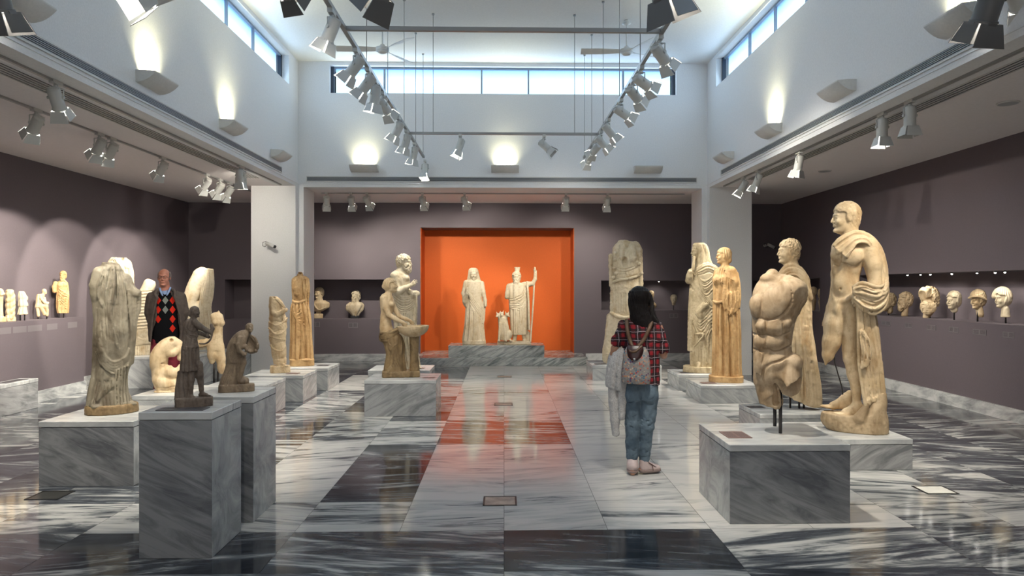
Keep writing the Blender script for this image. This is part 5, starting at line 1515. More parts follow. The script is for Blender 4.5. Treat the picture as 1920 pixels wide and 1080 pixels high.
def s1():
    f = Fig('marble_statue', 'tall headless draped grey-brown statue on a round base, left foreground', 'statue', (140, 460, 3.176), 210, 5.95, .52)
    s = f.sc(40, 410, 60, 1010, 130, .007)
    FF = [dict(n=6, amp=4.5, ph=.6, tw=.006, sharp=.5, warp=1.6, ws=.006, v0=300, v1=1000, e=160)]
    s.loft([(100, 212, 10, 48, 34), (130, 216, 8, 62, 46), (180, 218, 4, 84, 60), (240, 216, 0, 106, 76), (320, 222, 0, 108, 80), (420, 226, 0, 108, 82), (520, 228, 0, 116, 88), (620, 228, 0, 116, 88), (700, 222, 0, 112, 84), (780, 208, 0, 104, 80), (860, 200, 0, 114, 84), (950, 212, 0, 142, 94)], 8, fold=FF)
    s.line([(150, 170, 0, 44), (128, 240, -8, 36), (130, 290, -14, 30), (140, 420, -8, 24)], 40, 20)
    s.ell((200, 560, -54), (70, 130, 42), 30); s.ell((262, 480, -40), (50, 120, 40), 30)
    s.snap()
    # mantle edges from the neck down, soft ridges with hollows between
    for A in ([(176, 140), (150, 230), (148, 300), (170, 360)], [(200, 130), (186, 230), (196, 330), (206, 430)], [(230, 130), (232, 250), (216, 360), (226, 480), (252, 600)], [(262, 130), (286, 230), (300, 330), (306, 440)]):
        s.curve(A, 10, 7, 8, 9); s.groove([(u+15, v+6) for u, v in A], 6, 4, 8)
    s.groove([(136, 330), (130, 480), (128, 640), (118, 780)], 7, 6, 8); s.groove([(318, 420), (326, 540), (316, 640)], 6, 5, 8)
    for i in range(5):
        t = i/4; A = [(150-16*t, 556+74*t), (176-8*t, 640+66*t), (232, 690+66*t), (300, 664+54*t), (322, 620+70*t)]
        s.curve(A, 9, 7, 8, 6); s.groove([(u, v+11) for u, v in A], 4.5, 4, 8)
    s.snap()
    for i in range(6):
        t = i/5; A = [(318-10*t, 700+30*t), (270-8*t, 760+36*t), (200-10*t, 830+34*t), (130+6*t, 892+16*t), (96+26*t, 940)]
        s.curve(A, 10, 9, 8, 5); s.groove([(u+2, v+13) for u, v in A], 5.5, 5, 8)
    s.snap()
    for i in range(5):
        u = 246+16*i; A = [(u+4, 742-6*i), (u-4, 840), (u+3*(i-1), 952)]
        s.curve(A, 8, 11, 7, 4); s.groove([(p+9, v) for p, v in A], 5, 6, 7)
    s.snap(False)
    pleats(s, [(170, 150), (140, 260), (150, 420), (160, 540)], [(280, 150), (300, 300), (296, 460), (300, 600)], 7, 3.2, seed=21); pleats(s, [(120, 800), (100, 880), (90, 945)], [(230, 800), (220, 880), (230, 945)], 5, 4, seed=22)
    # raised left forearm with hanging cloth
    s.line([(300, 210, 0, 44), (330, 270, -10, 36), (364, 292, -30, 28)], 30, 14)
    sheet(s, [(320, 268, -40), (330, 400, -44), (336, 540, -40), (322, 720, -40)], [(388, 276, -34), (384, 380, -34), (366, 440, -34), (342, 700, -34)], 6, 10, seed=7, k=4)
    s.cap((350, 270, -20), (372, 286, -30), 22, 22, 8)
    s.ell((214, 92, -10), (60, 26, 44), 6, 'sub', tilt=14)
    s.ell((346, 946, -44), (24, 12, 30), 12); s.ell((132, 946, -70), (30, 12, 24), 12)
    s.rough(1.6, 20, 3); s.rough(.7, 7, 8)
    f.add(s, 'figure', 'm_grey')
    s = f.sc(50, 400, 930, 1040, 130, .008)
    b = f.ov
    s.loft([(942, 222, 0, 152, 108), (956, 222, 0, 160, 112), (b-6, 222, 0, 160, 112), (b, 222, 0, 158, 110)], 4); s.rough(2.5, 14, 4); s.rough(1.5, 6, 5)
    f.add(s, 'base', 'm_brown')
s1()

def s2():
    f = Fig('marble_statue', 'bright headless draped statue behind the tall grey-brown one, on the long marble block', 'statue', (140, 460, 3.176), 222, 11.35, .50)
    s = f.sc(150, 400, 60, 680, 110, .010)
    s.loft([(72, 262, 6, 40, 28), (100, 266, 4, 66, 44), (180, 270, 0, 78, 56), (320, 268, 0, 80, 58), (480, 266, 0, 86, 62), (640, 266, 0, 90, 64)], 8, fold=[dict(n=9, amp=4.5, ph=.2, sharp=.7, warp=2, ws=.012, tw=.004)])
    s.snap()
    for i in range(5):
        t = i/4; A = [(206+36*t, 100-20*t), (250+26*t, 150-14*t), (306+16*t, 200-10*t), (340, 262-20*t)]; s.curve(A, 8, 7, 6, 4); s.groove([(u-4, v+9) for u, v in A], 4.5, 4, 6)
    s.snap(False)
    s.ell((272, 78, -20), (22, 14, 26), 5, 'sub'); pleats(s, [(220, 120), (216, 300), (210, 500), (208, 660)], [(326, 140), (336, 300), (340, 500), (344, 660)], 8, 4.0, seed=2); s.rough(1.2, 9, 2)
    f.add(s, 'figure', 'm_white')
s2()

def s3():
    f = Fig('marble_statue', 'fragment of a seated draped statue with a ribbed sleeve, left of the man', 'statue', (250, 480, 3.6), 268, 11.25, .50)
    s = f.sc(-40, 175, 140, 675, 80, .010)
    s.ell((108, 190, -6), (42, 40, 30), 14); s.curve([(108, 200, 0), (72, 270, -10), (58, 350, -16), (60, 440, -20), (40, 520, -20)], 38, 44, 6, 12)
    s.waves(3.4, lambda U, V, D_: np.sin(V*.30+.02*U), v=(225, 500), e=15)
    s.loft([(430, 60, 0, 60, 50), (520, 62, 0, 78, 60), (590, 64, 0, 76, 58), (600, 64, 0, 62, 50), (668, 64, 0, 64, 52)], 14)
    s.snap()
    for i in range(7): s.curve([(-8+4*i, 500+16*i, -40), (30, 545+10*i, -60), (80, 560+4*i, -66), (132, 520+10*i, -40)], 6, 6, 5, 3)
    for i in range(9): s.cap((6+14*i, 604, -50+abs(i-4)*3), (4+14.4*i, 664, -54+abs(i-4)*3), 6.5, 6.5, 2)
    s.cut((120, 160, 0), (.4, -1, -.2), 4, 12, 3); s.rough(1.2, 9, 2)
    f.add(s, 'figure', 'm_white')
s3()

C2 = (260, 490, 3.857)
def s4():
    f = Fig('marble_statue', 'kneeling headless nude marble figure bending forward, in front of the man', 'statue', C2, 310, 7.62, .45)
    s = f.sc(80, 400, 545, 965, 110, .006)
    # bent torso
    s.curve([(246, 590, -6), (190, 625, -6), (150, 680, -2), (144, 740, 0)], 44, 58, 8, 20)
    s.ell((242, 592, -8), (40, 36, 40), 14); s.ell((286, 610, -4), (34, 44, 40), 14)
    s.ell((230, 664, -24), (40, 28, 28), 14); s.ell((222, 640, -40), (44, 36, 24), 14)
    s.line([(298, 615, -6, 30), (306, 650, -20, 26), (300, 700, -26, 24)], 26, 12); s.line([(286, 640, -30, 26), (250, 664, -50, 24), (218, 668, -46, 20)], 22, 12)
    s.ell((236, 562, -14), (26, 14, 22), 6)
    s.ell((236, 571, -46), (14, 14, 20), 5, 'sub')
    # pelvis, folded legs
    s.loft([(700, 146, 0, 50, 54), (760, 148, 0, 56, 60), (830, 158, 0, 62, 64), (900, 176, 0, 64, 66), (938, 190, 0, 62, 60)], 16)
    s.line([(150, 850, -30, 50), (200, 880, -40, 48), (300, 895, -40, 40), (330, 890, -40, 32)], 46, 18)
    s.line([(160, 800, -20, 52), (230, 800, -40, 46), (300, 790, -30, 40), (316, 860, -20, 34)], 46, 18)
    s.line([(150, 918, -34, 22), (250, 922, -46, 24), (330, 925, -40, 22)], 24, 6)
    s.curve([(118, 720, -40), (150, 732, -56), (196, 736, -56), (226, 744, -40)], 3.5, 3, 5, 10, 'sub')
    s.curve([(120, 905, -50), (190, 905, -78), (280, 900, -78)], 3, 3, 5, 8, 'sub')
    s.ell((262, 745, -10), (24, 30, 70), 12, 'sub')
    s.rough(.9, 14, 2); s.loft([(932, 215, -4, 105, 70), (f.ov, 215, -4, 105, 70)], 6)
    f.add(s, 'figure', 'm_cream')
s4()

def s7():
    f = Fig('marble_statue', 'leaning headless nude torso with cloth hanging from the shoulder, beside the left column', 'statue', C2, 378, 12.2, .50)
    s = f.sc(320, 570, 35, 660, 80, .010)
    s.curve([(460, 90, 0), (420, 160, 0), (388, 240, 0), (370, 330, 0)], 48, 46, 8, 20)
    s.ell((436, 92, -8), (42, 34, 36), 12); s.ell((458, 130, -30), (38, 34, 22), 12); s.ell((404, 230, -20), (42, 60, 34), 14)
    s.line([(372, 320, 0, 50), (366, 440, 0, 44), (380, 600, 0, 34)], 40, 14); s.line([(420, 330, 0, 46), (430, 450, 0, 38), (430, 610, 0, 34)], 40, 14)
    sheet(s, [(460, 50, -30), (470, 130, -46), (452, 230, -44), (440, 330, -40), (446, 460, -36), (440, 600, -36)], [(536, 60, -10), (542, 160, -14), (534, 260, -14), (520, 340, -14), (540, 450, -10), (536, 600, -10)], 9, 6.0, seed=3, k=1.5)
    s.loft([(600, 440, 0, 80, 50), (655, 440, 0, 90, 56)], 8)
    s.loft([(56, 500, -8, 36, 26), (160, 504, -10, 40, 30), (280, 486, -10, 42, 30), (345, 484, -10, 42, 30), (470, 490, -8, 50, 34), (640, 490, -6, 54, 38)], 3)
    pleats(s, [(470, 62), (474, 140), (456, 240), (450, 340), (452, 460), (448, 600)], [(530, 70), (536, 160), (526, 260), (516, 340), (534, 450), (534, 600)], 6, 3.2, seed=3); s.rough(1.0, 9, 2)
    f.add(s, 'figure', 'm_white')
s7()

C3 = (320, 560, 5.144)
def s8():
    f = Fig('marble_torso', 'small smooth nude marble torso with one thigh, held on two rods', 'statue', C3, 410, 8.75, .40)
    s = f.sc(250, 540, 110, 750, 90, .007)
    s.loft([(128, 446, 6, 22, 18), (160, 448, 4, 56, 36), (210, 452, 0, 62, 46), (260, 456, 0, 50, 42), (320, 456, 0, 46, 40), (380, 444, 0, 60, 50), (440, 434, 0, 74, 56), (490, 430, 0, 74, 52)], 10)
    s.cap((436, 150, 0), (452, 130, 4), 22, 20, 8); s.ell((416, 170, -6), (34, 34, 30), 12); s.ell((490, 235, -22), (34, 30, 30), 14); s.ell((438, 228, -40), (30, 28, 22), 12)
    s.line([(410, 470, 0, 54), (404, 540, -6, 48), (400, 600, -10, 28)], 50, 20); s.line([(470, 470, 0, 50), (484, 580, -10, 44), (490, 660, -14, 38), (486, 712, -14, 26)], 50, 20)
    s.line([(360, 420, 10, 40), (300, 430, 16, 38), (262, 430, 20, 36)], 36, 20)
    s.cut((480, 722, 0), (-.35, .92, 0), 3, 9, 2); s.ell((432, 112, 0), (30, 22, 30), 5, 'sub', tilt=30)
    s.curve([(440, 250, -48), (448, 330, -46), (442, 420, -54)], 3, 3, 5, 8, 'sub')
    s.rough(.9, 12, 3)
    f.add(s, 'figure', 'm_cream')
    rods(f, [((419, 600, 0), (419, 806, 0)), ((456, 700, 10), (456, 800, 10))], .012)
s8()

def s5():
    f = Fig('dark_figurine', 'small dark brown huntress with a raised arm and bow, on the nearest tall pedestal', 'figurine', C3, 365, 4.28, .862)
    s = f.sc(30, 430, 70, 1040, 110, .0036)
    head(s, (238, 130, 0), 108, yaw=-62, pitch=0, hair='wave', seed=5, neck=False); s.ell((192, 150, 8), (26, 24, 26), 8)
    s.cap((226, 165, 4), (212, 220, 6), 26, 36, 12)
    s.loft([(192, 205, 8, 36, 30), (220, 202, 4, 64, 44), (270, 196, 2, 72, 50), (330, 190, 0, 68, 50), (400, 188, 0, 70, 52), (470, 192, 0, 78, 56)], 8,
           fold=[dict(n=10, amp=3.6, ph=.4, tw=.02, sharp=.7, warp=2, ws=.012)])
    s.loft([(455, 190, 0, 76, 54), (490, 188, 0, 80, 56), (560, 190, 0, 84, 60), (640, 190, 0, 92, 64), (694, 192, 0, 98, 68)], 5, fold=[dict(n=12, amp=5.5, ph=.2, sharp=.7, warp=1.6, ws=.012)])
    s.cut((190, 486, 0), (0, -1, 0), 0) if False else None
    s.snap()
    for i in range(7): s.curve([(140+3*i, 270+9*i, -34), (180, 300+11*i, -54), (230, 320+9*i, -50), (262, 330+6*i, -24)], 5, 5, 5, 3)
    for i in range(8): s.cap((132+17*i, 400+5*i, -46+abs(i-3.5)*4), (128+19*i, 482-3*i, -52+abs(i-3.5)*4), 8, 9, 3)
    s.snap(False)
    # arms: the near arm stretched forward, hands around the bow
    s.line([(232, 226, -34, 34), (282, 270, -48, 31), (340, 304, -54, 25), (380, 322, -54, 19)], 28, 10)
    s.line([(386, 330, -50, 20), (404, 292, -50, 20), (390, 256, -50, 15)], 18, 6)
    hand(s, (352, 330, -56), (362, 396, -60), 15, .9)
    s.line([(270, 330, 10, 22), (330, 352, 0, 20), (366, 372, -20, 17)], 18, 8)
    s.curve([(278, 432, -30), (330, 434, -48), (372, 408, -56), (392, 370, -56), (398, 330, -56)], 8, 9, 7, 3)
    pleats(s, [(140, 500), (134, 590), (124, 685)], [(246, 500), (258, 590), (278, 685)], 8, 3.6, seed=4); pleats(s, [(146, 262), (180, 300), (236, 320)], [(150, 350), (190, 384), (246, 386)], 6, 2.8, seed=5)
    # legs and the stump behind
    s.line([(206, 680, -12, 42), (196, 780, -14, 36), (196, 860, -10, 24), (198, 930, -8, 20)], 40, 12); foot(s, (198, 938, -10), (258, 962, -50), 22, k=5)
    s.line([(268, 640, -4, 46), (278, 740, -6, 40), (288, 800, -2, 30), (296, 880, 2, 24), (300, 910, 4, 20)], 40, 12); foot(s, (302, 915, 2), (386, 944, -24), 22)
    s.loft([(690, 120, 14, 44, 44), (760, 116, 14, 48, 50), (860, 108, 10, 56, 56), (960, 110, 6, 66, 62)], 12, fold=[dict(n=5, amp=5, ph=1, sharp=.5, warp=2.5, ws=.012)])
    s.rough(1.2, 10, 2); s.rough(2.2, 9, 5, v=(690, 1000), u=(40, 190), ridge=True)
    b = f.ov
    s.loft([(948, 228, 0, 178, 70), (965, 226, 0, 184, 74), (b-4, 226, 0, 184, 74), (b, 226, 0, 182, 72)], 5, pw=3.4); s.rough(3, 16, 7, v=(950, 1040))
    f.add(s, 'figure', 'm_dark')
s5()

def s6():
    f = Fig('dark_figurine', 'small dark stooping figurine with a billowing cloak, on the second tall pedestal', 'figurine', C3, 444, 4.94, .855)
    s = f.sc(445, 870, 225, 925, 110, .0040)
    head(s, (764, 286, -6), 96, yaw=-28, pitch=-10, roll=8, hair='wave', seed=5, neck=False)
    s.cap((752, 320, 0), (718, 352, 6), 24, 30, 10)
    s.curve([(712, 352, 6), (668, 380, 8), (622, 440, 10), (604, 520, 8), (618, 600, 4)], 44, 62, 7, 20)
    s.loft([(520, 604, 6, 62, 52), (600, 600, 2, 62, 56), (680, 590, 0, 66, 58), (760, 566, 0, 80, 62), (830, 556, 0, 90, 64)], 14)
    s.curve([(700, 380, -30), (690, 430, -40), (664, 470, -44)], 34, 30, 5, 12)
    s.snap()
    for i in range(8): s.curve([(690-14*i, 366+10*i, -42), (640-12*i, 440+12*i, -60), (596-5*i, 540+8*i, -58), (620-4*i, 620+6*i, -56)], 5.5, 5, 6, 3)
    for i in range(8): s.curve([(560+8*i, 590+4*i, -54), (600+6*i, 640+6*i, -64), (646, 650+10*i, -60), (660, 620+14*i, -40)], 5, 4.5, 6, 3)
    s.snap(False)
    s.loft([(600, 606, -6, 62, 50), (700, 590, -8, 70, 54), (825, 560, -8, 84, 58)], 12)
    pleats(s, [(570, 620), (530, 720), (486, 822)], [(656, 620), (650, 720), (636, 822)], 8, 4.4, seed=4); pleats(s, [(596, 440), (560, 520), (580, 600)], [(660, 440), (640, 540), (660, 610)], 5, 3.4, seed=6)
    s.snap(False)
    # arms
    s.line([(668, 385, -44, 30), (648, 440, -64, 27), (660, 500, -76, 24), (700, 530, -80, 19), (716, 536, -80, 15)], 24, 8)
    s.line([(676, 468, -60, 22), (724, 458, -66, 20), (730, 490, -76, 18)], 18, 6); hand(s, (706, 530, -80), (742, 500, -84), 13, .8)
    # forward leg, kneeling foot
    s.line([(690, 540, -20, 34), (700, 620, -20, 32), (680, 700, -14, 27), (668, 780, -10, 22), (660, 830, -8, 20)], 30, 12)
    s.line([(640, 790, 10, 34), (690, 780, 4, 32), (730, 790, 0, 24), (742, 815, 0, 16)], 26, 10); s.ell((700, 800, -20), (44, 30, 30), 10)
    # billowing cloak
    s.push(); s.ell((776, 446, 16), (72, 96, 46), 8, tilt=-12); s.ell((764, 430, -30), (66, 92, 50), 6, 'sub', tilt=-14); s.cut((780, 538, 0), (.1, 1, 0), 4, 14, 2); s.pop(6)
    sheet(s, [(760, 352, 10), (808, 410, 4), (846, 450, 0)], [(764, 370, 30), (800, 440, 30), (834, 500, 20)], 4, 9, seed=1)
    s.ell((838, 470, -8), (17, 30, 20), 5); s.ell((822, 510, -6), (20, 18, 18), 5)
    b = f.ov
    s.loft([(822, 636, 0, 168, 66), (834, 636, 0, 172, 70), (b-3, 636, 0, 174, 72), (b, 636, 0, 172, 70)], 5, pw=4)
    s.rough(1.2, 9, 2); s.rough(2, 12, 4, v=(825, 925))
    f.add(s, 'figure', 'm_dark2')
M['m_dark2'] = statue_mat('marble_dark_brown', (.27,.20,.13), (.17,.12,.08), (.06,.04,.025), .45, seed=11, scale=8, bump=.4)
s6()

C5 = (490, 500, 5.4)
def s9():
    f = Fig('marble_statue', 'headless statue wrapped in spiral cloth like a mummy, forearm across the chest', 'statue', C5, 524, 9.98, .37)
    s = f.sc(55, 315, 285, 1085, 90, .0075)
    s.loft([(300, 120, 6, 36, 30), (325, 136, 4, 56, 42), (380, 152, 0, 74, 56), (460, 160, 0, 78, 60), (560, 168, 0, 90, 66), (650, 164, 0, 86, 66), (760, 168, 0, 80, 62), (880, 180, 0, 72, 58), (985, 190, 0, 66, 56)], 10)
    s.waves(5.0, lambda U, V, D_: (1-2*np.abs(np.sin(.028*V+.006*(U-160)*np.where(V > 640, 1, -1)+.9*np.sin(V*.012)+.5*vnoise(U*.02+5, D_*.02+5, V*.02)))**.6)*-1, v=(500, 960), e=30)
    s.snap()
    for p in ([(80, 560, -36), (150, 590, -74), (220, 560, -70), (262, 520, -40)], [(78, 620, -36), (150, 680, -72), (215, 660, -70), (258, 610, -40)], [(86, 700, -40), (160, 722, -70), (240, 740, -40)], [(94, 790, -36), (130, 830, -56), (200, 850, -62), (244, 800, -40)]): s.curve(p, 9, 8, 6, 5)
    s.snap(False)
    s.line([(116, 400, -10, 40), (124, 460, -24, 36), (160, 485, -52, 29), (215, 460, -68, 22), (240, 440, -70, 18)], 30, 10); hand(s, (228, 448, -70), (272, 420, -74), 17, .8)
    for i in range(4): s.curve([(150+8*i, 330, -40), (190+8*i, 370, -54), (222+6*i, 410, -54)], 6, 6, 4, 3)
    s.curve([(218, 470, -66), (214, 500, -70), (216, 540, -68)], 7, 5, 4, 3)
    s.ell((130, 312, -30), (14, 12, 16), 3, 'sub')
    s.cap((200, 960, -40), (190, 985, -40), 30, 30, 10); foot(s, (196, 972, -50), (270, 1006, -66), 19)
    s.rough(1.4, 10, 2)
    b = f.ov
    s.loft([(1000, 190, 0, 100, 76), (b, 192, 0, 103, 78)], 4, pw=2.8); s.rough(2, 12, 3, v=(990, 1100))
    f.add(s, 'figure', 'm_cream')
s9()

def s10():
    f = Fig('marble_statue', 'headless armless statue in a finely pleated long dress, at the left white column', 'statue', C5, 566, 11.08, .345)
    s = f.sc(270, 555, 55, 1010, 110, .0085)
    s.loft([(96, 398, 6, 50, 36), (128, 396, 4, 84, 52), (200, 400, 0, 90, 60), (300, 402, 0, 86, 62), (360, 388, 0, 66, 54)], 8, fold=[dict(n=9, amp=3.5, ph=.3, sharp=.6, warp=2, ws=.012, tw=.008)])
    s.loft([(350, 388, 0, 64, 54), (420, 392, 0, 88, 66), (520, 398, 0, 98, 74), (700, 402, 0, 102, 78), (940, 406, 0, 116, 88)], 8, fold=[dict(n=14, amp=8.5, ph=.3, sharp=.75, warp=1.2, ws=.008)])
    s.line([(350, 150, -30, 42), (352, 220, -44, 38), (358, 272, -50, 30)], 40, 10); s.cut((356, 300, -60), (0, 1, 0), 0) if False else None
    s.ell((378, 268, -84), (18, 14, 12), 4, 'sub')
    s.cap((392, 80, 4), (394, 120, 4), 30, 42, 10); s.ell((384, 70, -6), (26, 12, 26), 5, 'sub'); s.rough(4, 12, 3, v=(60, 150))
    s.snap()
    for A in ([(424, 130), (430, 240), (446, 330), (450, 420), (462, 500)], [(452, 130), (462, 240), (474, 330), (476, 420), (482, 500)]): s.curve(A, 9, 8, 8, 4); s.groove([(u+12, v) for u, v in A], 5, 4, 8)
    s.snap(False); pleats(s, [(312, 400), (308, 560), (302, 740), (300, 925)], [(480, 520), (494, 640), (502, 780), (510, 925)], 11, 4.4, seed=4); pleats(s, [(396, 120), (404, 200), (408, 330)], [(480, 140), (488, 220), (486, 400)], 5, 3.6, seed=9); s.snap()
    s.curve([(322, 344, -30), (350, 362, -50), (390, 360, -62), (430, 344, -60)], 12, 11, 5, 5)
    sheet(s, [(330, 420, -52), (350, 470, -70), (392, 420, -74)], [(336, 500, -56), (380, 560, -80), (440, 590, -76)], 5, 8, seed=6, k=3)
    s.curve([(372, 480, -80), (380, 700, -92), (364, 920, -98)], 13, 16, 6, 7)
    s.snap(False)
    s.ell((450, 940, -70), (44, 18, 36), 6); s.rough(1.4, 8, 3)
    b = f.ov
    s.loft([(934, 412, 0, 124, 96), (950, 412, 0, 124, 96), (b, 412, 0, 126, 98)], 4, pw=3)
    f.add(s, 'figure', 'm_honey')
s10()

def ledge():
    C = (0, 490, 7.2)
    def mk(px, u, label, D=None):
        x = -6.60; D = x*F/(px-945)
        return Fig('marble_statuette', label, 'statuette', C, px, D, 1.14, None)
    f = mk(3, 20, 'marble statuette on the left wall case, cut by the left edge of the photo')
    s = f.sc(-70, 90, 350, 825, 60, .006); b = f.ov
    s.loft([(365, 0, 0, 20, 20), (400, 4, 0, 46, 34), (470, 4, 0, 40, 32), (600, 2, 0, 38, 30), (740, 0, 0, 44, 36), (755, 10, 0, 70, 44), (b, 10, 0, 74, 46)], 6, fold=[dict(n=8, amp=3, sharp=.6, warp=1)]); s.line([(40, 420, -10, 16), (52, 440, -20, 16), (20, 455, -34, 14)], 14, 5); f.add(s, 'figure', 'm_cream')
    f = mk(19, 140, 'headless draped marble statuette like a wrapped column, second on the left wall case')
    s = f.sc(45, 235, 360, 825, 60, .006); b = f.ov
    s.loft([(378, 132, 0, 30, 26), (400, 132, 0, 54, 38), (470, 140, 0, 62, 44), (560, 142, 0, 66, 46), (680, 140, 0, 62, 44), (752, 140, 0, 62, 44), (760, 142, 0, 70, 46), (b, 142, 0, 70, 48)], 6, fold=[dict(n=.08, cat=30, vc=0, lean=1.5, amp=4, sharp=.6, warp=1.5), dict(n=7, amp=2.5, sharp=.6)]); s.rough(1.5, 10, 2); f.add(s, 'figure', 'm_cream')
    f = mk(42, 305, 'headless pale statuette with a short flared tunic, middle of the left wall case')
    s = f.sc(215, 400, 385, 760, 55, .006)
    s.loft([(402, 290, 0, 30, 24), (430, 296, 0, 44, 34), (480, 302, 0, 56, 40), (516, 300, 0, 46, 36), (522, 304, 0, 50, 38), (600, 312, 0, 66, 46), (610, 308, 0, 52, 40), (720, 305, 0, 72, 50)], 5, fold=[dict(n=8, amp=4, sharp=.6, warp=1.5)]); s.ell((360, 500, -6), (20, 34, 22), 8)
    s.cut((300, 722, 0), (.1, 1, 0), 4, 14, 2); s.ell((296, 396, -10), (26, 20, 26), 5, 'sub'); s.rough(1.4, 10, 2); f.add(s, 'figure', 'm_white')
    rods(f, [((275, 700, 0), (275, f.ov, 0)), ((332, 715, 0), (332, f.ov, 0))], .008)
    f = mk(79, 570, 'seated marble statuette leaning its chin forward, fourth on the left wall case')
    s = f.sc(460, 690, 365, 755, 60, .0055)
    head(s, (603, 410, 0), 74, yaw=-52, pitch=-8, hair='short', seed=3, neck=False); s.cap((596, 430, 2), (580, 460, 4), 18, 26, 8)
    s.loft([(440, 540, 6, 30, 26), (480, 540, 4, 48, 36), (560, 532, 0, 46, 36), (620, 524, 0, 50, 38)], 10, fold=[dict(n=7, amp=3, sharp=.6, warp=1.5)])
    s.line([(552, 500, -30, 20), (600, 555, -44, 18), (640, 575, -44, 14)], 18, 6); s.line([(600, 500, -10, 20), (614, 560, -30, 18), (650, 560, -40, 14)], 18, 6)
    s.line([(530, 600, -10, 34), (620, 610, -30, 32), (632, 660, -26, 26), (636, 725, -22, 22)], 30, 10); s.line([(510, 620, 0, 30), (520, 730, 0, 22)], 30, 10); s.cap((560, 620, -20), (600, 710, -30), 26, 26, 10)
    s.rough(1.6, 9, 2); f.add(s, 'figure', 'm_cream'); rods(f, [((516, 720, 0), (516, f.ov, 0)), ((630, 720, -10), (630, f.ov, -10))], .007)
    f = mk(115, 830, 'bearded bare-chested marble statuette in a slanting mantle, tallest on the left wall case')
    s = f.sc(690, 960, 120, 725, 75, .0055)
    head(s, (848, 196, 0), 122, yaw=22, hair='curly', beard=True, seed=4, neck=False); s.cap((850, 230, 2), (848, 290, 4), 26, 40, 10)
    s.loft([(262, 846, 4, 40, 30), (290, 838, 2, 80, 48), (340, 842, 0, 84, 56), (400, 846, 0, 74, 52), (460, 846, 0, 80, 54)], 10); s.ell((812, 320, -34), (34, 28, 24), 12); s.ell((880, 320, -34), (34, 28, 24), 12)
    s.line([(752, 300, 0, 34), (734, 350, -4, 32), (736, 400, -10, 30)], 30, 10)
    s.loft([(400, 848, 0, 76, 52), (470, 846, 0, 86, 60), (600, 846, 0, 86, 60), (700, 850, 0, 74, 54)], 8, fold=[dict(n=8, amp=3.5, ph=1, tw=.01, sharp=.6, warp=1.5)])
    s.snap()
    for i in range(7): s.curve([(800-2*i, 372+26*i, -46), (840, 400+32*i, -64), (885, 430+34*i, -58), (922, 460+30*i, -24)], 7, 6, 5, 4)
    s.snap(False); pleats(s, [(780, 420), (800, 560), (800, 690)], [(900, 480), (905, 580), (900, 690)], 5, 4, seed=3); pleats(s, [(796, 380), (840, 420), (890, 440)], [(796, 520), (846, 600), (905, 600)], 5, 4, seed=4)
    s.curve([(868, 258, -26), (905, 300, -30), (918, 380, -24), (926, 470, -16)], 13, 11, 5, 4)
    s.snap(False)
    s.cut((840, 702, 0), (0, 1, 0), 4, 14, 2); s.rough(1.2, 10, 2); f.add(s, 'figure', 'm_honey'); rods(f, [((796, 690, 0), (796, f.ov, 0)), ((860, 690, 0), (860, f.ov, 0))], .007)
ledge()
C4 = (690, 465, 4.235)
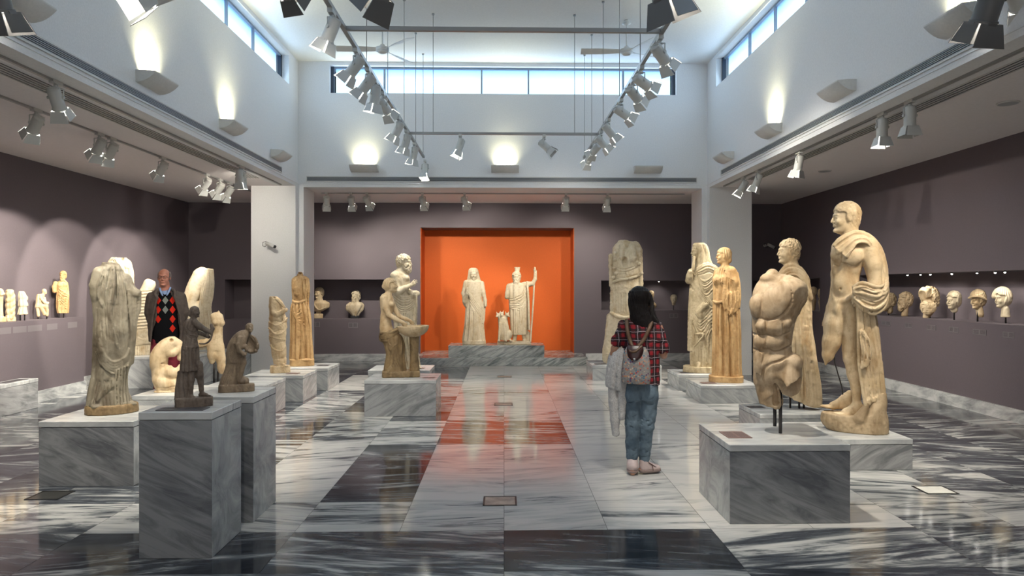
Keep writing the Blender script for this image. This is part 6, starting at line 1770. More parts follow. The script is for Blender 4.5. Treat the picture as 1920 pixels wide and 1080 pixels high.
def s12():
    f = Fig('marble_statue', 'half-nude woman leaning over a broad shallow bowl, skirt slipping from her hips', 'statue', C4, 752, 8.92, .448)
    s = f.sc(75, 385, 220, 1000, 110, .0065)
    head(s, (186, 300, 0), 118, yaw=-66, pitch=-6, hair='wave', seed=5, neck=False, hairvol=1.04); s.ell((134, 304, 8), (24, 24, 24), 6)
    s.cap((172, 335, 4), (156, 385, 6), 24, 34, 12)
    s.loft([(362, 150, 8, 34, 28), (395, 148, 4, 52, 38), (440, 152, 0, 56, 44), (500, 150, 0, 48, 42), (560, 142, 0, 44, 40), (610, 142, 0, 48, 44), (670, 158, 0, 62, 52), (720, 170, 0, 66, 56)], 10)
    s.ell((184, 446, -26), (26, 24, 22), 10); s.ell((170, 440, 26), (26, 24, 20), 10)
    s.line([(130, 402, -30, 27), (142, 470, -46, 24), (166, 528, -54, 21), (220, 562, -60, 19), (276, 588, -60, 13)], 24, 8); hand(s, (268, 586, -60), (318, 622, -56), 15, .4)
    s.line([(180, 410, 34, 24), (214, 490, 30, 21), (250, 545, 10, 18), (300, 562, -6, 15), (336, 580, -10, 12)], 20, 8); hand(s, (330, 578, -10), (376, 608, -14), 14, .4)
    s.rough(.8, 14, 2)
    f.add(s, 'figure', 'm_cream')
    s = f.sc(75, 330, 620, 1000, 110, .0065)
    s.loft([(668, 172, 0, 66, 58), (720, 190, 0, 86, 66), (780, 210, 0, 80, 66), (850, 216, 0, 72, 62), (930, 214, 0, 82, 66), (978, 216, 0, 88, 70)], 10, fold=[dict(n=7, amp=4, ph=.5, tw=.01, sharp=.6, warp=2, ws=.012)])
    s.snap()
    for i in range(5): s.curve([(100+2*i, 676+10*i, -30), (150, 664+12*i, -58), (200, 650+10*i, -62), (244, 628+10*i, -50)], 9, 8, 6, 4)
    s.curve([(100, 690, -10), (108, 730, -40), (150, 730, -62)], 12, 12, 5, 6)
    for i in range(4): s.curve([(160, 716+14*i, -64), (176, 764+12*i, -74), (220, 762+10*i, -72), (238, 706+14*i, -66)], 6, 5, 6, 3)
    s.snap(False); pleats(s, [(270, 730), (262, 830), (220, 900), (150, 950)], [(190, 800), (180, 860), (160, 900), (140, 940)], 6, 3.8, seed=4)
    pleats(s, [(256, 760), (270, 860), (280, 965)], [(200, 900), (220, 930), (250, 970)], 4, 3.4, seed=6); s.snap()
    for i in range(0): s.curve([(276-7*i, 740+8*i, -52), (262-9*i, 830+6*i, -68), (214-8*i, 900+4*i, -72), (140+2*i, 955, -66)], 6.5, 6, 6, 4)
    s.snap(False)
    foot(s, (180, 950, -60), (146, 984, -88), 17); s.rough(1.0, 10, 2)
    f.add(s, 'skirt', 'm_brown')
    # bowl
    s = f.sc(215, 500, 590, 720, 150, .006)
    s.push(); s.ell((357, 618, -40), (126, 88, 112), 2); s.cut((357, 616, 0), (-.03, -1, 0)); s.ell((357, 604, -40), (112, 74, 98), 4, 'sub'); s.pop(2)
    s.rough(1.0, 12, 2); f.add(s, 'bowl', 'm_cream')
    s = f.sc(310, 430, 690, 1000, 70, .007)
    s.loft([(694, 366, -30, 40, 40), (720, 366, -26, 40, 40), (850, 366, -18, 34, 36), (900, 368, -14, 36, 38), (980, 370, -10, 42, 42)], 4); s.rough(2.5, 12, 2)
    f.add(s, 'column_support', 'm_brown')
    s = f.sc(100, 425, 965, 1050, 110, .008); s.box((262, (972+f.ov)/2, 0), (148, (f.ov-972)/2, 84), 2, rnd=8); s.rough(2.5, 12, 3); f.add(s, 'base', 'm_brown')
s12()

def s13():
    f = Fig('marble_statue', 'bearded half-draped man stretching out his hand, behind the woman with the bowl', 'statue', C4, 762, 10.55, .36)
    s = f.sc(160, 440, 35, 990, 100, .0075)
    head(s, (292, 118, 0), 128, yaw=-68, hair='curly', beard=True, seed=8, neck=False); s.cap((272, 150, 4), (256, 205, 6), 32, 44, 12)
    s.loft([(176, 250, 6, 36, 30), (205, 252, 4, 70, 46), (260, 258, 0, 76, 54), (320, 264, 0, 70, 52), (380, 270, 0, 72, 54), (440, 276, 0, 78, 58)], 10); s.ell((300, 240, -20), (30, 28, 34), 12)
    s.line([(214, 225, -34, 38), (216, 300, -44, 32), (238, 352, -56, 28), (300, 318, -66, 22), (338, 296, -68, 15)], 30, 10); hand(s, (334, 298, -68), (392, 252, -68), 17, .4)
    s.line([(310, 340, -20, 22), (350, 355, -50, 20), (380, 352, -60, 16)], 20, 8); s.ell((388, 362, -60), (24, 22, 18), 6)
    s.loft([(380, 286, 0, 84, 58), (460, 284, 0, 92, 64), (600, 292, 0, 86, 64), (760, 306, 0, 84, 62), (900, 316, 0, 92, 64), (962, 320, 0, 96, 66)], 8, fold=[dict(n=8, amp=4.5, ph=.4, tw=.006, sharp=.6, warp=1.6, ws=.01)])
    s.snap()
    for i in range(7): s.curve([(200+3*i, 350+16*i, -50), (260, 384+18*i, -70), (320, 388+16*i, -66), (370, 350+18*i, -44)], 7, 6, 6, 4)
    sheet(s, [(352, 366, -62), (350, 450, -64), (354, 600, -60)], [(384, 372, -50), (386, 460, -48), (382, 605, -46)], 4, 8, seed=3)
    sheet(s, [(290, 480, -70), (270, 640, -74), (300, 940, -76)], [(380, 600, -40), (370, 760, -44), (400, 940, -50)], 5, 8, seed=6, k=4)
    s.snap(False)
    pleats(s, [(206, 370), (262, 404), (322, 404), (366, 370)], [(220, 480), (268, 520), (326, 510), (372, 470)], 6, 3.0, seed=3); pleats(s, [(270, 520), (262, 680), (280, 930)], [(366, 540), (362, 720), (390, 930)], 6, 3.8, seed=5)
    foot(s, (390, 925, -40), (424, 950, -60), 16); s.loft([(945, 320, 0, 100, 74), (f.ov, 320, 0, 100, 74)], 4); s.rough(1.0, 10, 2)
    f.add(s, 'figure', 'm_white')
s13()

C6 = (760, 420, 3.858)
def alcove():
    f = Fig('marble_statue', 'veiled robed woman on the left of the block before the orange wall', 'statue', C6, 889, 14.55, .40)
    s = f.sc(395, 605, 300, 890, 70, .0095); b = f.ov
    head(s, (496, 368, -4), 84, yaw=2, hair='wave', neck=False, seed=2); s.cap((496, 395, 0), (496, 425, 2), 17, 28, 8)
    s.push(); s.loft([(316, 492, 8, 18, 18), (330, 492, 8, 34, 28), (370, 494, 10, 42, 32), (420, 496, 12, 54, 32), (460, 498, 14, 66, 30)], 4); s.ell((496, 376, -20), (27, 40, 30), 4, 'sub'); s.pop(3)
    s.loft([(404, 496, 2, 34, 24), (420, 496, 0, 58, 34), (470, 500, 0, 58, 38), (530, 500, 0, 54, 38), (600, 502, 0, 62, 42), (700, 500, 0, 66, 46), (845, 496, 0, 82, 54)], 6, fold=[dict(n=11, amp=3.6, ph=.5, sharp=.7, warp=1, ws=.01, v0=560, v1=900, e=60)])
    s.line([(440, 425, 0, 20), (424, 500, -4, 18), (432, 560, -10, 16), (448, 500, -36, 13), (452, 465, -40, 11)], 16, 6); s.line([(552, 430, 0, 19), (564, 500, -10, 16), (578, 550, -16, 12), (580, 590, -18, 11)], 14, 6)
    s.snap()
    for i in range(8): s.curve([(446+4*i, 470+10*i, -34), (480, 520+12*i, -44), (530, 590+14*i, -42), (566, 650+10*i, -20)], 4.5, 4, 5, 3)
    s.snap(False)
    sheet(s, [(556, 470, -14), (562, 560, -16), (556, 660, -20), (562, 720, -20)], [(574, 480, 4), (576, 560, 4), (572, 650, 0), (568, 700, -10)], 3, 6, seed=2)
    sheet(s, [(420, 470, 10), (416, 560, 10), (436, 600, 0)], [(436, 470, 0), (434, 560, 0), (446, 600, -10)], 3, 7, seed=2)
    pleats(s, [(446, 610), (440, 720), (428, 835)], [(560, 660), (560, 740), (566, 835)], 9, 2.6, seed=3); pleats(s, [(450, 470), (486, 530), (536, 600), (562, 650)], [(446, 560), (480, 600), (520, 660), (556, 700)], 5, 2.2, seed=4)
    s.loft([(842, 498, 0, 84, 60), (b, 498, 0, 86, 60)], 3); f.add(s, 'figure', 'm_white')
    # man with staff
    f = Fig('marble_statue', 'bearded robed man with a tall staff and basket-like crown before the orange wall', 'statue', C6, 968, 14.55, .40)
    s = f.sc(650, 965, 295, 900, 70, .0095)
    head(s, (804, 388, -4), 84, yaw=4, hair='curly', beard=True, neck=False, seed=6); s.cap((804, 415, 0), (804, 440, 2), 20, 30, 8)
    s.loft([(312, 810, 4, 23, 20), (320, 810, 4, 20, 18), (346, 808, 4, 17, 16)], 3)
    s.loft([(424, 808, 2, 38, 26), (442, 808, 0, 66, 36), (500, 812, 0, 66, 42), (570, 816, 0, 64, 42), (650, 820, 0, 64, 44), (740, 822, 0, 60, 42), (800, 822, 0, 58, 40)], 6, fold=[dict(n=9, amp=3.4, ph=.5, tw=.008, sharp=.7, warp=1.4, ws=.012)])
    s.line([(752, 452, 0, 22), (742, 500, -4, 20), (736, 528, -6, 17)], 18, 6); s.line([(862, 440, -4, 22), (890, 436, -20, 19), (920, 432, -30, 15), (938, 400, -30, 13), (940, 355, -30, 11)], 16, 6); hand(s, (940, 362, -30), (932, 312, -30), 10, .8)
    s.snap()
    for i in range(7): s.curve([(750+2*i, 545+10*i, -30), (790, 530+14*i, -44), (840, 500+20*i, -42), (866, 440+24*i, -26)], 4.5, 4.5, 5, 3)
    sheet(s, [(846, 430, -30), (868, 520, -26), (880, 620, -20), (884, 760, -20)], [(880, 420, -16), (888, 520, -12), (892, 620, -8), (896, 760, -8)], 3, 7, seed=4)
    s.snap(False)
    pleats(s, [(772, 620), (770, 700), (776, 790)], [(870, 600), (874, 700), (872, 790)], 7, 2.6, seed=3); pleats(s, [(754, 540), (796, 526), (842, 500), (864, 450)], [(760, 610), (800, 620), (850, 600), (876, 560)], 5, 2.2, seed=4)
    s.line([(792, 780, -6, 20), (790, 840, -8, 14)], 18, 6); s.line([(856, 780, 0, 20), (862, 835, -4, 14)], 18, 6); s.ell((780, 845, -24), (16, 10, 18), 4); s.ell((864, 842, -20), (18, 11, 18), 4); s.cap((885, 790, 10), (890, 850, 8), 16, 16, 6)
    s.loft([(846, 788, 0, 122, 52), (f.ov, 788, 0, 124, 54)], 3, pw=3); f.add(s, 'figure', 'm_white')
    s = f.sc(890, 955, 300, 860, 45, .006); s.line([(936, 318, -34), (925, 560, -32), (905, 848, -24)], 6.5, 1); f.add(s, 'staff', 'm_white')
    # three-headed dog sits on the same base
    f = Fig('marble_dog', 'small sitting three-headed marble dog between the two robed figures', 'dog statue', C6, 941, 14.40, .425)
    s = f.sc(640, 785, 622, 860, 50, .008)
    s.loft([(675, 704, 0, 32, 26), (720, 708, 0, 36, 30), (770, 716, 4, 38, 34), (838, 722, 6, 40, 36)], 8)
    for x, v, yw in ((672, 658, 40), (698, 650, 0), (736, 656, -40)):
        dx = -math.sin(R(yw)); s.ell((x, v, -14), (14, 14, 16), 5); s.cap((x, v, -14), (704+(x-704)*.4, 690, -4), 12, 18, 6)
        s.cap((x, v+3, -20), (x+dx*20, v+10, -20-18*math.cos(R(yw))), 9, 6, 3); s.cap((x-9, v-8, -10), (x-11, v-22, -8), 5, 2, 2); s.cap((x+9, v-8, -10), (x+11, v-22, -8), 5, 2, 2)
    s.line([(688, 720, -20, 13), (682, 780, -24, 10), (678, 838, -26, 9)], 12, 4); s.line([(716, 720, -24, 13), (722, 780, -26, 10), (724, 838, -28, 9)], 12, 4); s.ell((676, 842, -34), (10, 7, 13), 3); s.ell((726, 842, -36), (10, 7, 13), 3)
    s.ell((752, 800, 2), (22, 34, 30), 8); s.cap((752, 834, 0), (766, 846, -20), 10, 8, 4); s.rough(.8, 8, 2); f.add(s, 'figure', 'm_white')
alcove()
# ================================================================ PEOPLE
def skin_mat(name, c):
    t = NT(name); n = t.noise(t.coords(), 30, 4); 
    t.set(Base_Color=t.ramp(n, [(.3, tuple(x*.9 for x in c)), (.7, c)]), Roughness=.5, Subsurface_Weight=.08)
    t.bsdf.inputs['Subsurface Radius'].default_value = (.02, .008, .004); return t.m
M['skin_man'] = skin_mat('skin_ruddy', (.40, .165, .11)); M['skin_woman'] = skin_mat('skin_tan', (.46, .235, .145))
M['hair_grey'] = plain('hair_grey', (.16, .13, .12, 1), .7, nscale=80, namp=.3)
M['hair_black'] = plain('hair_black', (.006, .0035, .003, 1), .55, nscale=60, namp=.4); M['hair_black'].node_tree.nodes['Principled BSDF'].inputs['Specular IOR Level'].default_value = .25
M['jacket'] = plain('jacket_cloth', (.055, .040, .032, 1), .75, nscale=25, namp=.2, bump=.3)
M['trouser_red'] = plain('trousers_dark_red', (.17, .010, .022, 1), .8, nscale=30, namp=.2)
M['shirt_blue'] = plain('shirt_light_blue', (.20, .28, .46, 1), .7)
M['shoe_brown'] = plain('shoe_leather', (.03, .02, .015, 1), .4)
M['eye'] = plain('eyes', (.03, .02, .015, 1), .2)
def argyle():
    t = NT('argyle_knit'); tc = t.n('ShaderNodeTexCoord'); sp = t.n('ShaderNodeSeparateXYZ'); t.l(tc.outputs['Object'], sp.inputs[0])
    W_, H_ = .0795, .116; x0, z0 = -.0085, 1.435
    u = t.math('DIVIDE', t.math('SUBTRACT', sp.outputs[0], x0), W_); 
    ci = t.math('ROUND', u); fu = t.math('ABSOLUTE', t.math('SUBTRACT', u, ci))
    v = t.math('DIVIDE', t.math('SUBTRACT', z0, sp.outputs[2]), H_)
    rv = t.math('ROUND', v); fv = t.math('ABSOLUTE', t.math('SUBTRACT', v, rv))
    dia = t.math('LESS_THAN', t.math('ADD', fu, fv), .43)
    zr = t.math('MULTIPLY', t.math('GREATER_THAN', rv, -.5), t.math('LESS_THAN', rv, 3.5))
    cr = t.math('LESS_THAN', t.math('ABSOLUTE', ci), 1.5); mid = t.math('LESS_THAN', t.math('ABSOLUTE', ci), .5)
    col = t.mix(mid, rgb(176, 38, 24), rgb(108, 112, 108))
    gone = t.math('MULTIPLY', mid, t.math('GREATER_THAN', rv, 1.5))
    gone2 = t.math('MULTIPLY', t.math('LESS_THAN', ci, -.5), t.math('GREATER_THAN', rv, 2.5))
    m = t.math('MULTIPLY', t.math('MULTIPLY', dia, t.math('MULTIPLY', zr, cr)), t.math('SUBTRACT', 1, t.math('MAXIMUM', gone, gone2)))
    t.set(Base_Color=t.mix(m, (.004, .004, .005, 1), col), Roughness=.95)
    t.bsdf.inputs['Specular IOR Level'].default_value = .1
    return t.m
M['argyle'] = argyle()

def man():
    C = (260, 490, 3.857)
    f = Fig('person', 'older bald man with glasses in brown jacket, argyle sweater and dark red trousers', 'person', C, 311.5, 8.62, 0)
    zb = f.ov
    s = f.sc(20, 390, 40, zb+8, 110, .0062)
    T = dict(yaw=12, pitch=-2)
    head(s, (184, 121, -6), 134, hair=None, neck=False, **T)
    s.cap((186, 165, 4), (192, 225, 12), 36, 42, 12)
    s.loft([(212, 196, 14, 56, 34), (240, 198, 12, 96, 46), (300, 200, 10, 116, 58), (420, 198, 10, 100, 58), (540, 196, 10, 98, 58), (600, 196, 10, 104, 60)], 12)
    s.line([(100, 268, 12, 28), (84, 370, 22, 26), (96, 455, 60, 25), (170, 500, 84, 18)], 30, 10); s.line([(300, 268, 12, 28), (320, 370, 22, 26), (310, 455, 60, 25), (220, 500, 84, 18)], 30, 10)
    hand(s, (172, 502, 84), (214, 540, 88), 17, .7); hand(s, (222, 500, 88), (180, 528, 96), 17, .7, thumb=-1)
    for x in (148, 246): s.line([(x, 590, 10, 50), (x-2, 820, 8, 32), (x-2, 850, 8, 31), (x, zb-34, 12, 22)], 40, 12); foot(s, (x, zb-28, 14), (x-6, zb-2, -92), 26)
    f.add(s, 'body', 'skin_man')
    # fringe of grey hair
    s = f.sc(100, 270, 40, 220, 90, .005); s.frame((184, 121, -6), 134, **T)
    s.ell((0, .10, .15), (.365, .445, .35), .02); s.ell((0, .0, .40), (.30, .36, .30), .02, 'sub'); s.ell((0, -.22, .10), (.31, .36, .62), .02, 'sub'); s.ell((0, .0, -.22), (.6, .22, .2), .02, 'sub')
    s.frame(); s.rough(2, 6, 3); f.add(s, 'hair', 'hair_grey')
    # eyes + glasses
    s = f.sc(100, 270, 80, 160, 90, .004); s.frame((184, 121, -6), 134, **T)
    for x in (-.125, .125): s.ell((x, -.352, .035), (.034, .022, .018), 0)
    f.add(s, 'eyes', 'eye')
    s = f.sc(90, 280, 70, 170, 90, .0022); s.frame((184, 121, -6), 134, **T)
    for x in (-.145, .145):
        pts = [(x+.105*math.cos(a), -.425+.12*(x+.105*math.cos(a))**2, .03+.075*math.sin(a)) for a in [2*PI*i/14 for i in range(15)]]
        s.line(pts, .011, 0); s.cap(pts[0] if x > 0 else pts[7], ((.35 if x > 0 else -.35), -.02, .05), .010, .010, 0)
    s.cap((-.04, -.425, .05), (.04, -.425, .05), .010, .010, 0)
    s.frame(); f.add(s, 'glasses', 'rod')
    # shirt collar
    s = f.sc(130, 260, 170, 310, 90, .005)
    s.cap((190, 202, 8), (194, 236, 6), 40, 42, 4); s.cap((188, 190, 0), (186, 160, -8), 38, 36, 0, 'sub')
    s.curve([(154, 196, -22), (162, 222, -50), (174, 246, -58)], 8, 5, 5, 3); s.curve([(228, 192, -22), (218, 220, -50), (204, 244, -58)], 8, 5, 5, 3); s.cap((188, 196, -52), (188, 214, -60), 13, 9, 4, 'sub')
    f.add(s, 'shirt', 'shirt_blue')
    # sweater
    s = f.sc(70, 330, 215, 620, 90, .006)
    s.loft([(226, 196, 12, 74, 44), (260, 198, 10, 100, 58), (330, 200, 8, 108, 66), (430, 198, 6, 104, 68), (520, 196, 6, 104, 68), (588, 196, 8, 104, 66)], 8)
    s.ell((190, 196, -70), (24, 56, 60), 3, 'sub'); s.rough(1.4, 22, 3)
    f.add(s, 'sweater', 'argyle')
    # jacket
    s = f.sc(25, 385, 195, 620, 120, .0065)
    s.loft([(200, 194, 18, 54, 34), (216, 196, 16, 92, 46), (240, 198, 14, 122, 58), (266, 198, 12, 136, 66), (310, 200, 10, 136, 72), (400, 198, 8, 134, 76), (500, 198, 6, 128, 78), (576, 198, 6, 122, 78)], 8)
    s.line([(96, 262, 12, 40), (78, 370, 22, 36), (100, 455, 60, 31), (164, 500, 82, 26)], 30, 8); s.line([(306, 262, 12, 40), (328, 370, 22, 38), (306, 455, 60, 32), (228, 500, 82, 26)], 30, 8)
    s.loft([(150, 190, -20, 44, 120), (230, 190, -20, 44, 120), (290, 200, -20, 72, 90), (400, 206, -20, 82, 86), (520, 196, -20, 100, 84), (640, 190, -20, 104, 84)], 3, 'sub')
    s.loft([(190, 196, 12, 60, 42), (250, 198, 12, 98, 52), (330, 200, 8, 106, 58), (640, 196, 6, 104, 62)], 2, 'sub')
    s.curve([(146, 200, -14), (122, 232, -50), (136, 268, -66)], 13, 9, 5, 4); s.curve([(238, 194, -14), (264, 228, -54), (258, 262, -66)], 13, 9, 5, 4)
    s.curve([(262, 262, -66), (286, 350, -72), (304, 450, -66), (302, 570, -58)], 8, 8, 6, 3); s.curve([(132, 268, -66), (112, 360, -72), (98, 450, -66), (88, 570, -56)], 8, 8, 6, 3)
    s.snap(); s.groove([(318, 270), (330, 330), (322, 420)], 3, 3); s.groove([(84, 280), (72, 350), (84, 430)], 3, 3); s.groove([(286, 290), (312, 296)], 3, 3); s.snap(False)
    s.rough(2.6, 26, 3); s.rough(1.3, 11, 4)
    f.add(s, 'jacket', 'jacket')
    s = f.sc(70, 330, 550, zb+4, 90, .0075)
    s.loft([(560, 196, 8, 106, 66), (640, 196, 8, 108, 64), (700, 197, 8, 104, 60)], 8)
    for x in (147, 247): s.line([(x, 660, 8, 58), (x, 840, 8, 42), (x, zb-44, 10, 34), (x, zb-26, 6, 36)], 40, 10)
    s.rough(2.2, 24, 4); f.add(s, 'trousers', 'trouser_red')
    for x in (147, 247):
        s = f.sc(x-50, x+50, zb-60, zb+6, 120, .008); s.cap((x, zb-30, 24), (x-4, zb-22, -60), 32, 28, 8); s.cap((x-4, zb-18, -60), (x-5, zb-16, -86), 26, 20, 8); s.cut((x, zb, 0), (0, 1, 0)); f.add(s, 'shoe', 'shoe_brown')
man()

def plaid():
    t = NT('plaid_flannel'); tc = t.coords(rot=(0, 0, 0)); sp = t.n('ShaderNodeSeparateXYZ'); t.l(tc, sp.inputs[0])
    n = t.math('MULTIPLY', t.noise(tc, 9, 3), .03)
    x = t.math('ADD', t.math('ADD', sp.outputs[0], t.math('MULTIPLY', sp.outputs[1], .5)), n); z = t.math('ADD', sp.outputs[2], t.math('MULTIPLY', n, 1.0))
    P = .074
    def band(c, lo, hi, ph=0):
        fr = t.math('FRACT', t.math('ADD', t.math('DIVIDE', c, P), ph)); return t.math('MULTIPLY', t.math('GREATER_THAN', fr, lo), t.math('LESS_THAN', fr, hi))
    rx, rz = band(x, .05, .48), band(z, .05, .48)
    both = t.math('MULTIPLY', rx, rz); one = t.math('MAXIMUM', rx, rz)
    c = t.mix(one, (.010, .007, .009, 1), (.055, .005, .008, 1)); c = t.mix(both, c, (.26, .008, .015, 1))
    w = t.math('MAXIMUM', band(x, .70, .76), band(z, .70, .76)); c = t.mix(w, c, (.30, .25, .27, 1))
    t.set(Base_Color=c, Roughness=.85); return t.m
def denim():
    t = NT('denim'); v = t.coords(); n = t.noise(v, 5, 4); n2 = t.noise(t.coords(scale=(1, 1, .3)), 160, 2)
    c = t.ramp(n, [(.3, (.052, .085, .118)), (.65, (.15, .205, .25))]); c = t.mix(.3, c, t.ramp(n2, [(.3, (.5, .5, .5)), (.7, (1, 1, 1))]), 'MULTIPLY')
    t.set(Base_Color=c, Roughness=.85); t.bump(n2, .2, .002); return t.m
def floral():
    t = NT('floral_canvas'); v = t.coords()
    vo = t.n('ShaderNodeTexVoronoi'); vo.inputs['Scale'].default_value = 62; t.l(v, vo.inputs['Vector'])
    dots = t.math('LESS_THAN', vo.outputs['Distance'], .48)
    sp = t.n('ShaderNodeSeparateXYZ'); t.l(vo.outputs['Color'], sp.inputs[0])
    pal = t.n('ShaderNodeValToRGB'); pal.color_ramp.interpolation = 'CONSTANT'
    cs = [(0, (.22, .20, .19)), (.42, (.40, .10, .07)), (.56, (.07, .14, .20)), (.68, (.45, .20, .10)), (.80, (.12, .05, .12)), (.9, (.5, .38, .28))]
    e = pal.color_ramp.elements
    while len(e) < len(cs): e.new(.5)
    for el, (p, c) in zip(e, cs): el.position = p; el.color = c + (1,)
    t.l(sp.outputs[0], pal.inputs[0])
    n = t.noise(v, 60, 3)
    t.set(Base_Color=t.mix(dots, t.ramp(n, [(.3, (.19, .175, .165)), (.7, (.29, .27, .255))]), pal.outputs[0]), Roughness=.85); return t.m
M['plaid'] = plaid(); M['denim'] = denim(); M['floral'] = floral()
M['cardigan'] = plain('cardigan_knit', (.50, .48, .46, 1), .95, nscale=120, namp=.25, bump=.5)
M['sneaker'] = plain('sneaker_pink_white', (.56, .45, .43, 1), .5, nscale=20, namp=.06)
M['sole'] = plain('sneaker_sole', (.30, .22, .20, 1), .6)
M['strap'] = plain('strap_leather', (.10, .05, .022, 1), .5, nscale=20, namp=.2)
M['flap'] = plain('flap_leather', (.030, .008, .008, 1), .35)
M['button'] = plain('button_metal', (.7, .7, .68, 1), .2, .6)
M['lace'] = plain('lace', (.14, .08, .07, 1), .8)

def woman():
    C = (1100, 520, 2.769)
    f = Fig('person', 'woman seen from behind with long dark hair, plaid shirt, patterned backpack and blue jeans', 'person', C, 1194, 5.92, 0)
    zb = f.ov
    s = f.sc(80, 450, 40, 1060, 110, .006)
    head(s, (274, 108, 4), 118, yaw=-148, hair=None, neck=False)
    s.cap((274, 150, 0), (276, 225, 0), 27, 32, 10)
    s.loft([(214, 278, 0, 46, 26), (238, 278, 0, 92, 38), (300, 280, 0, 86, 44), (400, 282, 0, 72, 42), (470, 280, 0, 74, 44), (560, 280, 0, 82, 52)], 10)
    s.line([(190, 252, 0, 28), (168, 320, -8, 22), (144, 372, -8, 19), (138, 400, 0, 18), (160, 420, 50, 15), (190, 410, 90, 12)], 20, 8); hand(s, (190, 410, 90), (232, 400, 120), 14, .6)
    s.line([(366, 254, 0, 28), (392, 330, -6, 22), (398, 392, 0, 20), (400, 405, 16, 17), (392, 330, 70, 13)], 20, 8); hand(s, (392, 335, 66), (380, 292, 92), 14, .6, thumb=-1)
    s.line([(238, 560, 0, 46), (240, 720, 0, 30), (236, 760, 2, 30), (236, 960, 6, 16)], 40, 10); s.line([(322, 560, 0, 46), (316, 720, 0, 30), (312, 760, 4, 30), (304, 960, 20, 16)], 40, 10)
    foot(s, (238, 985, -10), (238, zb-4, 40), 20); foot(s, (302, 965, 26), (376, zb-10, 60), 20)
    f.add(s, 'body', 'skin_woman')
    # hair
    s = f.sc(190, 430, 40, 330, 100, .005)
    s.ell((274, 100, 2), (57, 56, 62), 6); s.loft([(72, 272, -4, 52, 52), (130, 268, -12, 52, 42), (180, 276, -20, 55, 34), (225, 288, -26, 60, 26), (258, 296, -30, 52, 20), (275, 300, -32, 30, 12)], 10)
    s.curve([(318, 90, 20), (334, 130, 10), (344, 190, -6), (368, 240, -14), (392, 290, -6)], 15, 8, 6, 8)
    s.ell((344, 142, 46), (26, 50, 36), 3, 'sub')
    s.waves(1.5, lambda U, V, D_: np.sin(U*.62+.15*V*np.sin(U*.02)+3*vnoise(U*.05, D_*.05, V*.02))); s.rough(1.6, 16, 4)
    f.add(s, 'hair', 'hair_black')
    # shirt
    s = f.sc(120, 450, 195, 580, 100, .0055)
    s.loft([(216, 276, 2, 62, 34), (236, 278, 0, 96, 44), (300, 280, -2, 98, 54), (390, 284, -2, 94, 54), (450, 286, 0, 92, 54), (520, 290, 0, 88, 56), (552, 294, 0, 84, 56)], 8)
    s.line([(192, 252, 0, 30), (172, 306, -6, 29), (162, 328, -8, 29)], 30, 8); s.line([(362, 254, 0, 30), (384, 320, -6, 30), (394, 366, -2, 30)], 30, 8)
    s.cap((156, 336, -8), (160, 326, -8), 31, 31, 2); s.cap((397, 370, 0), (395, 358, 0), 33, 33, 2)
    s.cut((280, 548, 0), (-.30, .95, 0), 3, 18, 3)
    s.cap((146, 364, -8), (132, 410, -8), 24, 24, 0, 'sub'); s.cap((400, 396, 0), (402, 430, 10), 25, 25, 0, 'sub')
    s.rough(3.2, 26, 3); s.rough(2.0, 11, 4, ridge=True)
    f.add(s, 'shirt', 'plaid')
    # jeans
    s = f.sc(160, 400, 520, 980, 100, .006)
    s.loft([(528, 280, 2, 86, 58), (580, 280, 0, 92, 64), (630, 280, 0, 92, 60)], 8)
    s.line([(238, 610, -4, 52), (240, 700, 0, 44), (238, 760, -2, 38), (236, 860, 4, 34), (236, 930, 6, 31)], 40, 8); s.line([(324, 610, -4, 50), (318, 700, 0, 43), (312, 770, -2, 38), (304, 870, 10, 32), (300, 942, 18, 28)], 40, 8)
    s.ell((240, 600, -26), (44, 44, 36), 14); s.ell((322, 600, -26), (44, 44, 36), 14)
    s.snap()
    for u, v, l in ((222, 640, 34), (330, 650, 34), (232, 712, 38), (236, 742, 40), (238, 768, 38), (314, 735, 36), (312, 760, 38), (236, 890, 32), (236, 915, 30), (302, 900, 28), (300, 925, 28)):
        s.groove([(u-l, v-6), (u, v+3), (u+l*.7, v-4)], 3.2, 2.4, 4)
    s.groove([(281, 590), (280, 620), (279, 650)], 5, 5); s.groove([(205, 562), (236, 568), (262, 560)], 1.6, 1.6); s.groove([(300, 560), (330, 568), (356, 560)], 1.6, 1.6)
    s.groove([(205, 562), (208, 610), (234, 628), (260, 608), (262, 560)], 1.5, 1.5); s.groove([(300, 560), (302, 606), (328, 628), (352, 606), (356, 560)], 1.5, 1.5)
    s.snap(False); s.rough(2.4, 20, 5); s.rough(1.6, 10, 6, v=(680, 960), ridge=True)
    f.add(s, 'jeans', 'denim')
    # sneakers: the left one seen from the heel, pushing off
    s = f.sc(190, 290, 915, zb+6, 110, .0045)
    s.cap((237, 950, 4), (238, zb-46, -8), 28, 28, 8); s.cap((238, zb-46, -8), (238, zb-26, 50), 30, 28, 10); s.rough(.8, 9, 2)
    s.cut((238, zb-8, 0), (0, 1, .0)); f_ = f.add(s, 'sneaker', 'sneaker')
    s = f.sc(190, 290, 1000, zb+6, 110, .0045); s.push(); s.cap((238, zb-34, -10), (238, zb-20, 52), 33, 31, 4); s.cut((238, zb-28, 0), (0, -1, .1)); s.cut((238, zb-.5, 0), (0, 1, 0)); s.pop(0); f.add(s, 'sole', 'sole', f_)
    s = f.sc(255, 400, 925, zb-4, 110, .0045)
    s.cap((300, 952, 18), (302, 985, 24), 27, 28, 8); s.cap((302, 985, 24), (356, 996, 46), 28, 20, 10); s.ell((364, 996, 50), (20, 15, 22), 6); s.cut((300, zb-22, 0), (0, 1, 0)); s.rough(.8, 9, 2)
    f_ = f.add(s, 'sneaker', 'sneaker')
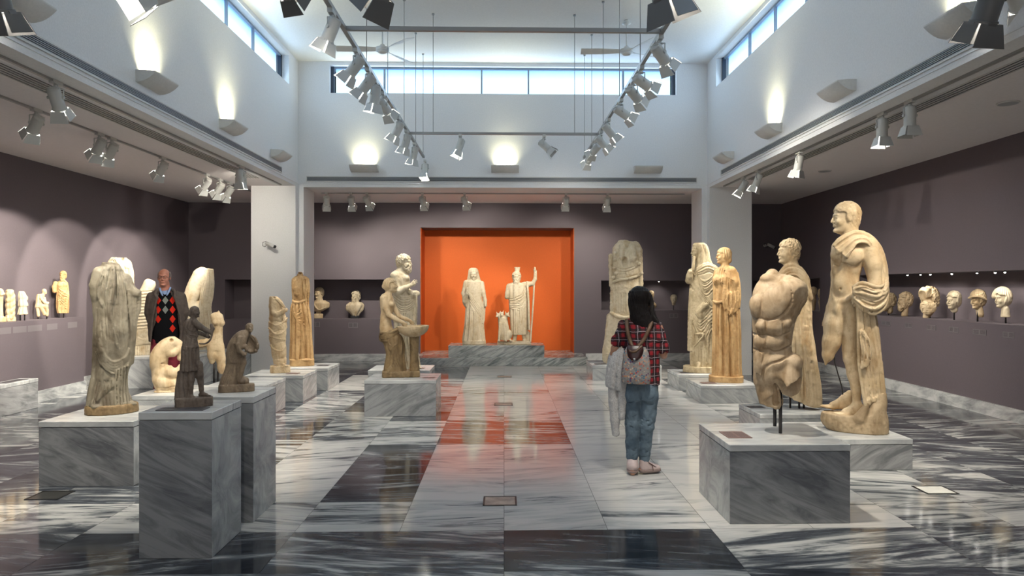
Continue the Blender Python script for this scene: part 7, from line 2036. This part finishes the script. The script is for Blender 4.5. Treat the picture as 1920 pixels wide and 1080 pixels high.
    s = f.sc(255, 400, 980, zb+6, 110, .0045); s.push(); s.cap((298, zb-24, 22), (364, zb-20, 48), 31, 23, 3); s.cut((300, zb-24, 0), (0, -1, 0)); s.cut((300, zb-9, 0), (0, 1, 0)); s.pop(0); f.add(s, 'sole', 'sole', f_)
    s = f.sc(300, 400, 940, zb, 110, .003)
    for i in range(4): s.cap((322+7*i, 960+7*i, 2+6*i), (340+7*i, 972+5*i, 16+4*i), 2.4, 2.4, 0)
    s.cap((340, 966, 0), (346, 1000, 6), 2.4, 2.4, 0); f.add(s, 'laces', 'lace', f_)
    # backpack --------------------------------------------------
    bp = empty('backpack', f.root.location + Vector((0, 0, 0)), -f.phi); tag(bp, 'small patterned canvas backpack with brown straps on the back of the woman', 'backpack')
    g = f.root; 
    s = f.sc(165, 350, 330, 560, 130, .005)
    s.loft([(356, 256, -70, 48, 24), (380, 256, -76, 62, 30), (440, 257, -82, 70, 36), (510, 257, -82, 74, 38), (540, 256, -80, 70, 34)], 8, pw=3); s.rough(1.8, 18, 3); s.rough(1.0, 8, 4)
    f.add(s, 'bag', 'floral', bp)
    s = f.sc(190, 320, 330, 430, 140, .004)
    s.push(); s.loft([(346, 252, -78, 38, 30), (370, 252, -84, 44, 36), (400, 250, -88, 38, 36), (418, 248, -90, 20, 36)], 6, pw=3); s.pop(0); f.add(s, 'flap', 'flap', bp)
    s = f.sc(235, 262, 400, 425, 140, .0025); s.ell((248, 412, -126), (6, 6, 4), 0); f.add(s, 'button', 'button', bp)
    for A in ([(206, 222, -34), (210, 270, -62), (222, 320, -72), (238, 356, -88)], [(338, 232, -36), (322, 270, -64), (296, 320, -74), (262, 358, -88)]):
        s = f.sc(180, 360, 200, 380, 140, .0045); s.curve(A, 8, 8, 8, 1); s.curve([(a[0]+(5 if A[0][0] < 250 else -5), a[1], a[2]) for a in A], 7, 7, 8, 1); f.add(s, 'strap', 'strap', bp)
    s = f.sc(200, 310, 330, 390, 140, .004); s.curve([(220, 352, -92), (228, 374, -116), (254, 374, -122), (284, 350, -104)], 6, 6, 7, 1); f.add(s, 'handle', 'strap', bp)
    # cardigan over the left forearm
    cg = empty('cardigan', f.root.location, -f.phi); tag(cg, 'light grey knitted cardigan hanging over the left forearm of the woman', 'cardigan')
    s = f.sc(80, 225, 350, 850, 90, .006)
    s.loft([(372, 168, 20, 24, 26), (400, 156, 16, 42, 40), (470, 146, 12, 46, 44), (540, 142, 8, 44, 40), (560, 146, 6, 40, 36)], 8)
    sheet(s, [(164, 372, -6), (130, 430, -34), (112, 500, -38), (108, 556, -34)], [(190, 380, -10), (180, 450, -44), (180, 520, -46), (176, 580, -40)], 6, 11, seed=5, k=5)
    s.line([(178, 400, -24, 18), (186, 520, -30, 22), (186, 640, -28, 22), (182, 724, -26, 17)], 20, 8)
    s.line([(132, 540, -10, 26), (138, 640, -12, 25), (146, 740, -10, 25), (150, 812, -8, 20)], 20, 8)
    s.curve([(166, 390, -44), (162, 440, -50), (166, 500, -52)], 4, 4, 6, 4, 'sub'); s.cut((150, 824, 0), (0, 1, 0), 2, 9, 2)
    s.rough(2.2, 14, 3); s.rough(1.0, 6, 4); f.add(s, 'knit', 'cardigan', cg)
woman()
# ---- repeats of one kind share a group
_G = {'spotlight': 'barn-door spotlights on the light tracks', 'wall light': 'curved uplights on the hall walls', 'light track': 'light tracks',
      'pedestal': 'marble pedestals of the gallery', 'floor box': 'framed boxes in the floor', 'air grille': 'slatted air grilles', 'slot diffuser': 'linear slot diffusers',
      'ceiling speaker': 'round ceiling speakers', 'ceiling fan': 'ceiling fans under the hall ceiling', 'camera': 'security cameras',
      'caption plate': 'caption plates on the walls and cases', 'niche lamp': 'tiny lamps along the niche edges', 'statue': 'large marble statues',
      'torso': 'marble torsos', 'bust': 'marble busts in the niches', 'head': 'marble heads in the niches', 'statuette': 'statuettes on the left wall case', 'figurine': 'small dark figurines'}
for _o in bpy.data.objects:
    if _o.get('category') in _G and _o.parent is None: _o['group'] = _G[_o['category']]
for _o in bpy.data.objects:
    if _o.name.startswith('marble_torso'): _o['group'] = _G['torso']
